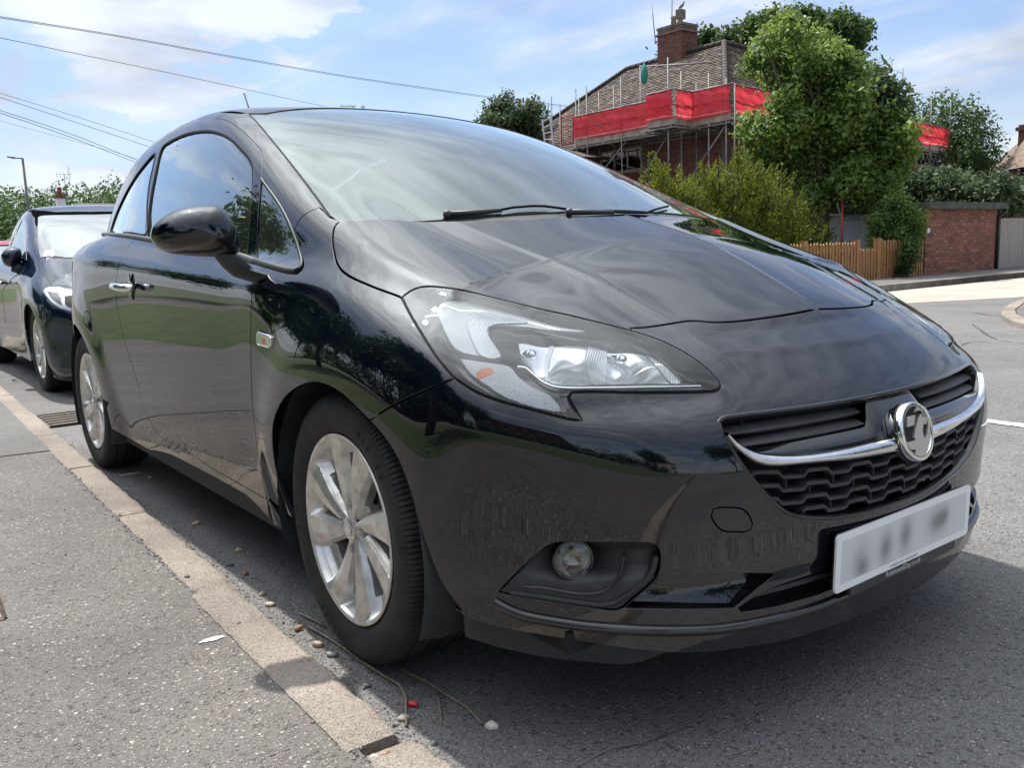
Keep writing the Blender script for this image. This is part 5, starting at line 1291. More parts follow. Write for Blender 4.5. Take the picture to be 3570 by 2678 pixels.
# near kerb, stone by stone: 914 mm stones with joints
kerb = empty('kerb', (-1.4, -.94, 0), 0, 'pale weathered concrete kerb running along the footpath beside the black hatchback', 'kerb')
def kerbstone(x0, x1, dy, dz, tilt, seed, matk=M['kerb'], w=.112, broken=False):
    r = random.Random(seed); n = 26; prof = [(.0, -.08), (.0, .036), (-.004, .047), (-.012, .055), (-.024, .058), (-w+.008, .060), (-w, .054), (-w, -.05)]; V = []; F = []
    for i in range(n+1):
        u = i/n; x = x0+(x1-x0)*u; e = min(u, 1-u)*abs(x1-x0); rnd = max(0, 1-e/.014)*.006
        for k, (py, pz) in enumerate(prof):
            nz = (r.random()-.5)*.0075*(1 if 1 <= k <= 4 else .4)-(.010*max(0, r.random()-.86)/.14 if k in (2, 3, 4) else 0)
            V.append((x+(r.random()-.5)*.001, ky(x)+dy+py+nz-(rnd if k < 4 else 0)+tilt*(u-.5), pz+dz-(rnd if 1 <= k <= 6 else 0)+nz*.6))
    m = len(prof)
    for i in range(n):
        for k in range(m-1): F.append((i*m+k, i*m+k+1, (i+1)*m+k+1, (i+1)*m+k))
    F += [tuple(range(m)), tuple(n*m+k for k in reversed(range(m)))]
    o = mesh_obj('kerb_stone', V, [f[::-1] for f in F], matk, None, True, sharp=45); return o
js = [-2.33-.914*k for k in range(0, 13)][::-1]+[-1.42, -.508, .440, 1.354, 2.27, 3.18, 4.1]
for i in range(len(js)-1):
    dy = {-.508: -.014, .440: .004}.get(js[i], 0) if True else 0
    s_ = kerbstone(js[i]+.0025, js[i+1]-.0025-(.022 if js[i] == -.508 else 0), dy,       .005 if js[i] == -.508 else (random.random()-.5)*.004, (random.random()-.5)*.006, i); s_.parent = kerb; s_.matrix_parent_inverse = Matrix.Translation((1.4, .94, 0))
# grit along the kerb, gravel chips in the gutter (nobody could count them)
def chips(name, pts, sizes, m, label_kind='stuff'):
    V = []; F = []
    for (x, y, z), s_ in zip(pts, sizes):
        a = random.random()*6.3; n = 5; o = len(V); e = .55+random.random()*.5
        for k in range(n): V.append((x+s_*math.cos(a+k*6.283/n)*(.8+.4*random.random()), y+s_*e*math.sin(a+k*6.283/n), z))
        for k in range(n): V.append((x+.6*s_*math.cos(a+.4+k*6.283/n), y+.6*s_*e*math.sin(a+.4+k*6.283/n), z+s_*(.5+.5*random.random())))
        for k in range(n): F.append((o+k, o+(k+1) % n, o+n+(k+1) % n, o+n+k))
        F.append(tuple(o+n+k for k in range(n)))
    ob = mesh_obj(name, V, F, m); ob['kind'] = 'stuff'; return ob
M['chip'] = noisy(mat('stone_chips', (.2, .19, .18), .8), (.07, .066, .062), (.34, .31, .28), 40)
M['chipd'] = noisy(mat('dark_soil', (.03, .028, .025), .9), (.03, .027, .024), (.07, .06, .05), 60)
pts = []; sz = []
for _ in range(1500):
    x = random.uniform(-3.2, 1.0); pts.append((x, ky(x)+abs(random.gauss(0, .045))+.004, 0)); sz.append(.0015+abs(random.gauss(0, .0018)))
for _ in range(900):
    x = random.uniform(-2.6, .9); pts.append((x, ky(x)-.108+random.gauss(0, .010), .055)); sz.append(.0015+abs(random.gauss(0, .0022)))
for _ in range(700): pts.append((random.uniform(-3.6, 2), random.uniform(-.8, 3), 0)); sz.append(.001+abs(random.gauss(0, .0012)))
for _ in range(700): pts.append((random.uniform(-3, .9), random.uniform(-1.6, -1.1), .056)); sz.append(.001+abs(random.gauss(0, .0013)))
chips('loose_grit', pts, sz, M['chip'])
pts = []; sz = []
for _ in range(1300):
    x = random.uniform(-3.0, 1.0); pts.append((x, ky(x)-.109+random.gauss(0, .006), .053)); sz.append(.002+abs(random.gauss(0, .002)))
for _ in range(260): pts.append((.452+random.gauss(0, .008), random.uniform(-1.02, -.93), .035)); sz.append(.004)
chips('gutter_soil', pts, sz, M['chipd'])
# individual pebbles the photograph shows
def pebble(z, p, h, r, colr, label, zz=0.0, cat='pebble', e=(1, .75, .6), name='pebble', rough=.6):
    c = onplane(z, [p], 2, zz+r*.3)[0]; V = []; F = []; n = 12
    rs = random.Random(str(p)); ph = [rs.random()*6 for _ in range(4)]
    for i in range(9):
        th = math.pi*i/8
        for k in range(n):
            a = 2*math.pi*k/n; q = 1+.10*math.sin(2*a+ph[0])+.10*math.sin(3*th+ph[1])+.06*math.sin(5*a+ph[2]); V.append((r*e[0]*q*math.sin(th)*math.cos(a), r*e[1]*q*math.sin(th)*math.sin(a), r*e[2]*q*math.cos(th)))
    F = [(i*n+k, (i+1)*n+k, (i+1)*n+(k+1) % n, i*n+(k+1) % n) for i in range(8) for k in range(n)]
    key = 'peb'+str(colr)
    if key not in M: M[key] = noisy(mat('pebble_stone', colr, rough), tuple(v*.7 for v in colr), tuple(min(1, v*1.25) for v in colr), 120, bump=.3, bscale=500, bdist=.001)
    o = mesh_obj(name, V, F, M[key], None, True); o.location = tuple(c); o.rotation_euler = (0, 0, rs.random()*3); tag(o, label, cat, 'loose stones by the kerb'); return o
pebble('J', (948, 795), 0, .0115, (.62, .58, .53), 'white knobbly flint lying on the road in front of the bumper, largest loose stone there', e=(1.2, .9, .8))
pebble('J', (262, 985), 0, .013, (.34, .24, .15), 'smooth tan pebble in the gap at the near end of the kerb stone', .05)
pebble('J', (195, 1000), 0, .009, (.62, .60, .58), 'small chalky white stone beside the tan pebble at the kerb gap', .05)
pebble('J', (145, 535), 0, .010, (.16, .15, .13), 'grey rounded pebble on the road between the kerb and the bent twig')
pebble('J', (578, 908), 0, .008, (.15, .16, .17), 'small blue-grey chip on the road right of the kerb joint')
pebble('J', (385, 745), 0, .012, (.38, .33, .28), 'pale brown stone at the foot of the bent twig')
pebble('I', (1325, 857), 0, .013, (.42, .34, .24), 'tan pebble in the gutter in front of the raised kerb stone')
pebble('I', (1290, 805), 0, .011, (.34, .27, .22), 'pinkish brown pebble in the gutter left of the front wheel')
pebble('I', (1128, 660), 0, .013, (.11, .12, .13), 'dark slate pebble under the sill beside the front wheel')
pebble('I', (965, 457), 0, .015, (.45, .36, .22), 'sandy flint under the sill, farthest large stone from the front wheel')
pebble('I', (1172, 590), 0, .013, (.42, .32, .22), 'ochre stone on the road below the middle of the door')
pebble('I', (1205, 705), 0, .012, (.30, .18, .11), 'rusty brown stone next to the dark slate pebble')
pebble('I', (1562, 1055), 0, .014, (.36, .25, .18), 'reddish two-tone stone in the gutter below the front tyre')
pebble('I', (1632, 1103), 0, .013, (.20, .21, .21), 'cracked grey stone in the gutter below the front tyre')
pebble('I', (918, 722), 0, .010, (.10, .10, .10), 'charcoal stone stuck on the inner edge of the kerb', .056)
pebble('I', (1172, 957), 0, .009, (.08, .09, .09), 'small dark stone beside the inner edge of the raised kerb stone', .056)
pebble('I', (1348, 1178), 0, .010, (.36, .26, .17), 'orange-brown chip on the inner edge of the kerb near the front wheel', .056)
pebble('G', (770, 1580), 0, .013, (.40, .33, .26), 'pale stone under the car behind the rear wheel')
def stick(name, z, pts, r, m, label, cat='twig', zz=.006):
    P = onplane(z, pts, 2, zz); mb = MB(); mb.tube([p+np.array([0, 0, random.uniform(-.001, .002)]) for p in P], [r*(1-.3*i/len(P)) for i in range(len(P))], 7); o = mb.build(name, m, None, True); return tag(o, label, cat)
M['twig'] = noisy(mat('dry_twig', (.2, .16, .11), .8), (.14, .11, .075), (.30, .25, .17), 60)
stick('twig', 'J', [(0, 300), (90, 370), (180, 430), (270, 485), (345, 528), (380, 575), (398, 625), (395, 700), (400, 790)], .0038, M['twig'], 'long bent brown twig lying from the front tyre to the kerb')
stick('twig', 'J', [(300, 385), (420, 460), (520, 510), (610, 565), (700, 620), (790, 680), (840, 735), (882, 782)], .0030, M['twig'], 'long straight dry twig pointing from the front tyre to the white flint')
stick('twig', 'J', [(598, 565), (608, 640), (618, 710), (622, 785)], .0022, M['twig'], 'short thin twig branching off the straight twig')
stick('twig', 'I', [(1470, 900), (1540, 935), (1600, 965)], .0028, M['twig'], 'thin twig stub in the gutter left of the front tyre')
stick('twig', 'I', [(1510, 965), (1590, 1010), (1660, 1055), (1688, 1075)], .0032, M['twig'], 'twig pressed against the kerb side of the front tyre')
M['redp'] = mat('red_plastic', (.6, .03, .05), .35)
stick('red_cap', 'J', [(420, 652), (445, 658), (472, 662)], .006, M['redp'], 'tiny red plastic cap on the road between the two long twigs', 'litter', .006)
M['leafd'] = mat('dead_leaf', (.32, .16, .06), .7)
stick('dead_leaf', 'I', [(1452, 982), (1470, 972), (1488, 968)], .006, M['leafd'], 'curled orange dead leaf in the gutter by the front tyre', 'leaf', .006)
M['guano'] = mat('bird_dropping', (.7, .7, .68), .8)
def splat(z, pts, zz, label):
    P = onplane(z, pts, 2, zz); c = P.mean(0); V = [tuple(c+[0, 0, .002])]; n = 24
    rs = random.Random(label); 
    ax = (P[-1]-P[0]); L = np.linalg.norm(ax); ax /= L; bx = np.array([-ax[1], ax[0], 0])
    for k in range(n): a = 2*math.pi*k/n; q = .8+.5*rs.random(); V.append(tuple(c+ax*math.cos(a)*L*.5*q+bx*math.sin(a)*L*.16*q))
    return tag(mesh_obj('bird_dropping', V, [(0, k+1, (k+1) % n+1) for k in range(n)], M['guano']), label, 'bird dropping')
splat('I', [(980, 1040), (1040, 1030), (1100, 1010)], .0585, 'white bird dropping on the footpath beside the kerb')
splat('I', [(590, 222), (640, 215), (685, 208)], .002, 'white bird dropping on the road just in front of the rear tyre')
dc = onplane('I', [(-30, 800), (0, 810), (22, 920), (-20, 926)], 2, .059)
mb = MB(); P0 = np.array([(-1.05, -1.62), (-1.02, -1.424), (-.672, -1.436), (-.70, -1.63)])
for q, r_ in ((0, 1), (1, 2), (2, 3), (3, 0)): mb.tube([(*P0[q], .058), (*P0[r_], .058)], .007, 4)
dcv = mb.build('frame', M['disc'], None); 
cover = empty('access_cover', (-.86, -1.53, .056), 0, 'small metal-framed access cover in the footpath at the left edge', 'cover'); dcv.parent = cover; dcv.matrix_parent_inverse = Matrix.Translation((.86, 1.53, -.056))
o = sheet('lid', P0, .060, M['kerb'], ''); del o['kind']; o.parent = cover; o.matrix_parent_inverse = Matrix.Translation((.86, 1.53, -.056))
# road gully behind the rear wheel
gul = empty('gully_grate', (-4.0, -.66, 0), 0, 'rusty slotted drain grate in the gutter behind the rear wheel', 'drain')
M['iron'] = noisy(mat('cast_iron', (.05, .045, .04), .6, .5), (.03, .028, .026), (.10, .08, .06), 60)
for k in range(6): o = MB().box((-4.28+.09*k, -.80, .001), (-4.23+.09*k, -.50, .016)).build('bar', M['iron'], gul); o.matrix_parent_inverse = Matrix.Translation((4.0, .66, 0))
for yv in (-.82, -.48): o = MB().box((-4.32, yv-.015, .001), (-3.75, yv+.015, .017)).build('frame', M['iron'], gul); o.matrix_parent_inverse = Matrix.Translation((4.0, .66, 0))
# worn centre line
for k, (x0, x1) in enumerate(((-.30, 1.9), (-8.2, -5.2), (-13.2, -11))): sheet('road_marking', [(x0, 2.72), (x1, 2.715), (x1, 2.80), (x0, 2.80)], .004, M['whiteline'])
# tar seams
M['tar'] = mat('tar_seam', (.03, .028, .027), .5)
for pts_ in ([(2080, 500), (2120, 510), (2212, 498)], ):
    pass
# far footpath with kerb
def slab_path(name, poly, z, m): return sheet(name, poly, z, m)
fk = [(-6.42, 60), (-6.45, 13.6), (-6.65, 16.1), (-6.6, 18.7)]
fk = [(-150, 8.05), (-9.2, 8.15), (-8.0, 8.45), (-7.1, 9.2), (-6.65, 10.4), (-6.45, 13.0), (-6.6, 16.1), (-6.62, 18.7), (-6.8, 60)]
sheet('far_footpath', fk+[(-8.05, 60), (-8.05, 10.2), (-8.8, 9.8), (-150, 9.7)], .115, M['kerb2'] if False else M['pave'])
def kerb_line(line, h, w, label, nm, m, seg=.914, wd=.12):
    k = empty(nm, (*line[len(line)//2], 0), 0, label, 'kerb'); P = np.array(line, float); s_ = np.r_[0, np.cumsum(np.linalg.norm(np.diff(P, axis=0), axis=1))]; t_ = 0; cnt = 0
    while t_ < min(s_[-1], w):
        t1 = min(t_+seg-.006, s_[-1]); V = []; 
        for tt in np.linspace(t_, t1, 4):
            p = np.array([np.interp(tt, s_, P[:, i]) for i in (0, 1)]); q = np.array([np.interp(min(tt+.05, s_[-1]), s_, P[:, i]) for i in (0, 1)])-np.array([np.interp(max(tt-.05, 0), s_, P[:, i]) for i in (0, 1)]); q /= np.linalg.norm(q)+1e-9; nn = np.array([-q[1], q[0]])
            for o_, zz in ((-.0, -.05), (0, h-.012), (.012, h), (wd, h), (wd, -.05)): V.append((*(p+nn*o_), zz+.001))
        F = [(i*5+k2, i*5+k2+1, (i+1)*5+k2+1, (i+1)*5+k2) for i in range(3) for k2 in range(4)]+[(0, 1, 2, 3, 4), tuple(15+k2 for k2 in reversed(range(5)))]
        o = mesh_obj('kerb_stone', V, F, m, k); o.matrix_parent_inverse = Matrix.Translation((-line[len(line)//2][0], -line[len(line)//2][1], 0)); t_ += seg; cnt += 1
    return k
fkl = [(-8.0, 8.45), (-7.1, 9.2), (-6.65, 10.4), (-6.45, 13.0), (-6.6, 16.1), (-6.62, 18.7), (-6.8, 34)]
kerb_line(fkl, .12, 28, 'long grey kerb across the junction, in front of the picket fence and brick store', 'kerb', M['kerb2'])
rk = [(-3.75, 26), (-3.6, 16), (-3.49, 11.12), (-3.2, 10.0), (-2.87, 9.0), (-2.63, 8.45), (-2.38, 8.0), (-2.1, 7.55), (-1.9, 7.33), (-1.3, 7.0), (0, 6.85), (6, 6.8)]
kerb_line([(a, b) for a, b in rk], .06, 40, 'pale kerb curving round the corner at the right edge of the road', 'kerb', M['kerb'], wd=.14)
sheet('corner_footpath', [(a+.13, b+.08) for a, b in rk]+[(6, 30), (-3.6, 30)], .055, M['pave'])
sheet('opposite_verge', [(6, 6.8), (60, 6.8), (60, 60), (6, 60)], .05, M['grass'])
# ------------------------------------------------------------ foliage
def foliage_mat(name, c1, c2, c3, sc=1.2):
    m = bpy.data.materials.new(name); t = nt(m); g = G(t); v = posco(g)
    n1 = g.noise(v, sc, 3, .6); n2 = g.n('ShaderNodeTexWhiteNoise', {'Vector': g.n('ShaderNodeVectorMath', {0: v, 1: (.06,)*3}, operation='SNAP').outputs[0]}).outputs[0]
    f = g.math('ADD', g.math('MULTIPLY', n1, .75), g.math('MULTIPLY', n2, .35))
    col = g.ramp(f, [(.32, c1), (.55, c2), (.82, c3)])
    d = g.n('ShaderNodeBsdfPrincipled', {'Base Color': col, 'Roughness': .5, 'Specular IOR Level': .35}); tr = g.n('ShaderNodeBsdfTranslucent', {0: g.mix(.5, col, c3)})
    mx = g.n('ShaderNodeMixShader', {0: .42, 1: d.outputs[0], 2: tr.outputs[0]}); g.n('ShaderNodeOutputMaterial', {0: mx.outputs[0]}); return m
M['leaf'] = foliage_mat('broad_leaf', (.045, .10, .03), (.10, .19, .045), (.30, .37, .07))
M['leafdk'] = foliage_mat('dark_leaf', (.020, .045, .015), (.042, .085, .024), (.10, .16, .04))
M['leafgr'] = foliage_mat('grey_green_leaf', (.03, .055, .025), (.055, .095, .04), (.12, .16, .07))
M['conif'] = foliage_mat('conifer_spray', (.012, .032, .009), (.036, .068, .013), (.27, .29, .032), 2.2)
M['bark'] = noisy(mat('bark', (.08, .06, .045), .9), (.05, .04, .03), (.13, .10, .08), 20, bump=.5, bscale=60)
def leaves(name, blobs, n, size, m, parent=None, kind='leaf', up=.0, shell=.55, clump=9, seed=1, spray=False, aspect=1.6):
    r = np.random.default_rng(seed); w = np.array([float(b[1])**2 for b in blobs]); w /= w.sum(); nc = max(1, n//clump)
    bi = r.choice(len(blobs), nc, p=w); Cc = np.array([blobs[i][0] for i in bi], float); Rr = np.array([blobs[i][1] for i in bi]); sc = np.array([blobs[i][2] if len(blobs[i]) > 2 else (1, 1, 1) for i in bi], float)
    d = r.normal(size=(nc, 3)); d /= np.linalg.norm(d, axis=1)[:, None]; rad = Rr*(shell+(1-shell)*r.random(nc)**.6)*(1+.10*r.normal(size=nc))
    ctr = Cc+d*rad[:, None]*sc; ctr = np.repeat(ctr, clump, 0); dd = np.repeat(d, clump, 0); N = len(ctr)
    P = ctr+r.normal(size=(N, 3))*size*(1.5 if not spray else 1.0)
    nrm = dd*.6+r.normal(size=(N, 3))*.75+np.array([0, 0, .5+up]); nrm /= np.linalg.norm(nrm, axis=1)[:, None]
    a = r.normal(size=(N, 3)) if not spray else dd+np.array([0, 0, .9])+r.normal(size=(N, 3))*.35
    a -= nrm*(a*nrm).sum(1)[:, None]; a /= np.linalg.norm(a, axis=1)[:, None]; b = np.cross(nrm, a)
    s_ = size*(.6+.8*r.random(N))[:, None]
    V = np.stack([P-a*s_*.5*aspect, P+b*s_*.42-a*s_*.05, P+a*s_*.5*aspect+nrm*s_*-.15, P-b*s_*.42-a*s_*.05], 1).reshape(-1, 3)
    me = bpy.data.meshes.new(name); me.vertices.add(len(V)); me.vertices.foreach_set('co', V.ravel().astype(np.float32)); me.loops.add(len(V)); me.loops.foreach_set('vertex_index', np.arange(len(V), dtype=np.int32))
    me.polygons.add(N); me.polygons.foreach_set('loop_start', np.arange(0, len(V), 4, dtype=np.int32)); me.polygons.foreach_set('loop_total', np.full(N, 4, np.int32)); me.materials.append(m); me.update(); me.validate()
    o = bpy.data.objects.new(name, me); C.objects.link(o)
    if parent is not None: o.parent = parent
    return o
def tree(name, base, h, blobs, n, size, m, label, seed=1, trunk=.16, cat='tree', spray=False, nl=7, group=None, shell=.5):
    base = np.array(base, float); root = empty(name, tuple(base), 0, label, cat, group)
    bl = [(np.array(b[0], float)-base, *b[1:]) for b in blobs]; leaves('crown', bl, n, size, m, root, seed=seed, spray=spray, shell=shell)
    mb = MB(); r = random.Random(seed); c = np.mean([b[0] for b in bl], axis=0)
    mb.tube([(0, 0, -.1), (.05*r.uniform(-1, 1), .05, h*.25), tuple(c*[.6, .6, .75])], [trunk, trunk*.75, trunk*.35], 9)
    for b in bl[:nl*2]:
        e = np.array(b[0]); st = np.array([0, 0, h*.22])+(c-[0, 0, 0])*.25*r.random(); mid = st*.5+e*.5+np.array([r.uniform(-.2, .2), r.uniform(-.2, .2), .1*h*.2])
        mb.tube([st, mid, e], [trunk*.4, trunk*.22, trunk*.06], 6)
    mb.build('trunk', M['bark'], root, True); return root
def pt(z, p, D):          # pixel at a horizontal distance D from the camera
    d = rays(z, [p])[0]; return CAMP+d*(D/np.hypot(d[0], d[1]))
def blobpx(z, lst, D, jit=.6, seed=0):
    r = random.Random(seed); return [(pt(z, (x, y), D+r.uniform(-jit, jit)), rr) for x, y, rr in lst]
# big broadleaf tree in front of the scaffold (Q pixels)
D = 21.5; k_ = D/ FPX*.4521
def q2(lst, D, z='Q', jit=.8, seed=0):
    s_ = ZS[z][2]*D/FPX*1.0; return blobpx(z, [(x, y, rp*s_) for x, y, rp in lst], D, jit, seed)
bt_ = q2([(345, 165, 55), (300, 260, 75), (420, 230, 80), (220, 330, 60), (380, 330, 90), (520, 320, 85), (640, 360, 90), (740, 430, 85), (150, 420, 60), (280, 450, 90), (450, 470, 110), (620, 500, 110), (820, 520, 90), (910, 600, 80), (90, 520, 50), (230, 600, 60), (340, 640, 90), (500, 640, 120), (700, 660, 120), (860, 700, 90), (960, 740, 70), (370, 780, 90), (520, 800, 80), (700, 790, 90), (880, 830, 80), (1060, 870, 70), (1180, 900, 60), (110, 960, 70), (260, 980, 100), (420, 960, 120), (600, 990, 110), (780, 980, 100), (960, 980, 110), (1120, 980, 100), (1260, 960, 70), (1340, 1000, 50), (170, 1110, 100), (330, 1150, 130), (540, 1180, 140), (760, 1160, 140), (960, 1160, 130), (1140, 1130, 110), (1250, 1080, 70), (500, 1350, 120), (700, 1380, 130), (900, 1360, 130), (1080, 1320, 100), (780, 1480, 110), (980, 1470, 100), (1180, 1250, 110), (1280, 1180, 80), (360, 1350, 120), (600, 1500, 120), (240, 1280, 90), (1120, 1430, 100), (880, 1240, 120), (700, 1270, 120), (640, 1120, 110), (420, 1080, 110)], D, seed=2)
tree('maple_tree', (*pt('Q', (650, 1500), D)[:2], 0), 7, bt_, 47000, .08, M['leaf'], 'large leafy green tree standing in front of the scaffolded house', 5, .2)
bt2 = q2([(270, 170, 60), (400, 140, 50), (520, 170, 70), (640, 230, 80), (790, 170, 50), (760, 250, 70), (880, 230, 60), (960, 240, 50), (700, 330, 90), (860, 340, 80), (920, 400, 40), (560, 260, 90), (200, 190, 50), (-250, 180+120, 40), (-310, 350, 35), (-60, 300, 45), (40, 280, 50), (120, 210, 50), (-190, 300, 40), (-560, 420, 20)], 38, jit=1.2, seed=3)
tree('oak_tree', (*pt('Q', (600, 1500), 38)[:2], 0), 10, bt2, 15000, .13, M['leafdk'], 'tall darker oak rising behind the house roof and chimney', 6, .3)
bt3 = q2([(1050, 620, 60), (1090, 700, 70), (1200, 760, 70), (1130, 780, 80), (1240, 820, 60), (1060, 540, 35)], 22.5, seed=4); tree('shrub_tree', (*pt('Q', (1100, 1500), 22.5)[:2], 0), 5, bt3, 1800, .10, M['leafgr'], 'thin grey-green branchy tree showing at the right shoulder of the maple', 8, .08)
bt4 = q2([(1430, 860, 60), (1560, 900, 80), (1680, 1000, 110), (1760, 1070, 110), (1650, 1150, 150), (1780, 1230, 110), (1700, 1330, 130), (1560, 1300, 150), (1450, 1180, 120), (1820, 1330, 90)], 45, seed=5); bt4 = [(c_, r_*2.0) for c_, r_ in bt4]; tree('ivy_tree', (*pt('Q', (1650, 1500), 45)[:2], 0), 6, bt4, 12000, .11, M['leafdk'], 'dense dark green tree behind the right end of the scaffold', 9, .2)
bt5 = q2([(1250, 1460, 130), (1450, 1470, 130), (1650, 1480, 120), (1850, 1500, 110), (2000, 1480, 110), (2150, 1500, 110), (1100, 1500, 110), (1560, 1430, 110)], 25.5, seed=6); tree('hedge_shrub', (*pt('Q', (1600, 1650), 25.5)[:2], 0), 2.5, bt5, 12000, .08, M['leafgr'], 'pale green bushes spilling over the flat roof of the brick store', 10, .08, 'shrub')
bt6 = q2([(1180, 1480, 60), (1230, 1560, 90), (1310, 1600, 60), (1100, 1600, 60), (1180, 1640, 80)], 17.2, seed=7)
bt6 = q2([(1190, 460, 60), (1260, 500, 60), (1130, 560, 90), (1060, 620, 80), (1180, 640, 110), (1300, 620, 90), (1370, 600, 60), (1100, 720, 100), (1230, 740, 90), (1330, 690, 70), (1040, 780, 60), (1080, 840, 70), (1180, 830, 90), (1290, 790, 80), (1130, 900, 60), (1230, 900, 60)], 20.6, 'U', .2, 7); tree('garden_bush', (*pt('U', (1180, 900), 20.6)[:2], .1), 1.2, bt6, 10000, .045, M['leaf'], 'bright green bush behind the picket fence, in front of the brick store', 11, .018, 'bush')
bt7 = q2([(1300, 880, 50), (1270, 960, 50), (1310, 830, 45), (1250, 1010, 35)], 20.0, 'U', .1, 8); tree('climbing_shrub', (*pt('U', (1280, 1050), 20.0)[:2], .1), .6, bt7, 1100, .05, M['leafdk'], 'small dark shrub growing through the right end of the picket fence', 12, .02, 'shrub')
# small tree left of the house
bt8 = q2([(60, 850, 70), (150, 790, 60), (200, 900, 90), (80, 950, 90), (330, 840, 60), (280, 930, 90), (400, 880, 50), (0, 960, 70), (180, 1010, 110), (330, 1010, 90)], 36, 'O', 1, 9); tree('birch_tree', (*pt('O', (200, 1300), 36)[:2], 0), 6, bt8, 7000, .10, M['leafgr'], 'small feathery tree on the skyline left of the scaffolded house', 13, .12)
# golden conifers in front of the house
def conifer(px_, py_, D, w_, h_, seed, label, n=2600, z='O'):
    az_ = rays(z, [(px_, py_)])[0]; D = 11.4/abs(az_[0])*np.hypot(az_[0], az_[1])+(17-D)*.0; w_ = w_*D/17; n = int(n*1.7)
    top = pt(z, (px_, py_), D); base = np.array([top[0], top[1], 0.0]); H = top[2]; r = np.random.default_rng(seed); root = empty('conifer', tuple(base), 0, label, 'conifer', 'golden conifers behind the picket fence')
    NP = int(260*w_); PP = []; AA = []; SS = []
    for k in range(NP):
        t_ = r.random()**.65; a = r.random()*6.283; rad = w_*(.12+.88*t_**.8)*(.45+.5*r.random()); hh = H*(1-t_)*(.88)+r.random()*.15; 
        o_ = np.array([rad*math.cos(a), rad*math.sin(a), max(.05, hh-.25)]); d = np.array([math.cos(a)*(.25+.5*t_), math.sin(a)*(.25+.5*t_), 1.0]); d /= np.linalg.norm(d); L = (.28+.32*r.random())*(.6+.5*w_)
        if k < 5: o_ = np.array([0, 0, H-.75+.04*k]); d = np.array([.08*r.normal(), .08*r.normal(), 1.0]); L = .72-.1*k
        m_ = int(n/NP*1.7); u = r.random(m_)**.8; wd = (.085*(1-u)+.012)
        p = o_+d*(u*L)[:, None]+r.normal(size=(m_, 3))*wd[:, None]; PP.append(p); AA.append(d+r.normal(size=(m_, 3))*.35+np.array([math.cos(a), math.sin(a), 0])*.3); SS.append(np.full(m_, .055)*(1.2-.5*u))
    P = np.vstack(PP); A_ = np.vstack(AA); S_ = np.concatenate(SS)[:, None]; A_ /= np.linalg.norm(A_, axis=1)[:, None]; nn = r.normal(size=P.shape); nn -= A_*(nn*A_).sum(1)[:, None]; nn /= np.linalg.norm(nn, axis=1)[:, None]; B = np.cross(nn, A_); N = len(P)
    V = np.stack([P-A_*S_*.8, P+B*S_*.28, P+A_*S_*.9, P-B*S_*.28], 1).reshape(-1, 3); me = bpy.data.meshes.new('crown'); me.vertices.add(len(V)); me.vertices.foreach_set('co', V.ravel().astype(np.float32)); me.loops.add(len(V)); me.loops.foreach_set('vertex_index', np.arange(len(V), dtype=np.int32)); me.polygons.add(N); me.polygons.foreach_set('loop_start', np.arange(0, len(V), 4, dtype=np.int32)); me.polygons.foreach_set('loop_total', np.full(N, 4, np.int32)); me.materials.append(M['conif']); me.update(); me.validate()
    o = bpy.data.objects.new('crown', me); C.objects.link(o); o.parent = root; mb = MB(); mb.tube([(0, 0, 0), (0, 0, H*.8)], [.06, .01], 7)
    for k in range(6): a = r.random()*6.28; mb.tube([(0, 0, .1), (.3*w_*math.cos(a), .3*w_*math.sin(a), .5), (.6*w_*math.cos(a), .6*w_*math.sin(a), 1.1)], [.035, .02, .008], 5)
    mb.build('trunk', M['bark'], root, True); return root
conifer(1345, 1215, 17.6, 1.15, 2.6, 21, 'pale golden conifer at the left end of the row, tip against the dark brick wall', 5200)
conifer(1720, 1235, 17.2, 1.1, 2.6, 22, 'middle golden conifer with a low tip between two scaffold poles', 5200)
conifer(1925, 1105, 17.4, 1.2, 2.8, 23, 'tallest pointed golden conifer, tip beside the big maple', 6000)
conifer(1475, 1290, 16.6, .9, 2.3, 24, 'small rounded conifer just right of the leftmost one', 3600)
conifer(2140, 1260, 16.2, 1.2, 2.5, 25, 'broad conifer with a leaning yellow shoot under the maple', 5200)
conifer(2350, 1500, 16.3, 1.0, 2.0, 26, 'low dark conifer at the right end of the row beside the grey door', 4200)
conifer(1250, 1420, 16.4, .9, 2.0, 27, 'low conifer partly hidden by the windscreen pillar', 3000)
# distant wood on the left
wl = [(pt('A', (x, y), 95+random.uniform(-8, 8)), r_) for x, y, r_ in [(-120, 480, 5), (-30, 440, 4), (60, 420, 3.8), (130, 400, 3.4), (190, 410, 3), (260, 415, 3), (330, 400, 3.2), (450, 380, 3.2), (540, 380, 3.4), (620, 375, 3), (700, 365, 3), (760, 350, 3.4), (850, 380, 4), (950, 390, 4)]]
wl = [(c-np.array([0, 0, r_*.5]), r_) for c, r_ in wl]; wl += [(c-np.array([0, 0, 3.0]), r_*1.2) for c, r_ in wl]
o = leaves('distant_wood', wl, 40000, .24, M['leafdk'], seed=31); o['kind'] = 'stuff'
far = [(pt('S', (x, 560), 150+random.uniform(-10, 10))+np.array([0, 0, -2]), 6) for x in range(200, 2400, 60)]
o = leaves('far_treeline', far, 14000, .6, M['leafdk'], seed=32); o['kind'] = 'stuff'
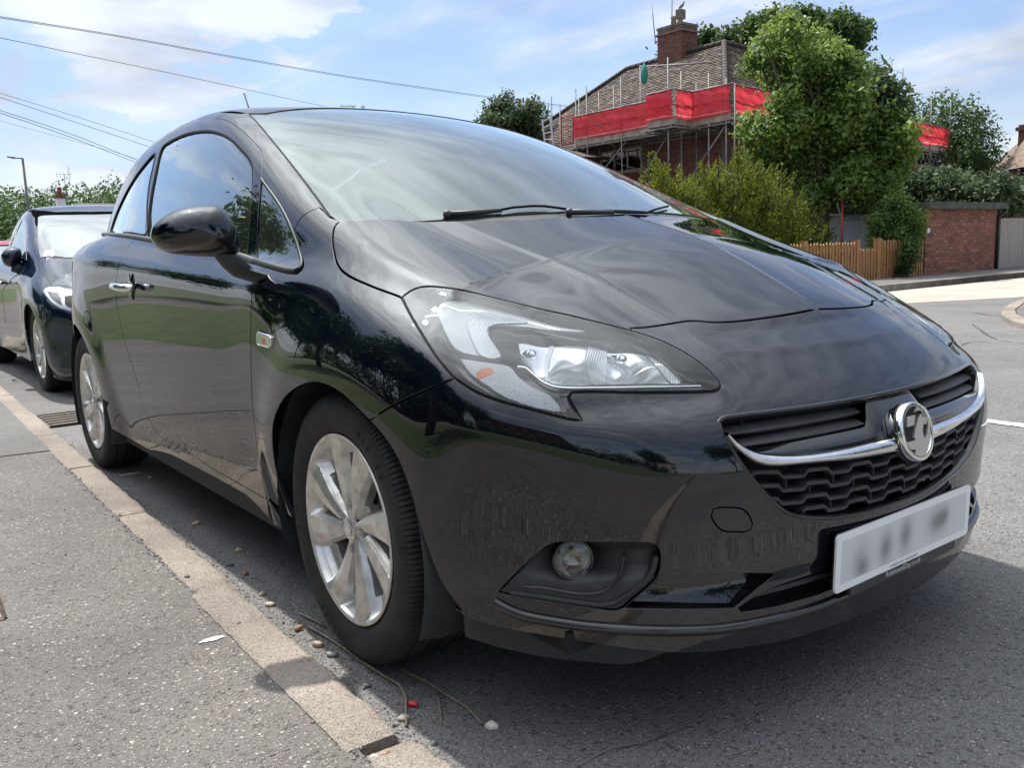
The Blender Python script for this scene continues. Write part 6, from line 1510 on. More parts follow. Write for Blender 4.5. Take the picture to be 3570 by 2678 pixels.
# ------------------------------------------------------------ brickwork
def brick_mats():
    cols = [(.22, .085, .055), (.27, .11, .07), (.16, .065, .05), (.30, .14, .09), (.12, .055, .05)]
    return [noisy(mat('brick_red' if i < 4 else 'brick_dark', c, .85), tuple(v*.75 for v in c), tuple(v*1.2 for v in c), 14, bump=.35, bscale=90, bdist=.004) for i, c in enumerate(cols)]
BM = brick_mats()
M['mortar'] = noisy(mat('mortar', (.42, .36, .29), .9), (.28, .24, .19), (.45, .40, .33), 8)
M['mortar_d'] = noisy(mat('dark_mortar', (.18, .15, .12), .9), (.12, .10, .085), (.2, .17, .14), 8)
_bm = {}
def brick_mesh(L, Hh, Dp, m, key):
    k = (round(L, 3), key)
    if k in _bm: return _bm[k]
    me = bpy.data.meshes.new('brick'); c = .004
    V = [(0, 0, 0), (L, 0, 0), (L, 0, Hh), (0, 0, Hh), (c, -Dp, c), (L-c, -Dp, c), (L-c, -Dp, Hh-c), (c, -Dp, Hh-c)]
    me.from_pydata(V, [], [(4, 5, 6, 7), (0, 1, 5, 4), (1, 2, 6, 5), (2, 3, 7, 6), (3, 0, 4, 7)]); me.materials.append(m); _bm[k] = me; return me
def brick_wall(parent, O, U, nrm, Lw, Hw, maxparts, mats=BM, skip=(), seed=1, order=None, L=.215, Hb=.065, J=.010, stuffname='brickwork', near=None, tones=(.45, .3, .15, .07, .03)):
    """bricks standing proud of a mortar face. O origin, U direction along the wall, nrm outward"""
    r = random.Random(seed); O = np.array(O, float); U = np.array(U, float); nrm = np.array(nrm, float); U /= np.linalg.norm(U); nrm /= np.linalg.norm(nrm)
    items = []; row = 0; z = 0
    while z+Hb <= Hw+1e-6:
        x = -(L+J)/2 if row % 2 else 0.0
        while x < Lw-.02:
            a, b = max(x, 0), min(x+L, Lw)
            if b-a > .05:
                cx, cz = (a+b)/2, z+Hb/2
                if not any(s0 < b-.02 and s1 > a+.02 and t0 < z+Hb-.01 and t1 > z+.01 for s0, s1, t0, t1 in skip): items.append((a, b-a, z))
            x += L+J
        z += Hb+J; row += 1
    if near is not None: items.sort(key=lambda it: np.linalg.norm(O+U*(it[0]+it[1]/2)+[0, 0, it[2]]-near))
    VV = []; FF = []; FM = []
    for n_, (a, l, z) in enumerate(items):
        mi = r.choices(range(len(mats)), tones)[0]; out = .004+r.random()*.004
        if n_ < maxparts:
            me = brick_mesh(round(l, 2), Hb, .010, mats[mi], (id(mats[mi]), Hb)); o = bpy.data.objects.new('brick', me); C.objects.link(o); o.parent = parent
            p = O+U*a+nrm*(out-.004)+np.array([0, 0, z]); mm = Matrix(((U[0], -nrm[0], 0, p[0]), (U[1], -nrm[1], 0, p[1]), (0, 0, 1, p[2]), (0, 0, 0, 1))); o.matrix_local = mm
        else:
            p = O+U*a+nrm*(out-.004)+np.array([0, 0, z]); d = .010; c = .004; k = len(VV)
            for (u, w_, zz) in ((0, 0, 0), (l, 0, 0), (l, 0, Hb), (0, 0, Hb), (c, d, c), (l-c, d, c), (l-c, d, Hb-c), (c, d, Hb-c)): VV.append(tuple(p+U*u+nrm*w_+np.array([0, 0, zz])))
            FF += [tuple(k+i for i in f) for f in ((4, 5, 6, 7), (0, 1, 5, 4), (1, 2, 6, 5), (2, 3, 7, 6), (3, 0, 4, 7))]; FM += [mi]*5
    if VV:
        o = mesh_obj(stuffname, VV, FF, None, parent, mats=mats, fm=FM); o['kind'] = 'stuff'
def quadbox(mb, O, U, nrm, a0, a1, z0, z1, d0, d1, m=0):
    """box on a wall: along a0..a1, height z0..z1, outward d0..d1"""
    O = np.array(O, float); U = np.array(U, float); N = np.array(nrm, float)
    V = [tuple(O+U*a+N*d+np.array([0, 0, z])) for z in (z0, z1) for a, d in ((a0, d0), (a1, d0), (a1, d1), (a0, d1))]
    mb.add(V, [(0, 3, 2, 1), (4, 5, 6, 7), (0, 1, 5, 4), (1, 2, 6, 5), (2, 3, 7, 6), (3, 0, 4, 7)], m); return mb
# --- brick store at the corner
M['felt'] = noisy(mat('roof_felt', (.05, .055, .05), .8), (.035, .04, .035), (.09, .09, .07), 5)
M['blackpipe'] = mat('black_drainpipe', (.015, .015, .016), .4)
M['greydoor'] = noisy(mat('grey_painted_door', (.38, .40, .44), .5), (.34, .36, .40), (.42, .44, .48), 3)
M['whitep'] = noisy(mat('white_paint', (.75, .75, .74), .5), (.62, .62, .6), (.8, .8, .79), 12)
M['greyp'] = mat('grey_render', (.30, .31, .33), .8)
st = empty('brick_store', (-9.5, 18.7, 0), 0, 'low flat-roofed red brick store at the corner beside the picket fence', 'outbuilding'); 
def fixp(o, root):
    o.parent = root; o.matrix_parent_inverse = Matrix.Translation(-Vector(root.location)); return o
stB = empty('tmpB')
mb = MB(); mb.box((-13.5, 17.12, .0), (-8.004, 20.42, 1.60)); wall = mb.build('wall', M['mortar'], stB)
brick_wall(wall, (-7.995, 17.1, .11), (0, 1, 0), (1, 0, 0), 3.34, 1.46, 300, seed=3)
brick_wall(wall, (-13.5, 17.115, .11), (1, 0, 0), (0, -1, 0), 5.5, 1.46, 0, seed=4, skip=((3.05, 4.25, -1, 1.4), (4.45, 5.05, .75, 1.4)))
mb = MB(); mb.box((-13.8, 16.95, 1.60), (-7.85, 20.62, 1.66)); mb.build('roof', M['felt'], stB)
mb = MB(); mb.box((-7.90, 16.93, 1.53), (-7.83, 20.66, 1.68)); mb.box((-13.8, 16.90, 1.53), (-7.83, 16.95, 1.68)); mb.build('fascia', M['felt'], stB)
for yv in (17.45, 19.6): MB().box((-7.99, yv, 1.42), (-7.975, yv+.20, 1.52)).build('air_brick', BM[1], stB)
mb = MB(); mb.tube([(-7.86, 20.60, 1.52), (-7.86, 20.58, 1.46), (-7.95, 20.44, 1.36), (-7.95, 20.42, .12)], .035, 10); mb.build('drainpipe', M['blackpipe'], stB, True)
dW = onplane('U', [(790, 590), (990, 820)], 1, 17.1); x0, x1 = dW[0][0], dW[1][0]
fr = MB().box((x0-.32, 17.06, .1), (x1+.03, 17.10, 1.50)).build('door_surround', M['greyp'], stB)
dr = MB().box((x0, 17.02, .1), (x1, 17.06, 1.36)).build('door', M['greydoor'], stB); 
MB().box((x0+.08, 17.01, .2), (x1-.08, 17.02, 1.28)).build('panel', M['greydoor'], dr)
mb = MB(); 
for zz in (.76, 1.38): mb.box((-9.05, 17.03, zz-.02), (-8.45, 17.09, zz+.02))
for xx in (-9.05, -8.47): mb.box((xx, 17.03, .76), (xx+.04, 17.09, 1.38))
wf = mb.build('window', M['whitep'], stB); MB().box((-9.02, 17.06, .78), (-8.46, 17.08, 1.36)).build('pane', M['winglass'], wf)
MB().box((-7.985, 17.13, 1.02), (-7.975, 17.26, 1.12)).build('white_notice', M['whitep'], stB)
MB().box((-8.30, 17.08, 1.08), (-8.05, 17.095, 1.16)).build('street_plaque', M['greydoor'], stB)
for o in list(stB.children): fixp(o, st)
# second building behind the board gate
sb_ = empty('tmpC'); st2 = empty('brick_outbuilding', (-9, 22.5, 0), 0, 'dark brick flat-roofed outbuilding behind the grey board gate', 'outbuilding')
w2_ = MB().box((-13, 20.9, 0), (-8.6, 27, 1.62)).build('wall', M['mortar_d'], sb_); brick_wall(w2_, (-8.59, 20.9, 1.1), (0, 1, 0), (1, 0, 0), 5, .5, 60, seed=8, mats=[BM[2], BM[4]], tones=(.6, .4))
MB().box((-13.2, 20.8, 1.62), (-8.45, 27.2, 1.70)).build('roof', M['felt'], sb_)
for o in list(sb_.children): fixp(o, st2)
# board gate
M['board'] = noisy(mat('weathered_board', (.30, .28, .25), .8), (.20, .185, .165), (.38, .36, .32), 30, contrast=(.3, .7))
bg_ = empty('board_gate', (-7.9, 22.6, .1), 0, 'weathered grey vertical board gate right of the brick store', 'gate')
for k in range(34):
    y = 20.52+k*.125; o = MB().box((-.02, 0, 0), (.0, .117, 1.20+random.uniform(-.012, .004))).build('board', M['board'], bg_); o.location = (-7.93+7.9+random.uniform(-.004, .004), y-22.6, .02)
for zz in (.2, 1.08): o = MB().box((-7.97, 20.5, zz), (-7.95, 24.8, zz+.08)).build('rail', M['board'], bg_); o.matrix_parent_inverse = Matrix.Translation((7.9, -22.6, -.1))
# picket fence, three bays
M['picket'] = noisy(mat('orange_stained_picket', (.34, .17, .06), .7), (.24, .12, .045), (.42, .22, .085), 9, contrast=(.3, .7))
def picket_run(root, y0, y1, top, step, base=.12, gate=False):
    n = int(round((y1-y0)/step))
    for k in range(n):
        y = y0+step*(k+.5); w_ = .029; h = top-base+random.uniform(-.012, .012); V = [(-.009, -w_, 0), (.009, -w_, 0), (.009, w_, 0), (-.009, w_, 0), (-.009, -w_, h-.035), (.009, -w_, h-.035), (.009, w_, h-.035), (-.009, w_, h-.035), (-.009, 0, h), (.009, 0, h)]
        F = [(0, 3, 2, 1), (0, 1, 5, 4), (2, 3, 7, 6), (1, 2, 6, 9, 5), (3, 0, 4, 8, 7), (4, 5, 9, 8), (6, 7, 8, 9)]
        me = bpy.data.meshes.new('picket'); me.from_pydata(V, [], F); me.materials.append(M['picket']); o = bpy.data.objects.new('picket', me); C.objects.link(o); o.parent = root; o.location = (random.uniform(-.003, .003), y-root.location[1], base-root.location[2]); o.rotation_euler = (random.uniform(-.012, .012), 0, 0)
    for zz in (base+.15, top-.20): o = MB().box((-.05, y0, zz), (-.012, y1, zz+.06)).build('rail', M['picket'], root); o.location = (0, -root.location[1], -root.location[2])
pf = empty('picket_fence', (-8, 13.6, .1), 0, 'orange-brown picket fence left of the small gate, running towards the car bonnet', 'fence'); picket_run(pf, 9.8, 14.42, .88, .105)
for yv in (10.2, 12.7, 14.47): o = MB().box((-.05, -.05, 0), (.05, .05, .83)).build('post', M['picket'], pf); o.location = (-.02, yv-13.6, 0)
pg = empty('picket_gate', (-8, 14.9, .1), 0, 'lower orange picket gate between the two fence runs', 'gate'); picket_run(pg, 14.56, 15.16, .74, .10)
pf2 = empty('picket_fence', (-8, 16.2, .1), 0, 'orange-brown picket fence between the small gate and the brick store', 'fence'); picket_run(pf2, 15.34, 17.08, .90, .107)
for yv in (15.24, 16.25): o = MB().box((-.06, -.06, 0), (.05, .06, .84)).build('post', M['picket'], pf2); o.location = (-.02, yv-16.2, 0)
# ------------------------------------------------------------ the house under scaffold
HO = np.array([-15.6, 20.1, 0.0]); HA = np.array([-1.0, -.01, 0]); HB = np.array([-.130, .9915, 0]); HA /= np.linalg.norm(HA); HB /= np.linalg.norm(HB)
def Hp(a, b, z): return HO+HA*a+HB*b+np.array([0, 0, z])
house = empty('brick_house', tuple(Hp(5, 6, 0)), 0, 'dark brick house with a hipped tiled roof, wrapped in scaffolding', 'house'); HT = empty('tmpH')
M['glassd'] = glassmat('house_glass', (.12, .14, .16), 4.0)
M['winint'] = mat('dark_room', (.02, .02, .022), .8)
TM = [noisy(mat('roof_tile', c, .85), tuple(v*.7 for v in c), tuple(v*1.25 for v in c), 5, bump=.3, bscale=60, bdist=.01) for c in ((.070, .050, .042), (.11, .078, .060), (.038, .030, .027), (.17, .12, .085))]
inset = 1.25
mb = MB(); A0 = Hp(inset, inset, 0); V = [tuple(Hp(a, b, z)) for z in (-.2, 4.95) for a, b in ((inset, inset), (12.5, inset), (12.5, 21), (inset, 21))]
mb.add(V, [(0, 3, 2, 1)[::-1], (4, 5, 6, 7)[::-1], (0, 1, 5, 4)[::-1], (1, 2, 6, 5)[::-1], (2, 3, 7, 6)[::-1], (3, 0, 4, 7)[::-1]]); hw_ = mb.build('wall', M['mortar_d'], HT)
# window found from the photograph on the facade that faces the crossroads
bN = -np.cross(HA, [0, 0, 1]); bN = bN if bN[1] < 0 else -bN
def onfac(p, z='O'):
    d = rays(z, [p])[0]; P0 = Hp(0, inset, 0); t_ = ((P0-CAMP)@bN)/(d@bN); return CAMP+d*t_-P0
w0 = onfac((880, 1180)); w1 = onfac((1190, 1300)); a0, a1 = sorted((w0@HA, w1@HA)); zt, zb = w0[2]+.03, w1[2]-.02
brick_wall(hw_, Hp(12.4, inset, 2.2)+bN*.005, -HA, bN, 12.4-inset, 2.3, 260, mats=[BM[2], BM[0], BM[4]], tones=(.45, .3, .25), seed=9, skip=((12.4-a1-.05, 12.4-a0+.05, zb-2.25, zt-2.15),), near=Hp(3, 1, 3))
bM_ = np.cross(HB, [0, 0, 1]); bM_ = bM_ if bM_[0] > 0 else -bM_
brick_wall(hw_, Hp(inset, inset, 1.6)+bM_*.005, HB, bM_, 16.5, 2.9, 0, mats=[BM[2], BM[0], BM[4]], tones=(.45, .3, .25), seed=10)
def window(name, a0, a1, z0, z1, n=3, par=None, org=None, U=None, N=None):
    par = par or HT; org = Hp(0, inset, 0) if org is None else org; U = HA if U is None else U; N = bN if N is None else N
    mb = MB(); f = .055
    quadbox(mb, org, U, N, a0, a1, z1-f, z1, -.02, .05); quadbox(mb, org, U, N, a0, a1, z0, z0+f, -.02, .05)
    for k in range(n+1): c = a0+(a1-a0)*k/n; quadbox(mb, org, U, N, c-f*.5, c+f*.5, z0+f, z1-f, -.02, .048)
    fo_ = mb.build(name, M['frame'], par)
    pn = MB(); quadbox(pn, org, U, N, a0+.02, a1-.02, z0+.02, z1-.02, .012, .018); pn.build('pane', M['glassd'], fo_)
    sm_ = MB(); quadbox(sm_, org, U, N, a0-.08, a1+.08, z0-.06, z0-.002, -.02, .11); sm_.build('sill', M['frame'], fo_)
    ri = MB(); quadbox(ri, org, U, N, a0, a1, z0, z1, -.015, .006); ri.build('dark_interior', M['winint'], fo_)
    return fo_
M['frame'] = mat('buff_window_frame', (.42, .36, .30), .6)
window('window', a0, a1, zb, zt)
window('window', 7.5, 9.0, zb, zt)
# roof
R2 = onplane('O', [(1822, 332)], 2, 8.2)[0]; E2 = Hp(.55, .55, 4.62); E1 = Hp(14.0, .55, 4.62); _n = np.cross(E1-E2, R2-E2); _d = rays('O', [(1080, 535)])[0]; R1 = CAMP+_d*(((E2-CAMP)@_n)/(_d@_n)); _d = rays('O', [(345, 1030)])[0]; _q = CAMP+_d*(((E2-CAMP)@_n)/(_d@_n)); _k = (4.62-R1[2])/(_q[2]-R1[2]); E1 = R1+(_q-R1)*_k; E3 = Hp(.55, 17.0, 4.62); R3 = R2+HB*9
print('roof', R1, R2, E1, E2)
def tiled(name, quad, maxparts, rows, seed, tl=.165):
    """quad: eave-left, eave-right, ridge-right, ridge-left"""
    A, B, Cc, Dd = [np.array(q, float) for q in quad]; r = random.Random(seed)
    n = np.cross(B-A, Dd-A); n /= np.linalg.norm(n); n = n if n[2] > 0 else -n
    base = mesh_obj(name, [A, B, Cc, Dd], [(0, 1, 2, 3)] if np.cross(B-A, Cc-A)@n > 0 else [(3, 2, 1, 0)], TM[2], HT)
    U = (B-A)/np.linalg.norm(B-A); items = []
    for i in range(rows):
        u0 = i/rows; L = A+(Dd-A)*u0; Rr = B+(Cc-B)*u0; W_ = np.linalg.norm(Rr-L); up = ((Dd-A)/rows+(Cc-B)/rows)/2; up = up-U*(up@U)
        k = int(W_/tl)
        for j in range(k): items.append((L+U*(j+(.5 if i % 2 else 0))*tl, up))
    idx = list(range(len(items))); r.shuffle(idx) if False else None
    cen = CAMP; items.sort(key=lambda it: np.linalg.norm(it[0]-cen)); VV = []; FF = []; FM = []
    mes = {}
    for q, (p, up) in enumerate(items):
        mi = r.choices(range(4), (.4, .25, .25, .10))[0]; lift = .022+r.random()*.016; w_ = tl-.008; Vq = [p+n*(lift), p+U*w_+n*(lift), p+U*w_+up*1.05+n*.004, p+up*1.05+n*.004, p+n*(.0), p+U*w_]
        if r.random() < .5: Vq[0] = Vq[0]-up*.05; Vq[1] = Vq[1]-up*.05
        Fq_ = [(0, 1, 2, 3), (4, 5, 1, 0)]
        if q < maxparts:
            kk = (mi, q % 7)
            if kk not in mes:
                me = bpy.data.meshes.new('roof_tile'); me.from_pydata([tuple(v-p) for v in Vq], [], Fq_); me.materials.append(TM[mi]); mes[kk] = me
            o = bpy.data.objects.new('roof_tile', mes[kk]); C.objects.link(o); o.parent = base; o.location = tuple(p)
        else:
            k0 = len(VV); VV += [tuple(v) for v in Vq]; FF += [tuple(k0+i for i in f) for f in Fq_]; FM += [mi]*2
    if VV: o = mesh_obj('tiling', VV, FF, None, base, mats=TM, fm=FM); o['kind'] = 'stuff'
    return base
tiled('roof', (E1, E2, R2, R1), 290, 44, 1)
tiled('roof_slope', (E2, E3, R3, R2), 0, 44, 2)
mb = MB()
for a, b, n in ((R1, R2, 16), (R2, R3, 20), (E2, R2, 26), (E1, R1, 40)):
    for k in range(n):
        p, q = a+(b-a)*(k/n), a+(b-a)*((k+1.08)/n); mb.tube([p+[0, 0, .03], q+[0, 0, .05]], [.11, .10], 8)
o = mb.build('ridge_tiles', TM[2], HT, True); o['kind'] = 'stuff'
mb = MB(); mb.tube([E1-[0, .05, .05], E2-[0, .05, .05]], .06, 8); mb.tube([E2+[.05, 0, -.05], E3+[.05, 0, -.05]], .06, 8); mb.build('gutter', M['blackpipe'], HT, True)
# chimney
cl0 = onplane('O', [(1310, 240)], 1, float(R2[1])-.4)[0]; cr0 = onplane('O', [(1535, 240)], 1, float(R2[1])-.4)[0]; ct = onplane('O', [(1420, 205)], 1, float(R2[1])-.4)[0]
cx0, cx1, cyc, ctz = cl0[0], cr0[0]-.25, float(R2[1])-.4, float(ct[2])
chm = MB().box((cx0+.004, cyc, 7.2), (cx1-.004, cyc+.9, ctz)).build('chimney', M['mortar_d'], HT)
brick_wall(chm, (cx0, cyc+.002, 7.4), (1, 0, 0), (0, -1, 0), cx1-cx0, ctz-7.4, 120, mats=[BM[2], BM[4], BM[0]], tones=(.5, .3, .2), seed=12)
brick_wall(chm, (cx1-.002, cyc, 7.4), (0, 1, 0), (1, 0, 0), .9, ctz-7.4, 80, mats=[BM[2], BM[4], BM[0]], tones=(.5, .3, .2), seed=13)
mb = MB(); mb.box((cx0-.07, cyc-.07, ctz-.22), (cx1+.07, cyc+.97, ctz-.15)); mb.box((cx0-.03, cyc-.03, ctz), (cx1+.03, cyc+.93, ctz+.09)); mb.build('crown', M['mortar_d'], chm)
M['pot'] = noisy(mat('clay_pot', (.35, .30, .25), .8), (.25, .2, .17), (.42, .38, .33), 8)
mxc = (cx0+cx1)/2
for o_ in (.10, .42):
    V, F = lathe([(.0005, 0), (.11, 0), (.10, .30), (.12, .32), (.12, .38), (.09, .38)], 12, 'z', (mxc+o_-.15, cyc+.3, ctz+.08)); mesh_obj('chimney_pot', V, F, M['pot'], chm, True)
mb = MB(); mb.box((mxc+.18, cyc+.15, ctz+.28), (mxc+.42, cyc+.45, ctz+.62)); mb.build('cowl', M['mortar_d'], chm)
for o in list(HT.children): fixp(o, house)
# pigeon and aerials on the chimney
M['bird'] = mat('grey_feathers', (.20, .19, .18), .8)
bp = np.array([mxc+.36, cyc+.3, ctz+.72]); mb = MB()
mb.tube([bp+[-.17, 0, -.03], bp+[-.08, 0, 0], bp+[0, 0, .03], bp+[.06, 0, .06], bp+[.09, 0, .12]], [.008, .045, .062, .045, .028], 10); ball(mb, bp+[.10, 0, .14], .030); mb.tube([bp+[.12, 0, .14], bp+[.155, 0, .13]], [.008, .002], 6); mb.tube([bp+[.0, .015, -.02], bp+[.01, .015, -.10]], .006, 5); mb.tube([bp+[.0, -.015, -.02], bp+[.01, -.015, -.10]], .006, 5)
tag(mb.build('pigeon', M['bird'], None, True), 'grey pigeon perched on the chimney cowl of the scaffolded house', 'bird')
M['galv'] = noisy(mat('galvanised_tube', (.32, .31, .30), .6, .3), (.12, .115, .112), (.26, .25, .245), 6, contrast=(.3, .7))
M['galvr'] = noisy(mat('red_painted_tube', (.40, .05, .05), .5, .2), (.26, .05, .05), (.48, .07, .06), 5)
def aerial(label, base, top, els=(), nm='tv_aerial'):
    mb = MB(); mb.tube([base, top], .018, 6)
    for c, d, n, L in els:
        c = np.array(c); d = np.array(d)
        mb.tube([c-d*.5, c+d*.5], .01, 5)
        for k in range(n): q = c-d*.5+d*(k/(n-1)); mb.tube([q+[0, 0, L], q-[0, 0, L]], .006, 4)
    return tag(mb.build(nm, M['galv'], None, True), label, 'aerial')
aerial('leaning bare aerial pole on the left side of the house chimney', onplane('O', [(1295, 335)], 1, cyc)[0], onplane('O', [(1265, 20)], 1, cyc)[0])
aerial('straight aerial mast rising from the top of the house chimney', onplane('O', [(1420, 240)], 1, cyc-.05)[0], onplane('O', [(1423, -60)], 1, cyc-.05)[0])
# ------------------------------------------------------------ scaffold
sc = empty('scaffold', tuple(HO), 0, 'tube scaffold with boards along the eaves of the brick house', 'scaffold'); ST = empty('tmpS')
def pole(p, q, r=.0245, m=None, nm='scaffold_pole'):
    mb = MB(); mb.tube([p, q], r, 8); return mb.build(nm, m or M['galv'], ST, True)
def vpole(px_, ptop, pbot, b, z='O', m=None, z0=None):
    """upright standing where the pixel column meets the outer (or inner) run"""
    d = rays(z, [(px_, (ptop+pbot)/2)])[0]; P0 = Hp(0, b, 0); t_ = ((P0-CAMP)@bN)/(d@bN); P = CAMP+d*t_
    dt = rays(z, [(px_, ptop)])[0]; zt_ = CAMP[2]+dt[2]/np.hypot(dt[0], dt[1])*np.hypot(P[0]-CAMP[0], P[1]-CAMP[1])
    db_ = rays(z, [(px_, pbot)])[0]; zb_ = CAMP[2]+db_[2]/np.hypot(db_[0], db_[1])*np.hypot(P[0]-CAMP[0], P[1]-CAMP[1])
    zb_ = 0 if z0 is None else z0
    return pole((P[0], P[1], zb_), (P[0], P[1], zt_), m=m)
for px_, tp, b in ((495, 740, 1.0), (682, 685, 0), (707, 750, 1.2), (765, 665, -.05), (1030, 590, -.05), (1392, 440, -.9), (1493, 545, 0), (1705, 560, 0), (975, 660, 1.2)):
    vpole(px_, tp, 1100, b)
for px_, tp, b in ((560, 800, .6), (860, 700, 1.2), (1180, 500, .9), (1610, 640, .9), (1840, 600, 0), (1905, 640, 0)): vpole(px_, tp, 1100, b)
for px_, tp, z0 in ((1245, 1115, 0), (1480, 1110, 0), (1815, 1075, 0)): vpole(px_, tp, 1300, .9, z0=z0)
# deck, toe board, guard rails for a run between two plan points
M['deck'] = noisy(mat('scaffold_board', (.33, .28, .22), .85), (.22, .185, .145), (.42, .36, .29), 4, contrast=(.3, .7))
def netmat():
    m = bpy.data.materials.new('red_debris_net'); t = nt(m); g = G(t); v = posco(g)
    x = g.n('ShaderNodeSeparateXYZ', {0: v}); fold = g.noise(g.n('ShaderNodeMapping', {'Vector': v, 'Scale': (1.2, 1.2, 4.0)}).outputs[0], 2.0, 4, .6)
    stripe = g.math('MULTIPLY', g.math('GREATER_THAN', x.outputs[2], 4.86), g.math('LESS_THAN', g.math('ADD', x.outputs[2], g.math('MULTIPLY', fold, .12)), 4.96))
    colr = g.mix(fold, (.66, .035, .06), (.84, .10, .12)); colr = g.mix(g.math('MULTIPLY', stripe, .55), colr, (.85, .55, .55))
    d = g.n('ShaderNodeBsdfDiffuse', {0: colr}); tl = g.n('ShaderNodeBsdfTranslucent', {0: colr}); a = g.n('ShaderNodeMixShader', {0: .55, 1: d.outputs[0], 2: tl.outputs[0]})
    tr = g.n('ShaderNodeBsdfTransparent', {0: (1, .35, .38, 1)}); mx = g.n('ShaderNodeMixShader', {0: .22, 1: a.outputs[0], 2: tr.outputs[0]}); g.n('ShaderNodeOutputMaterial', {0: mx.outputs[0]}); return m
M['net'] = netmat()
def run(p, q, ztop, inward, seedn=1, net=True, z=4.6, zq=None):
    p = np.array(p, float); q = np.array(q, float); L = np.linalg.norm(q-p); U = (q-p)/L; n = np.array(inward, float); zq = z if zq is None else zq
    def P(t_, d, zz): return p+(q-p)*t_+n*d+np.array([0, 0, z+(zq-z)*t_+zz])
    for j in range(5):
        V = [P(t_, j*.235+o_, zz) for zz in (-.02, .018) for t_, o_ in ((0, 0), (1, 0), (1, .225), (0, .225))]; mesh_obj('deck_board', V, [(0, 3, 2, 1), (4, 5, 6, 7), (0, 1, 5, 4), (1, 2, 6, 5), (2, 3, 7, 6), (3, 0, 4, 7)], M['deck'], ST)
    V = [P(t_, o_, zz) for zz in (.02, .24) for t_, o_ in ((0, -.04), (1, -.04), (1, -.002), (0, -.002))]; mesh_obj('toe_board', V, [(0, 3, 2, 1), (4, 5, 6, 7), (0, 1, 5, 4), (1, 2, 6, 5), (2, 3, 7, 6), (3, 0, 4, 7)], M['deck'], ST)
    for zz in (1.05, .60, -.07): pole(P(-.02, -.06, zz), P(1.02, -.06, zz), .0245, nm='guard_rail' if zz > 0 else 'ledger')
    pole(P(-.02, 1.15, -.10), P(1.02, 1.15, -.10), nm='ledger')
    k = max(2, int(L/1.2))
    for i in range(k+1): pole(P(i/k, -.15, -.045-.02), P(i/k, 1.35, -.045-.02), nm='transom')
    if net:
        r = random.Random(seedn); nu, nv_ = max(12, int(L*10)), 12; V = []
        for i in range(nu+1):
            for j in range(nv_+1):
                u = i/nu; v = j/nv_; sagz = .22+.03*math.sin(u*L*1.9+seedn); zz = sagz+(1.04-sagz)*v
                off = -.075-.06*math.sin(math.pi*v)*(.55+.45*math.sin(u*L*3.1+seedn))-.020*math.sin(u*L*11+v*9)-.018*math.sin(v*16+u*L*2.3)-.012*math.sin(u*L*29-v*5)
                V.append(P(u, off, zz))
        F = [(i*(nv_+1)+j, (i+1)*(nv_+1)+j, (i+1)*(nv_+1)+j+1, i*(nv_+1)+j+1) for i in range(nu) for j in range(nv_)]
        mesh_obj('debris_net', V, F, M['net'], ST, True)
inA = HB; inB = HA
def bfac(p, b, zz): 
    P = onplane('O', [p], 2, zz)[0]; return P
run(Hp(6.9, 0, 0), Hp(2.35, 0, 0), 1, inA, 1)
run(Hp(2.6, -.95, 0), Hp(1.55, -.95, 0), 1, inA, 2)
run(Hp(1.55, -.95, 0)-HB*0, Hp(1.55, 0, 0), 1, inB, 3)
run(Hp(1.5, 0, 0), Hp(0, 0, 0), 1, inA, 4)
run(Hp(0, 0, 0), Hp(0, 4.2, 0), 1, inB, 5); run(Hp(0, 4.2, 0), Hp(0, 9.0, 0), 1, inB, 6); run(Hp(0, 9.0, 0), Hp(0, 13.6, 0), 1, inB, 7); run(Hp(0, 13.6, 0), Hp(0, 18.0, 0), 1, inB, 8)
# uprights of the long side, taken from the photograph on that plane
def vp2(px_, tp, z0=0.0, off=0.0, m=None, b0=None):
    d = rays('Q', [(px_, tp)])[0]; P0 = Hp(off, 0, 0); t_ = ((P0-CAMP)@bM_)/(d@bM_); P = CAMP+d*t_; return pole((P[0], P[1], z0), (P[0], P[1], P[2]), m=m), P
ends = []
for px_, tp in ((1065, 475), (1278, 525), (1500, 755), (1650, 765)): ends.append(vp2(px_, tp, 3.5 if px_ > 1480 else 0, -.06)[1])
vp2(1205, 790, 0, 1.1, M['galvr'])
# ladder beams under the right end
def beam(p, q, depth, r=.022, nm='lattice_beam'):
    p = np.array(p); q = np.array(q); mb = MB(); n = max(4, int(np.linalg.norm(q-p)/.45)); mb.tube([p, q], r, 6); mb.tube([p-[0, 0, depth], q-[0, 0, depth]], r, 6)
    for i in range(n):
        a = p+(q-p)*(i/n); b = p+(q-p)*((i+.5)/n)-[0, 0, depth]; c = p+(q-p)*((i+1)/n); mb.tube([a, b], r*.7, 5); mb.tube([b, c], r*.7, 5)
    return mb.build(nm, [M['galv']], ST, True)
beam(Hp(-.08, 11.3, 4.42), Hp(-.08, 18.3, 4.42), .48); beam(Hp(1.0, 11.3, 4.42), Hp(1.0, 18.3, 4.42), .48)
beam(Hp(-.15, 18.2, 3.9), Hp(1.3, 18.2, 3.9), .42)
for zz in (3.85, 3.45): pole(Hp(-.3, 10.0, zz), Hp(-.12, 18.5, zz), m=M['galvr'] if zz > 3.6 else None); pole(Hp(1.0, 10.5, zz-.05), Hp(1.2, 18.5, zz-.05))
for bb in (14.5, 18.2): pole(Hp(-.2, bb, 3.9), Hp(-.2, bb, 3.35), m=M['galvr'])
for bb in (12, 13.8, 15.5, 17.2): pole(Hp(-.2, bb, 3.45), Hp(1.2, bb+.6, 3.42), .02)
# front top rail over the roof
d1 = onplane('O', [(1175, 512), (1730, 480)], 1, float(Hp(1, .2, 0)[1])); pole(d1[0], d1[1], m=M['galv'], nm='high_rail')
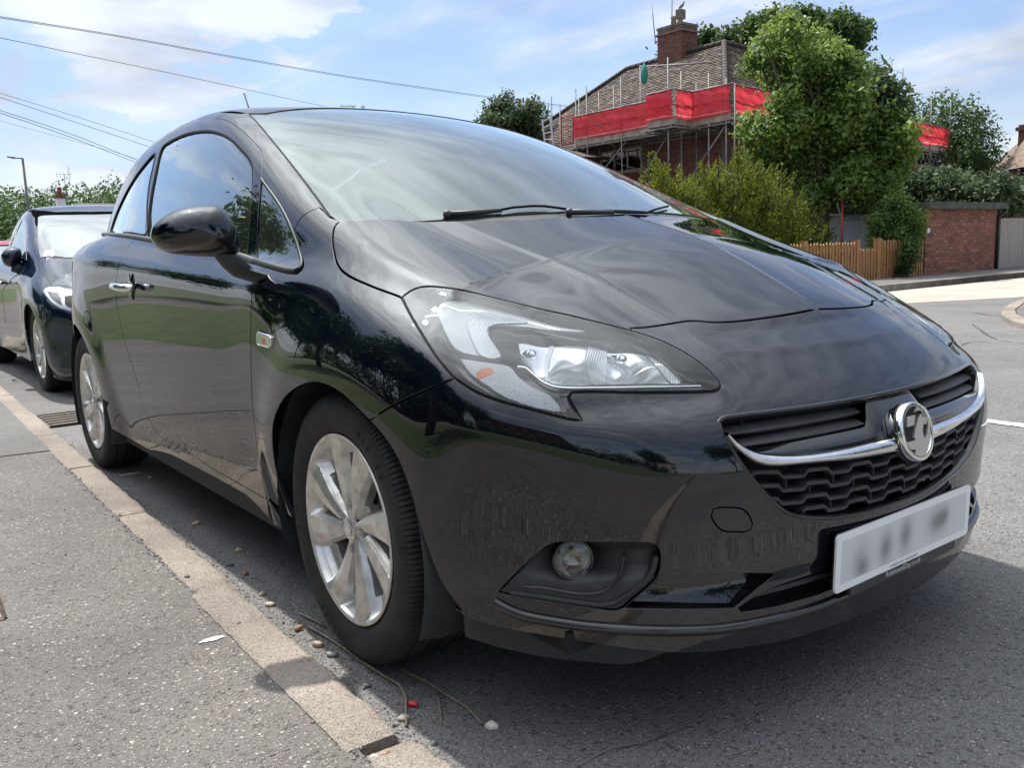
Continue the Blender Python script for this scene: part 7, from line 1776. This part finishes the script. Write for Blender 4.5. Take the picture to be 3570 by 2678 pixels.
# standards near the garden, red and white
g1 = pt('U', (775, 360), 24); pole((g1[0], g1[1], 0), (g1[0], g1[1], g1[2]+.1), m=M['galv']); g2 = pt('U', (768, 560), 21); pole((g2[0], g2[1], 0), g2+[0, 0, .35], .03, m=M['galvr']); g3 = pt('U', (1130, 340), 25); pole((g3[0], g3[1], 0), g3)
pole(pt('U', (660, 565), 21), pt('U', (780, 570), 21), .02); pole(pt('U', (725, 465), 21), pt('U', (770, 640), 21), .018)
for (a1_, b1_, z1_), (a2_, b2_, z2_) in (((6.9, 0, 2.6), (4.4, 0, 4.5)), ((2.4, 0, 2.2), (.2, 0, 4.5)), ((4.4, 0, 2.4), (2.6, .1, 4.5)), ((6.9, .6, 4.4), (4.0, 1.1, 3.4))): pole(Hp(a1_, b1_, z1_), Hp(a2_, b2_, z2_), nm='diagonal_brace')
# green hoist bag hung on the rail
M['greenbag'] = mat('green_sack', (.02, .22, .18), .7); gb = onplane('O', [(1208, 580)], 1, float(Hp(1, .1, 0)[1]))[0]
V, F = lathe([(.005, .40), (.05, .34), (.11, .20), (.14, .02), (.12, -.16), (.07, -.26), (.001, -.28)], 14, 'z', (0, 0, 0)); o = mesh_obj('hoist_bag', [(x*(1+.1*math.sin(z*9)), y*.8, z) for x, y, z in V], F, M['greenbag'], None, True); o.location = tuple(gb); tag(o, 'turquoise sack hanging from the high scaffold rail in front of the roof', 'sack')
for o in list(ST.children): fixp(o, sc)
# aluminium ladder at the left end
M['alu'] = mat('aluminium_ladder', (.60, .60, .60), .35, .8)
lb = [onplane('O', [p], 1, float(Hp(6, -.4, 0)[1]))[0] for p in ((420, 920), (478, 880), (440, 1080), (505, 1080))]
mb = MB(); lad = empty('ladder', tuple(lb[2]), 0, 'aluminium ladder leaning on the left end of the scaffold', 'ladder')
def ext(a, b, k): return a+(b-a)*k
for a, b in ((lb[0], lb[2]), (lb[1], lb[3])): s_ = MB(); s_.tube([a, ext(a, b, 4.5)], .035, 6); fixp(s_.build('stile', M['alu']), lad)
for k in range(16): u = .12+k*.28; s_ = MB(); s_.tube([ext(lb[0], lb[2], u), ext(lb[1], lb[3], u)], .018, 6); fixp(s_.build('rung', M['alu']), lad)
# red mesh gate panel at the left end of the deck
gp = [onplane('O', [p], 1, float(Hp(6, -.06, 0)[1]))[0] for p in ((568, 900), (660, 882), (660, 1100), (568, 1118))]
mg = empty('mesh_gate', tuple(gp[3]), 0, 'red framed mesh loading gate at the left end of the scaffold deck', 'gate')
for a, b in ((0, 1), (1, 2), (2, 3), (3, 0)): s_ = MB(); s_.tube([gp[a], gp[b]], .03, 6); fixp(s_.build('frame_bar', M['galvr']), mg)
for k in range(1, 6): s_ = MB(); s_.tube([gp[0]+(gp[3]-gp[0])*k/6, gp[1]+(gp[2]-gp[1])*k/6], .008, 4); fixp(s_.build('wire', M['galvr']), mg)
for k in range(1, 5): s_ = MB(); s_.tube([gp[0]+(gp[1]-gp[0])*k/5, gp[3]+(gp[2]-gp[3])*k/5], .008, 4); fixp(s_.build('wire', M['galvr']), mg)
# ------------------------------------------------------------ houses on the right
def simple_house(label, z, apex, eaveL, eaveR, D, depth, wallh, seed, wallpx=None):
    a = pt(z, apex, D); l = pt(z, eaveL, D); r_ = pt(z, eaveR, D); root = empty('house', (a[0], a[1], 0), 0, label, 'house'); back = np.array([-.55, .83, 0])*depth
    tm = empty('t'); ez = (l[2]+r_[2])/2; l[2] = r_[2] = ez
    ap = a.copy(); V = [l, r_, ap, l+back, r_+back, ap+back]
    mesh_obj('roof', V, [(0, 1, 2), (1, 4, 5, 2), (0, 2, 5, 3), (3, 5, 4)], TM[0], tm)
    wv = [l*.96+r_*.04, r_*.96+l*.04]; wv = [np.array([v[0], v[1], 0]) for v in wv]; V = [(*v[:2], zz) for zz in (-.3, ez-.05) for v in (wv[0], wv[1], wv[1]+back, wv[0]+back)]
    mesh_obj('wall', V, [(0, 1, 5, 4), (1, 2, 6, 5), (2, 3, 7, 6), (3, 0, 4, 7)], BM[3], tm)
    for o in list(tm.children): fixp(o, root)
    bpy.data.objects.remove(tm); return root, l, r_, ap
hr_, l_, r2_, ap_ = simple_house('distant house with a plain brown hipped roof behind the right-hand bushes', 'Q', (1850, 1160), (1500, 1400), (2150, 1375), 56, 8, 4, 1)
fr_ = empty('terrace_house', (*pt('Q', (2212, 1300), 44)[:2], 0), 0, 'brown brick house with tall chimney at the right edge of the picture', 'house'); tm = empty('tF')
e0 = pt('Q', (2092, 1300), 44); e1 = pt('Q', (2420, 1260), 42); rdg = pt('Q', (2230, 1050), 46); rdg2 = pt('Q', (2520, 1000), 44)
mesh_obj('roof', [e0, e1, rdg2, rdg, e0+np.array([-6, 9, 0])], [(0, 1, 2, 3), (0, 3, 4)], TM[3], tm)
wl0 = np.array([e0[0]-.2, e0[1]+.3, 0]); wl1 = np.array([e1[0], e1[1]+.3, 0]); U_ = (wl1-wl0)/np.linalg.norm(wl1-wl0); Nn_ = np.array([U_[1], -U_[0], 0]); Nn_ = Nn_ if Nn_@(CAMP-wl0) > 0 else -Nn_
mb = MB(); quadbox(mb, wl0, U_, Nn_, 0, 8, -.2, e0[2], -4, -.01); wf_ = mb.build('wall', M['mortar_d'], tm); brick_wall(wf_, wl0+[0, 0, .4], U_, Nn_, 4, e0[2]-.5, 200, mats=[BM[3], BM[1]], tones=(.6, .4), seed=22, near=wl0+np.array([0, 0, 4]))
mb = MB(); quadbox(mb, wl0, U_, Nn_, .95, 1.03, 0, e0[2]-.1, 0, .08); mb.build('drainpipe', M['blackpipe'], tm)
c0 = pt('Q', (2190, 960), 46); mb = MB(); mb.box((c0[0]-.1, c0[1], c0[2]-3), (c0[0]+1.2, c0[1]+.9, c0[2])); mb.box((c0[0]-.2, c0[1]-.08, c0[2]-.25), (c0[0]+1.3, c0[1]+1, c0[2]-.1)); mb.build('chimney', BM[2], tm)
window('window', 1.6, 2.7, 3.3, 4.5, 2, tm, wl0, U_, Nn_)
for o in list(tm.children): fixp(o, fr_)
# ------------------------------------------------------------ left distance: lamp, aerial, white chimney
M['lamp'] = mat('grey_lamp_post', (.10, .10, .10), .5, .4)
lt = pt('A', (145, 95), 48); lg = np.array([lt[0], lt[1], 0]); lp = empty('street_lamp', tuple(lg), 0, 'grey street lamp with a flat outreach head at the far left', 'street lamp')
s_ = MB(); s_.tube([lg, lg+[0, 0, lt[2]*.3], lt], [.09, .07, .05], 10); fixp(s_.build('post', M['lamp'], None, True), lp)
h0 = pt('A', (95, 92), 48); h1 = pt('A', (45, 84), 48); s_ = MB(); s_.tube([lt, h0], .03, 8); s_.tube([h0, h1], [.05, .035], 8); fixp(s_.build('lamp_head', M['lamp'], None, True), lp)
wc = pt('A', (393, 405), 60); hh = empty('white_house', (wc[0], wc[1]+2, 0), 0, 'far house behind the dark blue car, only its white chimney and roof showing', 'house'); th = empty('tW')
mb = MB(); mb.box((wc[0]-.24, wc[1]-.24, 1.5), (wc[0]+.24, wc[1]+.24, wc[2]+.48)); cm = mb.build('chimney', M['whitep'], th)
mb = MB(); mb.box((wc[0]-.29, wc[1]-.29, wc[2]+.48), (wc[0]+.29, wc[1]+.29, wc[2]+.68)); mb.build('cap', BM[2], cm)
V, F = lathe([(.0005, 0), (.14, 0), (.12, .42), (.14, .46), (.1, .46)], 12, 'z', (wc[0], wc[1], wc[2]+.68)); mesh_obj('chimney_pot', V, F, BM[1], cm, True)
rz_ = wc[2]-.1; mb = MB(); mesh_obj('roof', [(wc[0]-5, wc[1]-3, rz_-2), (wc[0]+4, wc[1]-3, rz_-2), (wc[0]+4, wc[1]+16, rz_-2), (wc[0]-5, wc[1]+16, rz_-2), (wc[0]-.5, wc[1]+1, rz_+.35), (wc[0]-.5, wc[1]+12, rz_+.35)], [(0, 1, 4), (1, 2, 5, 4), (2, 3, 5), (3, 0, 4, 5)], TM[0], th)
MB().box((wc[0]-4, wc[1]-2, 0), (wc[0]+3, wc[1]+15, rz_-2)).build('wall', M['whitep'], th)
for o in list(th.children): fixp(o, hh)
ab = pt('A', (428, 410), 58); at_ = pt('A', (413, 195), 58); d_ = pt('A', (450, 195), 58)-pt('A', (360, 195), 58)
aerial('tall mast with a television aerial beside the white chimney', (ab[0], ab[1], ab[2]), (at_[0], at_[1], at_[2]), [((at_+pt('A', (405, 200), 58))/2, d_, 5, .18), (pt('A', (443, 197), 58), d_*.12, 3, .45)])
b1 = pt('T', (1510, 455), 30)
rh = empty('rear_house', (b1[0], b1[1]+3, 0), 0, 'house hidden behind the hatchback, only its rooftop aerials show', 'house'); fixp(MB().box((b1[0]-5, b1[1]+.5, 0), (b1[0]+3, b1[1]+8, b1[2]-1.6)).build('wall', BM[2]), rh)
fixp(mesh_obj('roof', [(b1[0]-5.5, b1[1], b1[2]-1.7), (b1[0]+3.5, b1[1], b1[2]-1.7), (b1[0]+3.5, b1[1]+8.5, b1[2]-1.7), (b1[0]-5.5, b1[1]+8.5, b1[2]-1.7), (b1[0]-1, b1[1]+4, b1[2]-.35)], [(0, 1, 4), (1, 2, 4), (2, 3, 4), (3, 0, 4)], TM[0]), rh)
dd_ = pt('T', (1525, 455), 30)-pt('T', (1460, 455), 30)
aerial('long television aerial just above the hatchback roof line', (b1[0], b1[1], b1[2]-1.2), (b1[0], b1[1], b1[2]+.02), [(pt('T', (1490, 454), 30), dd_, 10, .06)])
e2 = pt('T', (1555, 458), 30); aerial('tiny second aerial right of the long one above the roof line', (e2[0], e2[1], e2[2]-1.2), (e2[0], e2[1], e2[2]+.05), [(e2, dd_*.25, 4, .07)])
# overhead cables
M['cable'] = mat('grey_cable', (.10, .10, .105), .8)
def cable(z, pts, D0, D1, r, label):
    n = len(pts); P = [pt(z, p, D0+(D1-D0)*i/(n-1)) for i, p in enumerate(pts)]; P = crom(P, 6); mb = MB(); mb.tube(list(P), r*.55, 5); return tag(mb.build('overhead_cable', M['cable'], None, True), label, 'cable', 'overhead cables')
cable('T', [(-60, 60), (500, 150), (1000, 241), (1500, 327), (2000, 400), (2212, 428), (2600, 470)], 16, 30, .012, 'topmost overhead cable, running right across the sky to the scaffolded house')
cable('T', [(-60, 66), (500, 155), (1000, 246), (1500, 332), (2000, 405), (2212, 433), (2600, 476)], 16, 30, .009, 'second wire just beneath the topmost cable')
cable('T', [(-60, 148), (600, 285), (1000, 370), (1250, 425), (1400, 456)], 16, 29, .011, 'single cable sloping down to the roof of the hatchback')
cable('T', [(-60, 380), (300, 490), (660, 608), (900, 690)], 18, 26, .009, 'upper cable of the low bundle at the left')
cable('T', [(-60, 396), (300, 515), (640, 628), (900, 715)], 18, 26, .011, 'second cable of the low bundle at the left')
cable('T', [(-60, 452), (300, 572), (600, 690), (900, 800)], 18, 26, .012, 'third cable of the low bundle at the left')
cable('T', [(-60, 462), (300, 586), (600, 702), (900, 815)], 18, 26, .012, 'fourth cable of the low bundle at the left')
cable('T', [(-60, 500), (250, 585), (470, 645), (800, 740)], 18, 26, .006, 'thin lowest cable of the bundle at the left')
# ------------------------------------------------------------ what the paint reflects: gardens and houses on the camera's side
hedge = [(np.array([x+random.uniform(-.4, .4), -9.2+random.uniform(-.3, .3), random.uniform(.4, 1.5)]), .8) for x in np.arange(-22, 26, .8)]
o = leaves('garden_hedge', hedge, 12000, .16, M['leafdk'], seed=41, shell=.4); tag(o, 'clipped dark hedge along the gardens behind the grass verge', 'hedge')
for i, (x, y, r_, h_) in enumerate(((-1.9, -4.6, 1.25, 3.1), (-9, -5.0, 1.6, 3.6), (14.5, -7.2, 1.8, 3.6), (15, 16, 3.0, 6), (-13, -14, 3.4, 6.5), (3, -16, 3.2, 6.5), (22, 6, 3.4, 7), (-5.5, -11.5, 2.6, 4.6), (-10, -11.8, 2.8, 4.8), (-15, -11.5, 2.8, 5.0), (-20, -12, 3, 5.2), (-26, -11.5, 3, 5.2), (-.5, -11.6, 2.4, 4.4), (-33, -12, 3.4, 5.6))):
    r = random.Random(i); bl = [(np.array([x+r.uniform(-1, 1)*r_*.7, y+r.uniform(-1, 1)*r_*.7, h_+r.uniform(-1, 1)*r_*.55]), r_*.5) for _ in range(12)]
    tree('garden_tree', (x, y, .05), h_, bl, 5000, .13 if r_ < 2 else .24, M['leafdk'], ['young street tree on the verge beside the car door', 'street tree on the verge behind the rear car', 'street tree on the verge in front of the car', 'large tree across the junction ahead of the car', 'tall garden tree behind the rear cars', 'tall garden tree opposite the front wing', 'large tree down the road ahead', 'garden tree over the hedge, level with the black car door', 'garden tree over the hedge, level with the gap between the cars', 'garden tree over the hedge, level with the blue car', 'garden tree over the hedge, level with the red car', 'garden tree over the hedge beyond the red car', 'garden tree over the hedge, level with the front wheel', 'last garden tree along the hedge'][i], 60+i, .11)
for i, (x, y, w_, d_, h_, lb_) in enumerate(((-6, -17, 9, 7, 5, 'red brick house facing the parked cars from behind the hedge'), (8, -18, 9, 7, 5, 'red brick house opposite the front of the hatchback'), (36, -14, 7, 9, 5, 'brick house beyond the verge ahead of the car'), (34, 20, 8, 8, 5, 'brick house on the far corner ahead of the car'), (10, 17, 9, 7, 5, 'brick house across the road from the bonnet'))):
    root = empty('neighbour_house', (x, y, 0), 0, lb_, 'house'); o = MB().box((-w_/2, -d_/2, 0), (w_/2, d_/2, h_)).build('wall', BM[0] if i < 2 else M['mortar'], root)
    mesh_obj('roof', [(-w_/2-.4, -d_/2-.4, h_), (w_/2+.4, -d_/2-.4, h_), (w_/2+.4, d_/2+.4, h_), (-w_/2-.4, d_/2+.4, h_), (-w_/4, 0, h_+2.6), (w_/4, 0, h_+2.6)], [(0, 1, 5, 4), (1, 2, 5), (2, 3, 4, 5), (3, 0, 4), (3, 2, 1, 0)], TM[0], root)
    for sx_ in (-.28, .05, .3):
        for zz in (.9, 3.2):
            f = -1 if y > 0 else 1; o = MB().box((sx_*w_-.55, f*(d_/2), zz), (sx_*w_+.55, f*(d_/2+.05), zz+1.1) if f > 0 else (sx_*w_+.55, -d_/2, zz+1.1)) if False else None
            y0_, y1_ = (d_/2+.002, d_/2+.06) if f > 0 else (-d_/2-.06, -d_/2-.002); MB().box((sx_*w_-.6, y0_, zz), (sx_*w_+.6, y1_, zz+1.15)).build('window', M['whitep'], root)
            y0_, y1_ = (d_/2+.06, d_/2+.07) if f > 0 else (-d_/2-.07, -d_/2-.06); MB().box((sx_*w_-.52, y0_, zz+.08), (sx_*w_+.52, y1_, zz+1.07)).build('pane', M['glassd'], root.children[-1])
for o in [o for o in scene.objects if o.name.startswith(('tmp', 'tF', 'tW', 't.')) and o.type == 'EMPTY' and not o.children]: bpy.data.objects.remove(o)
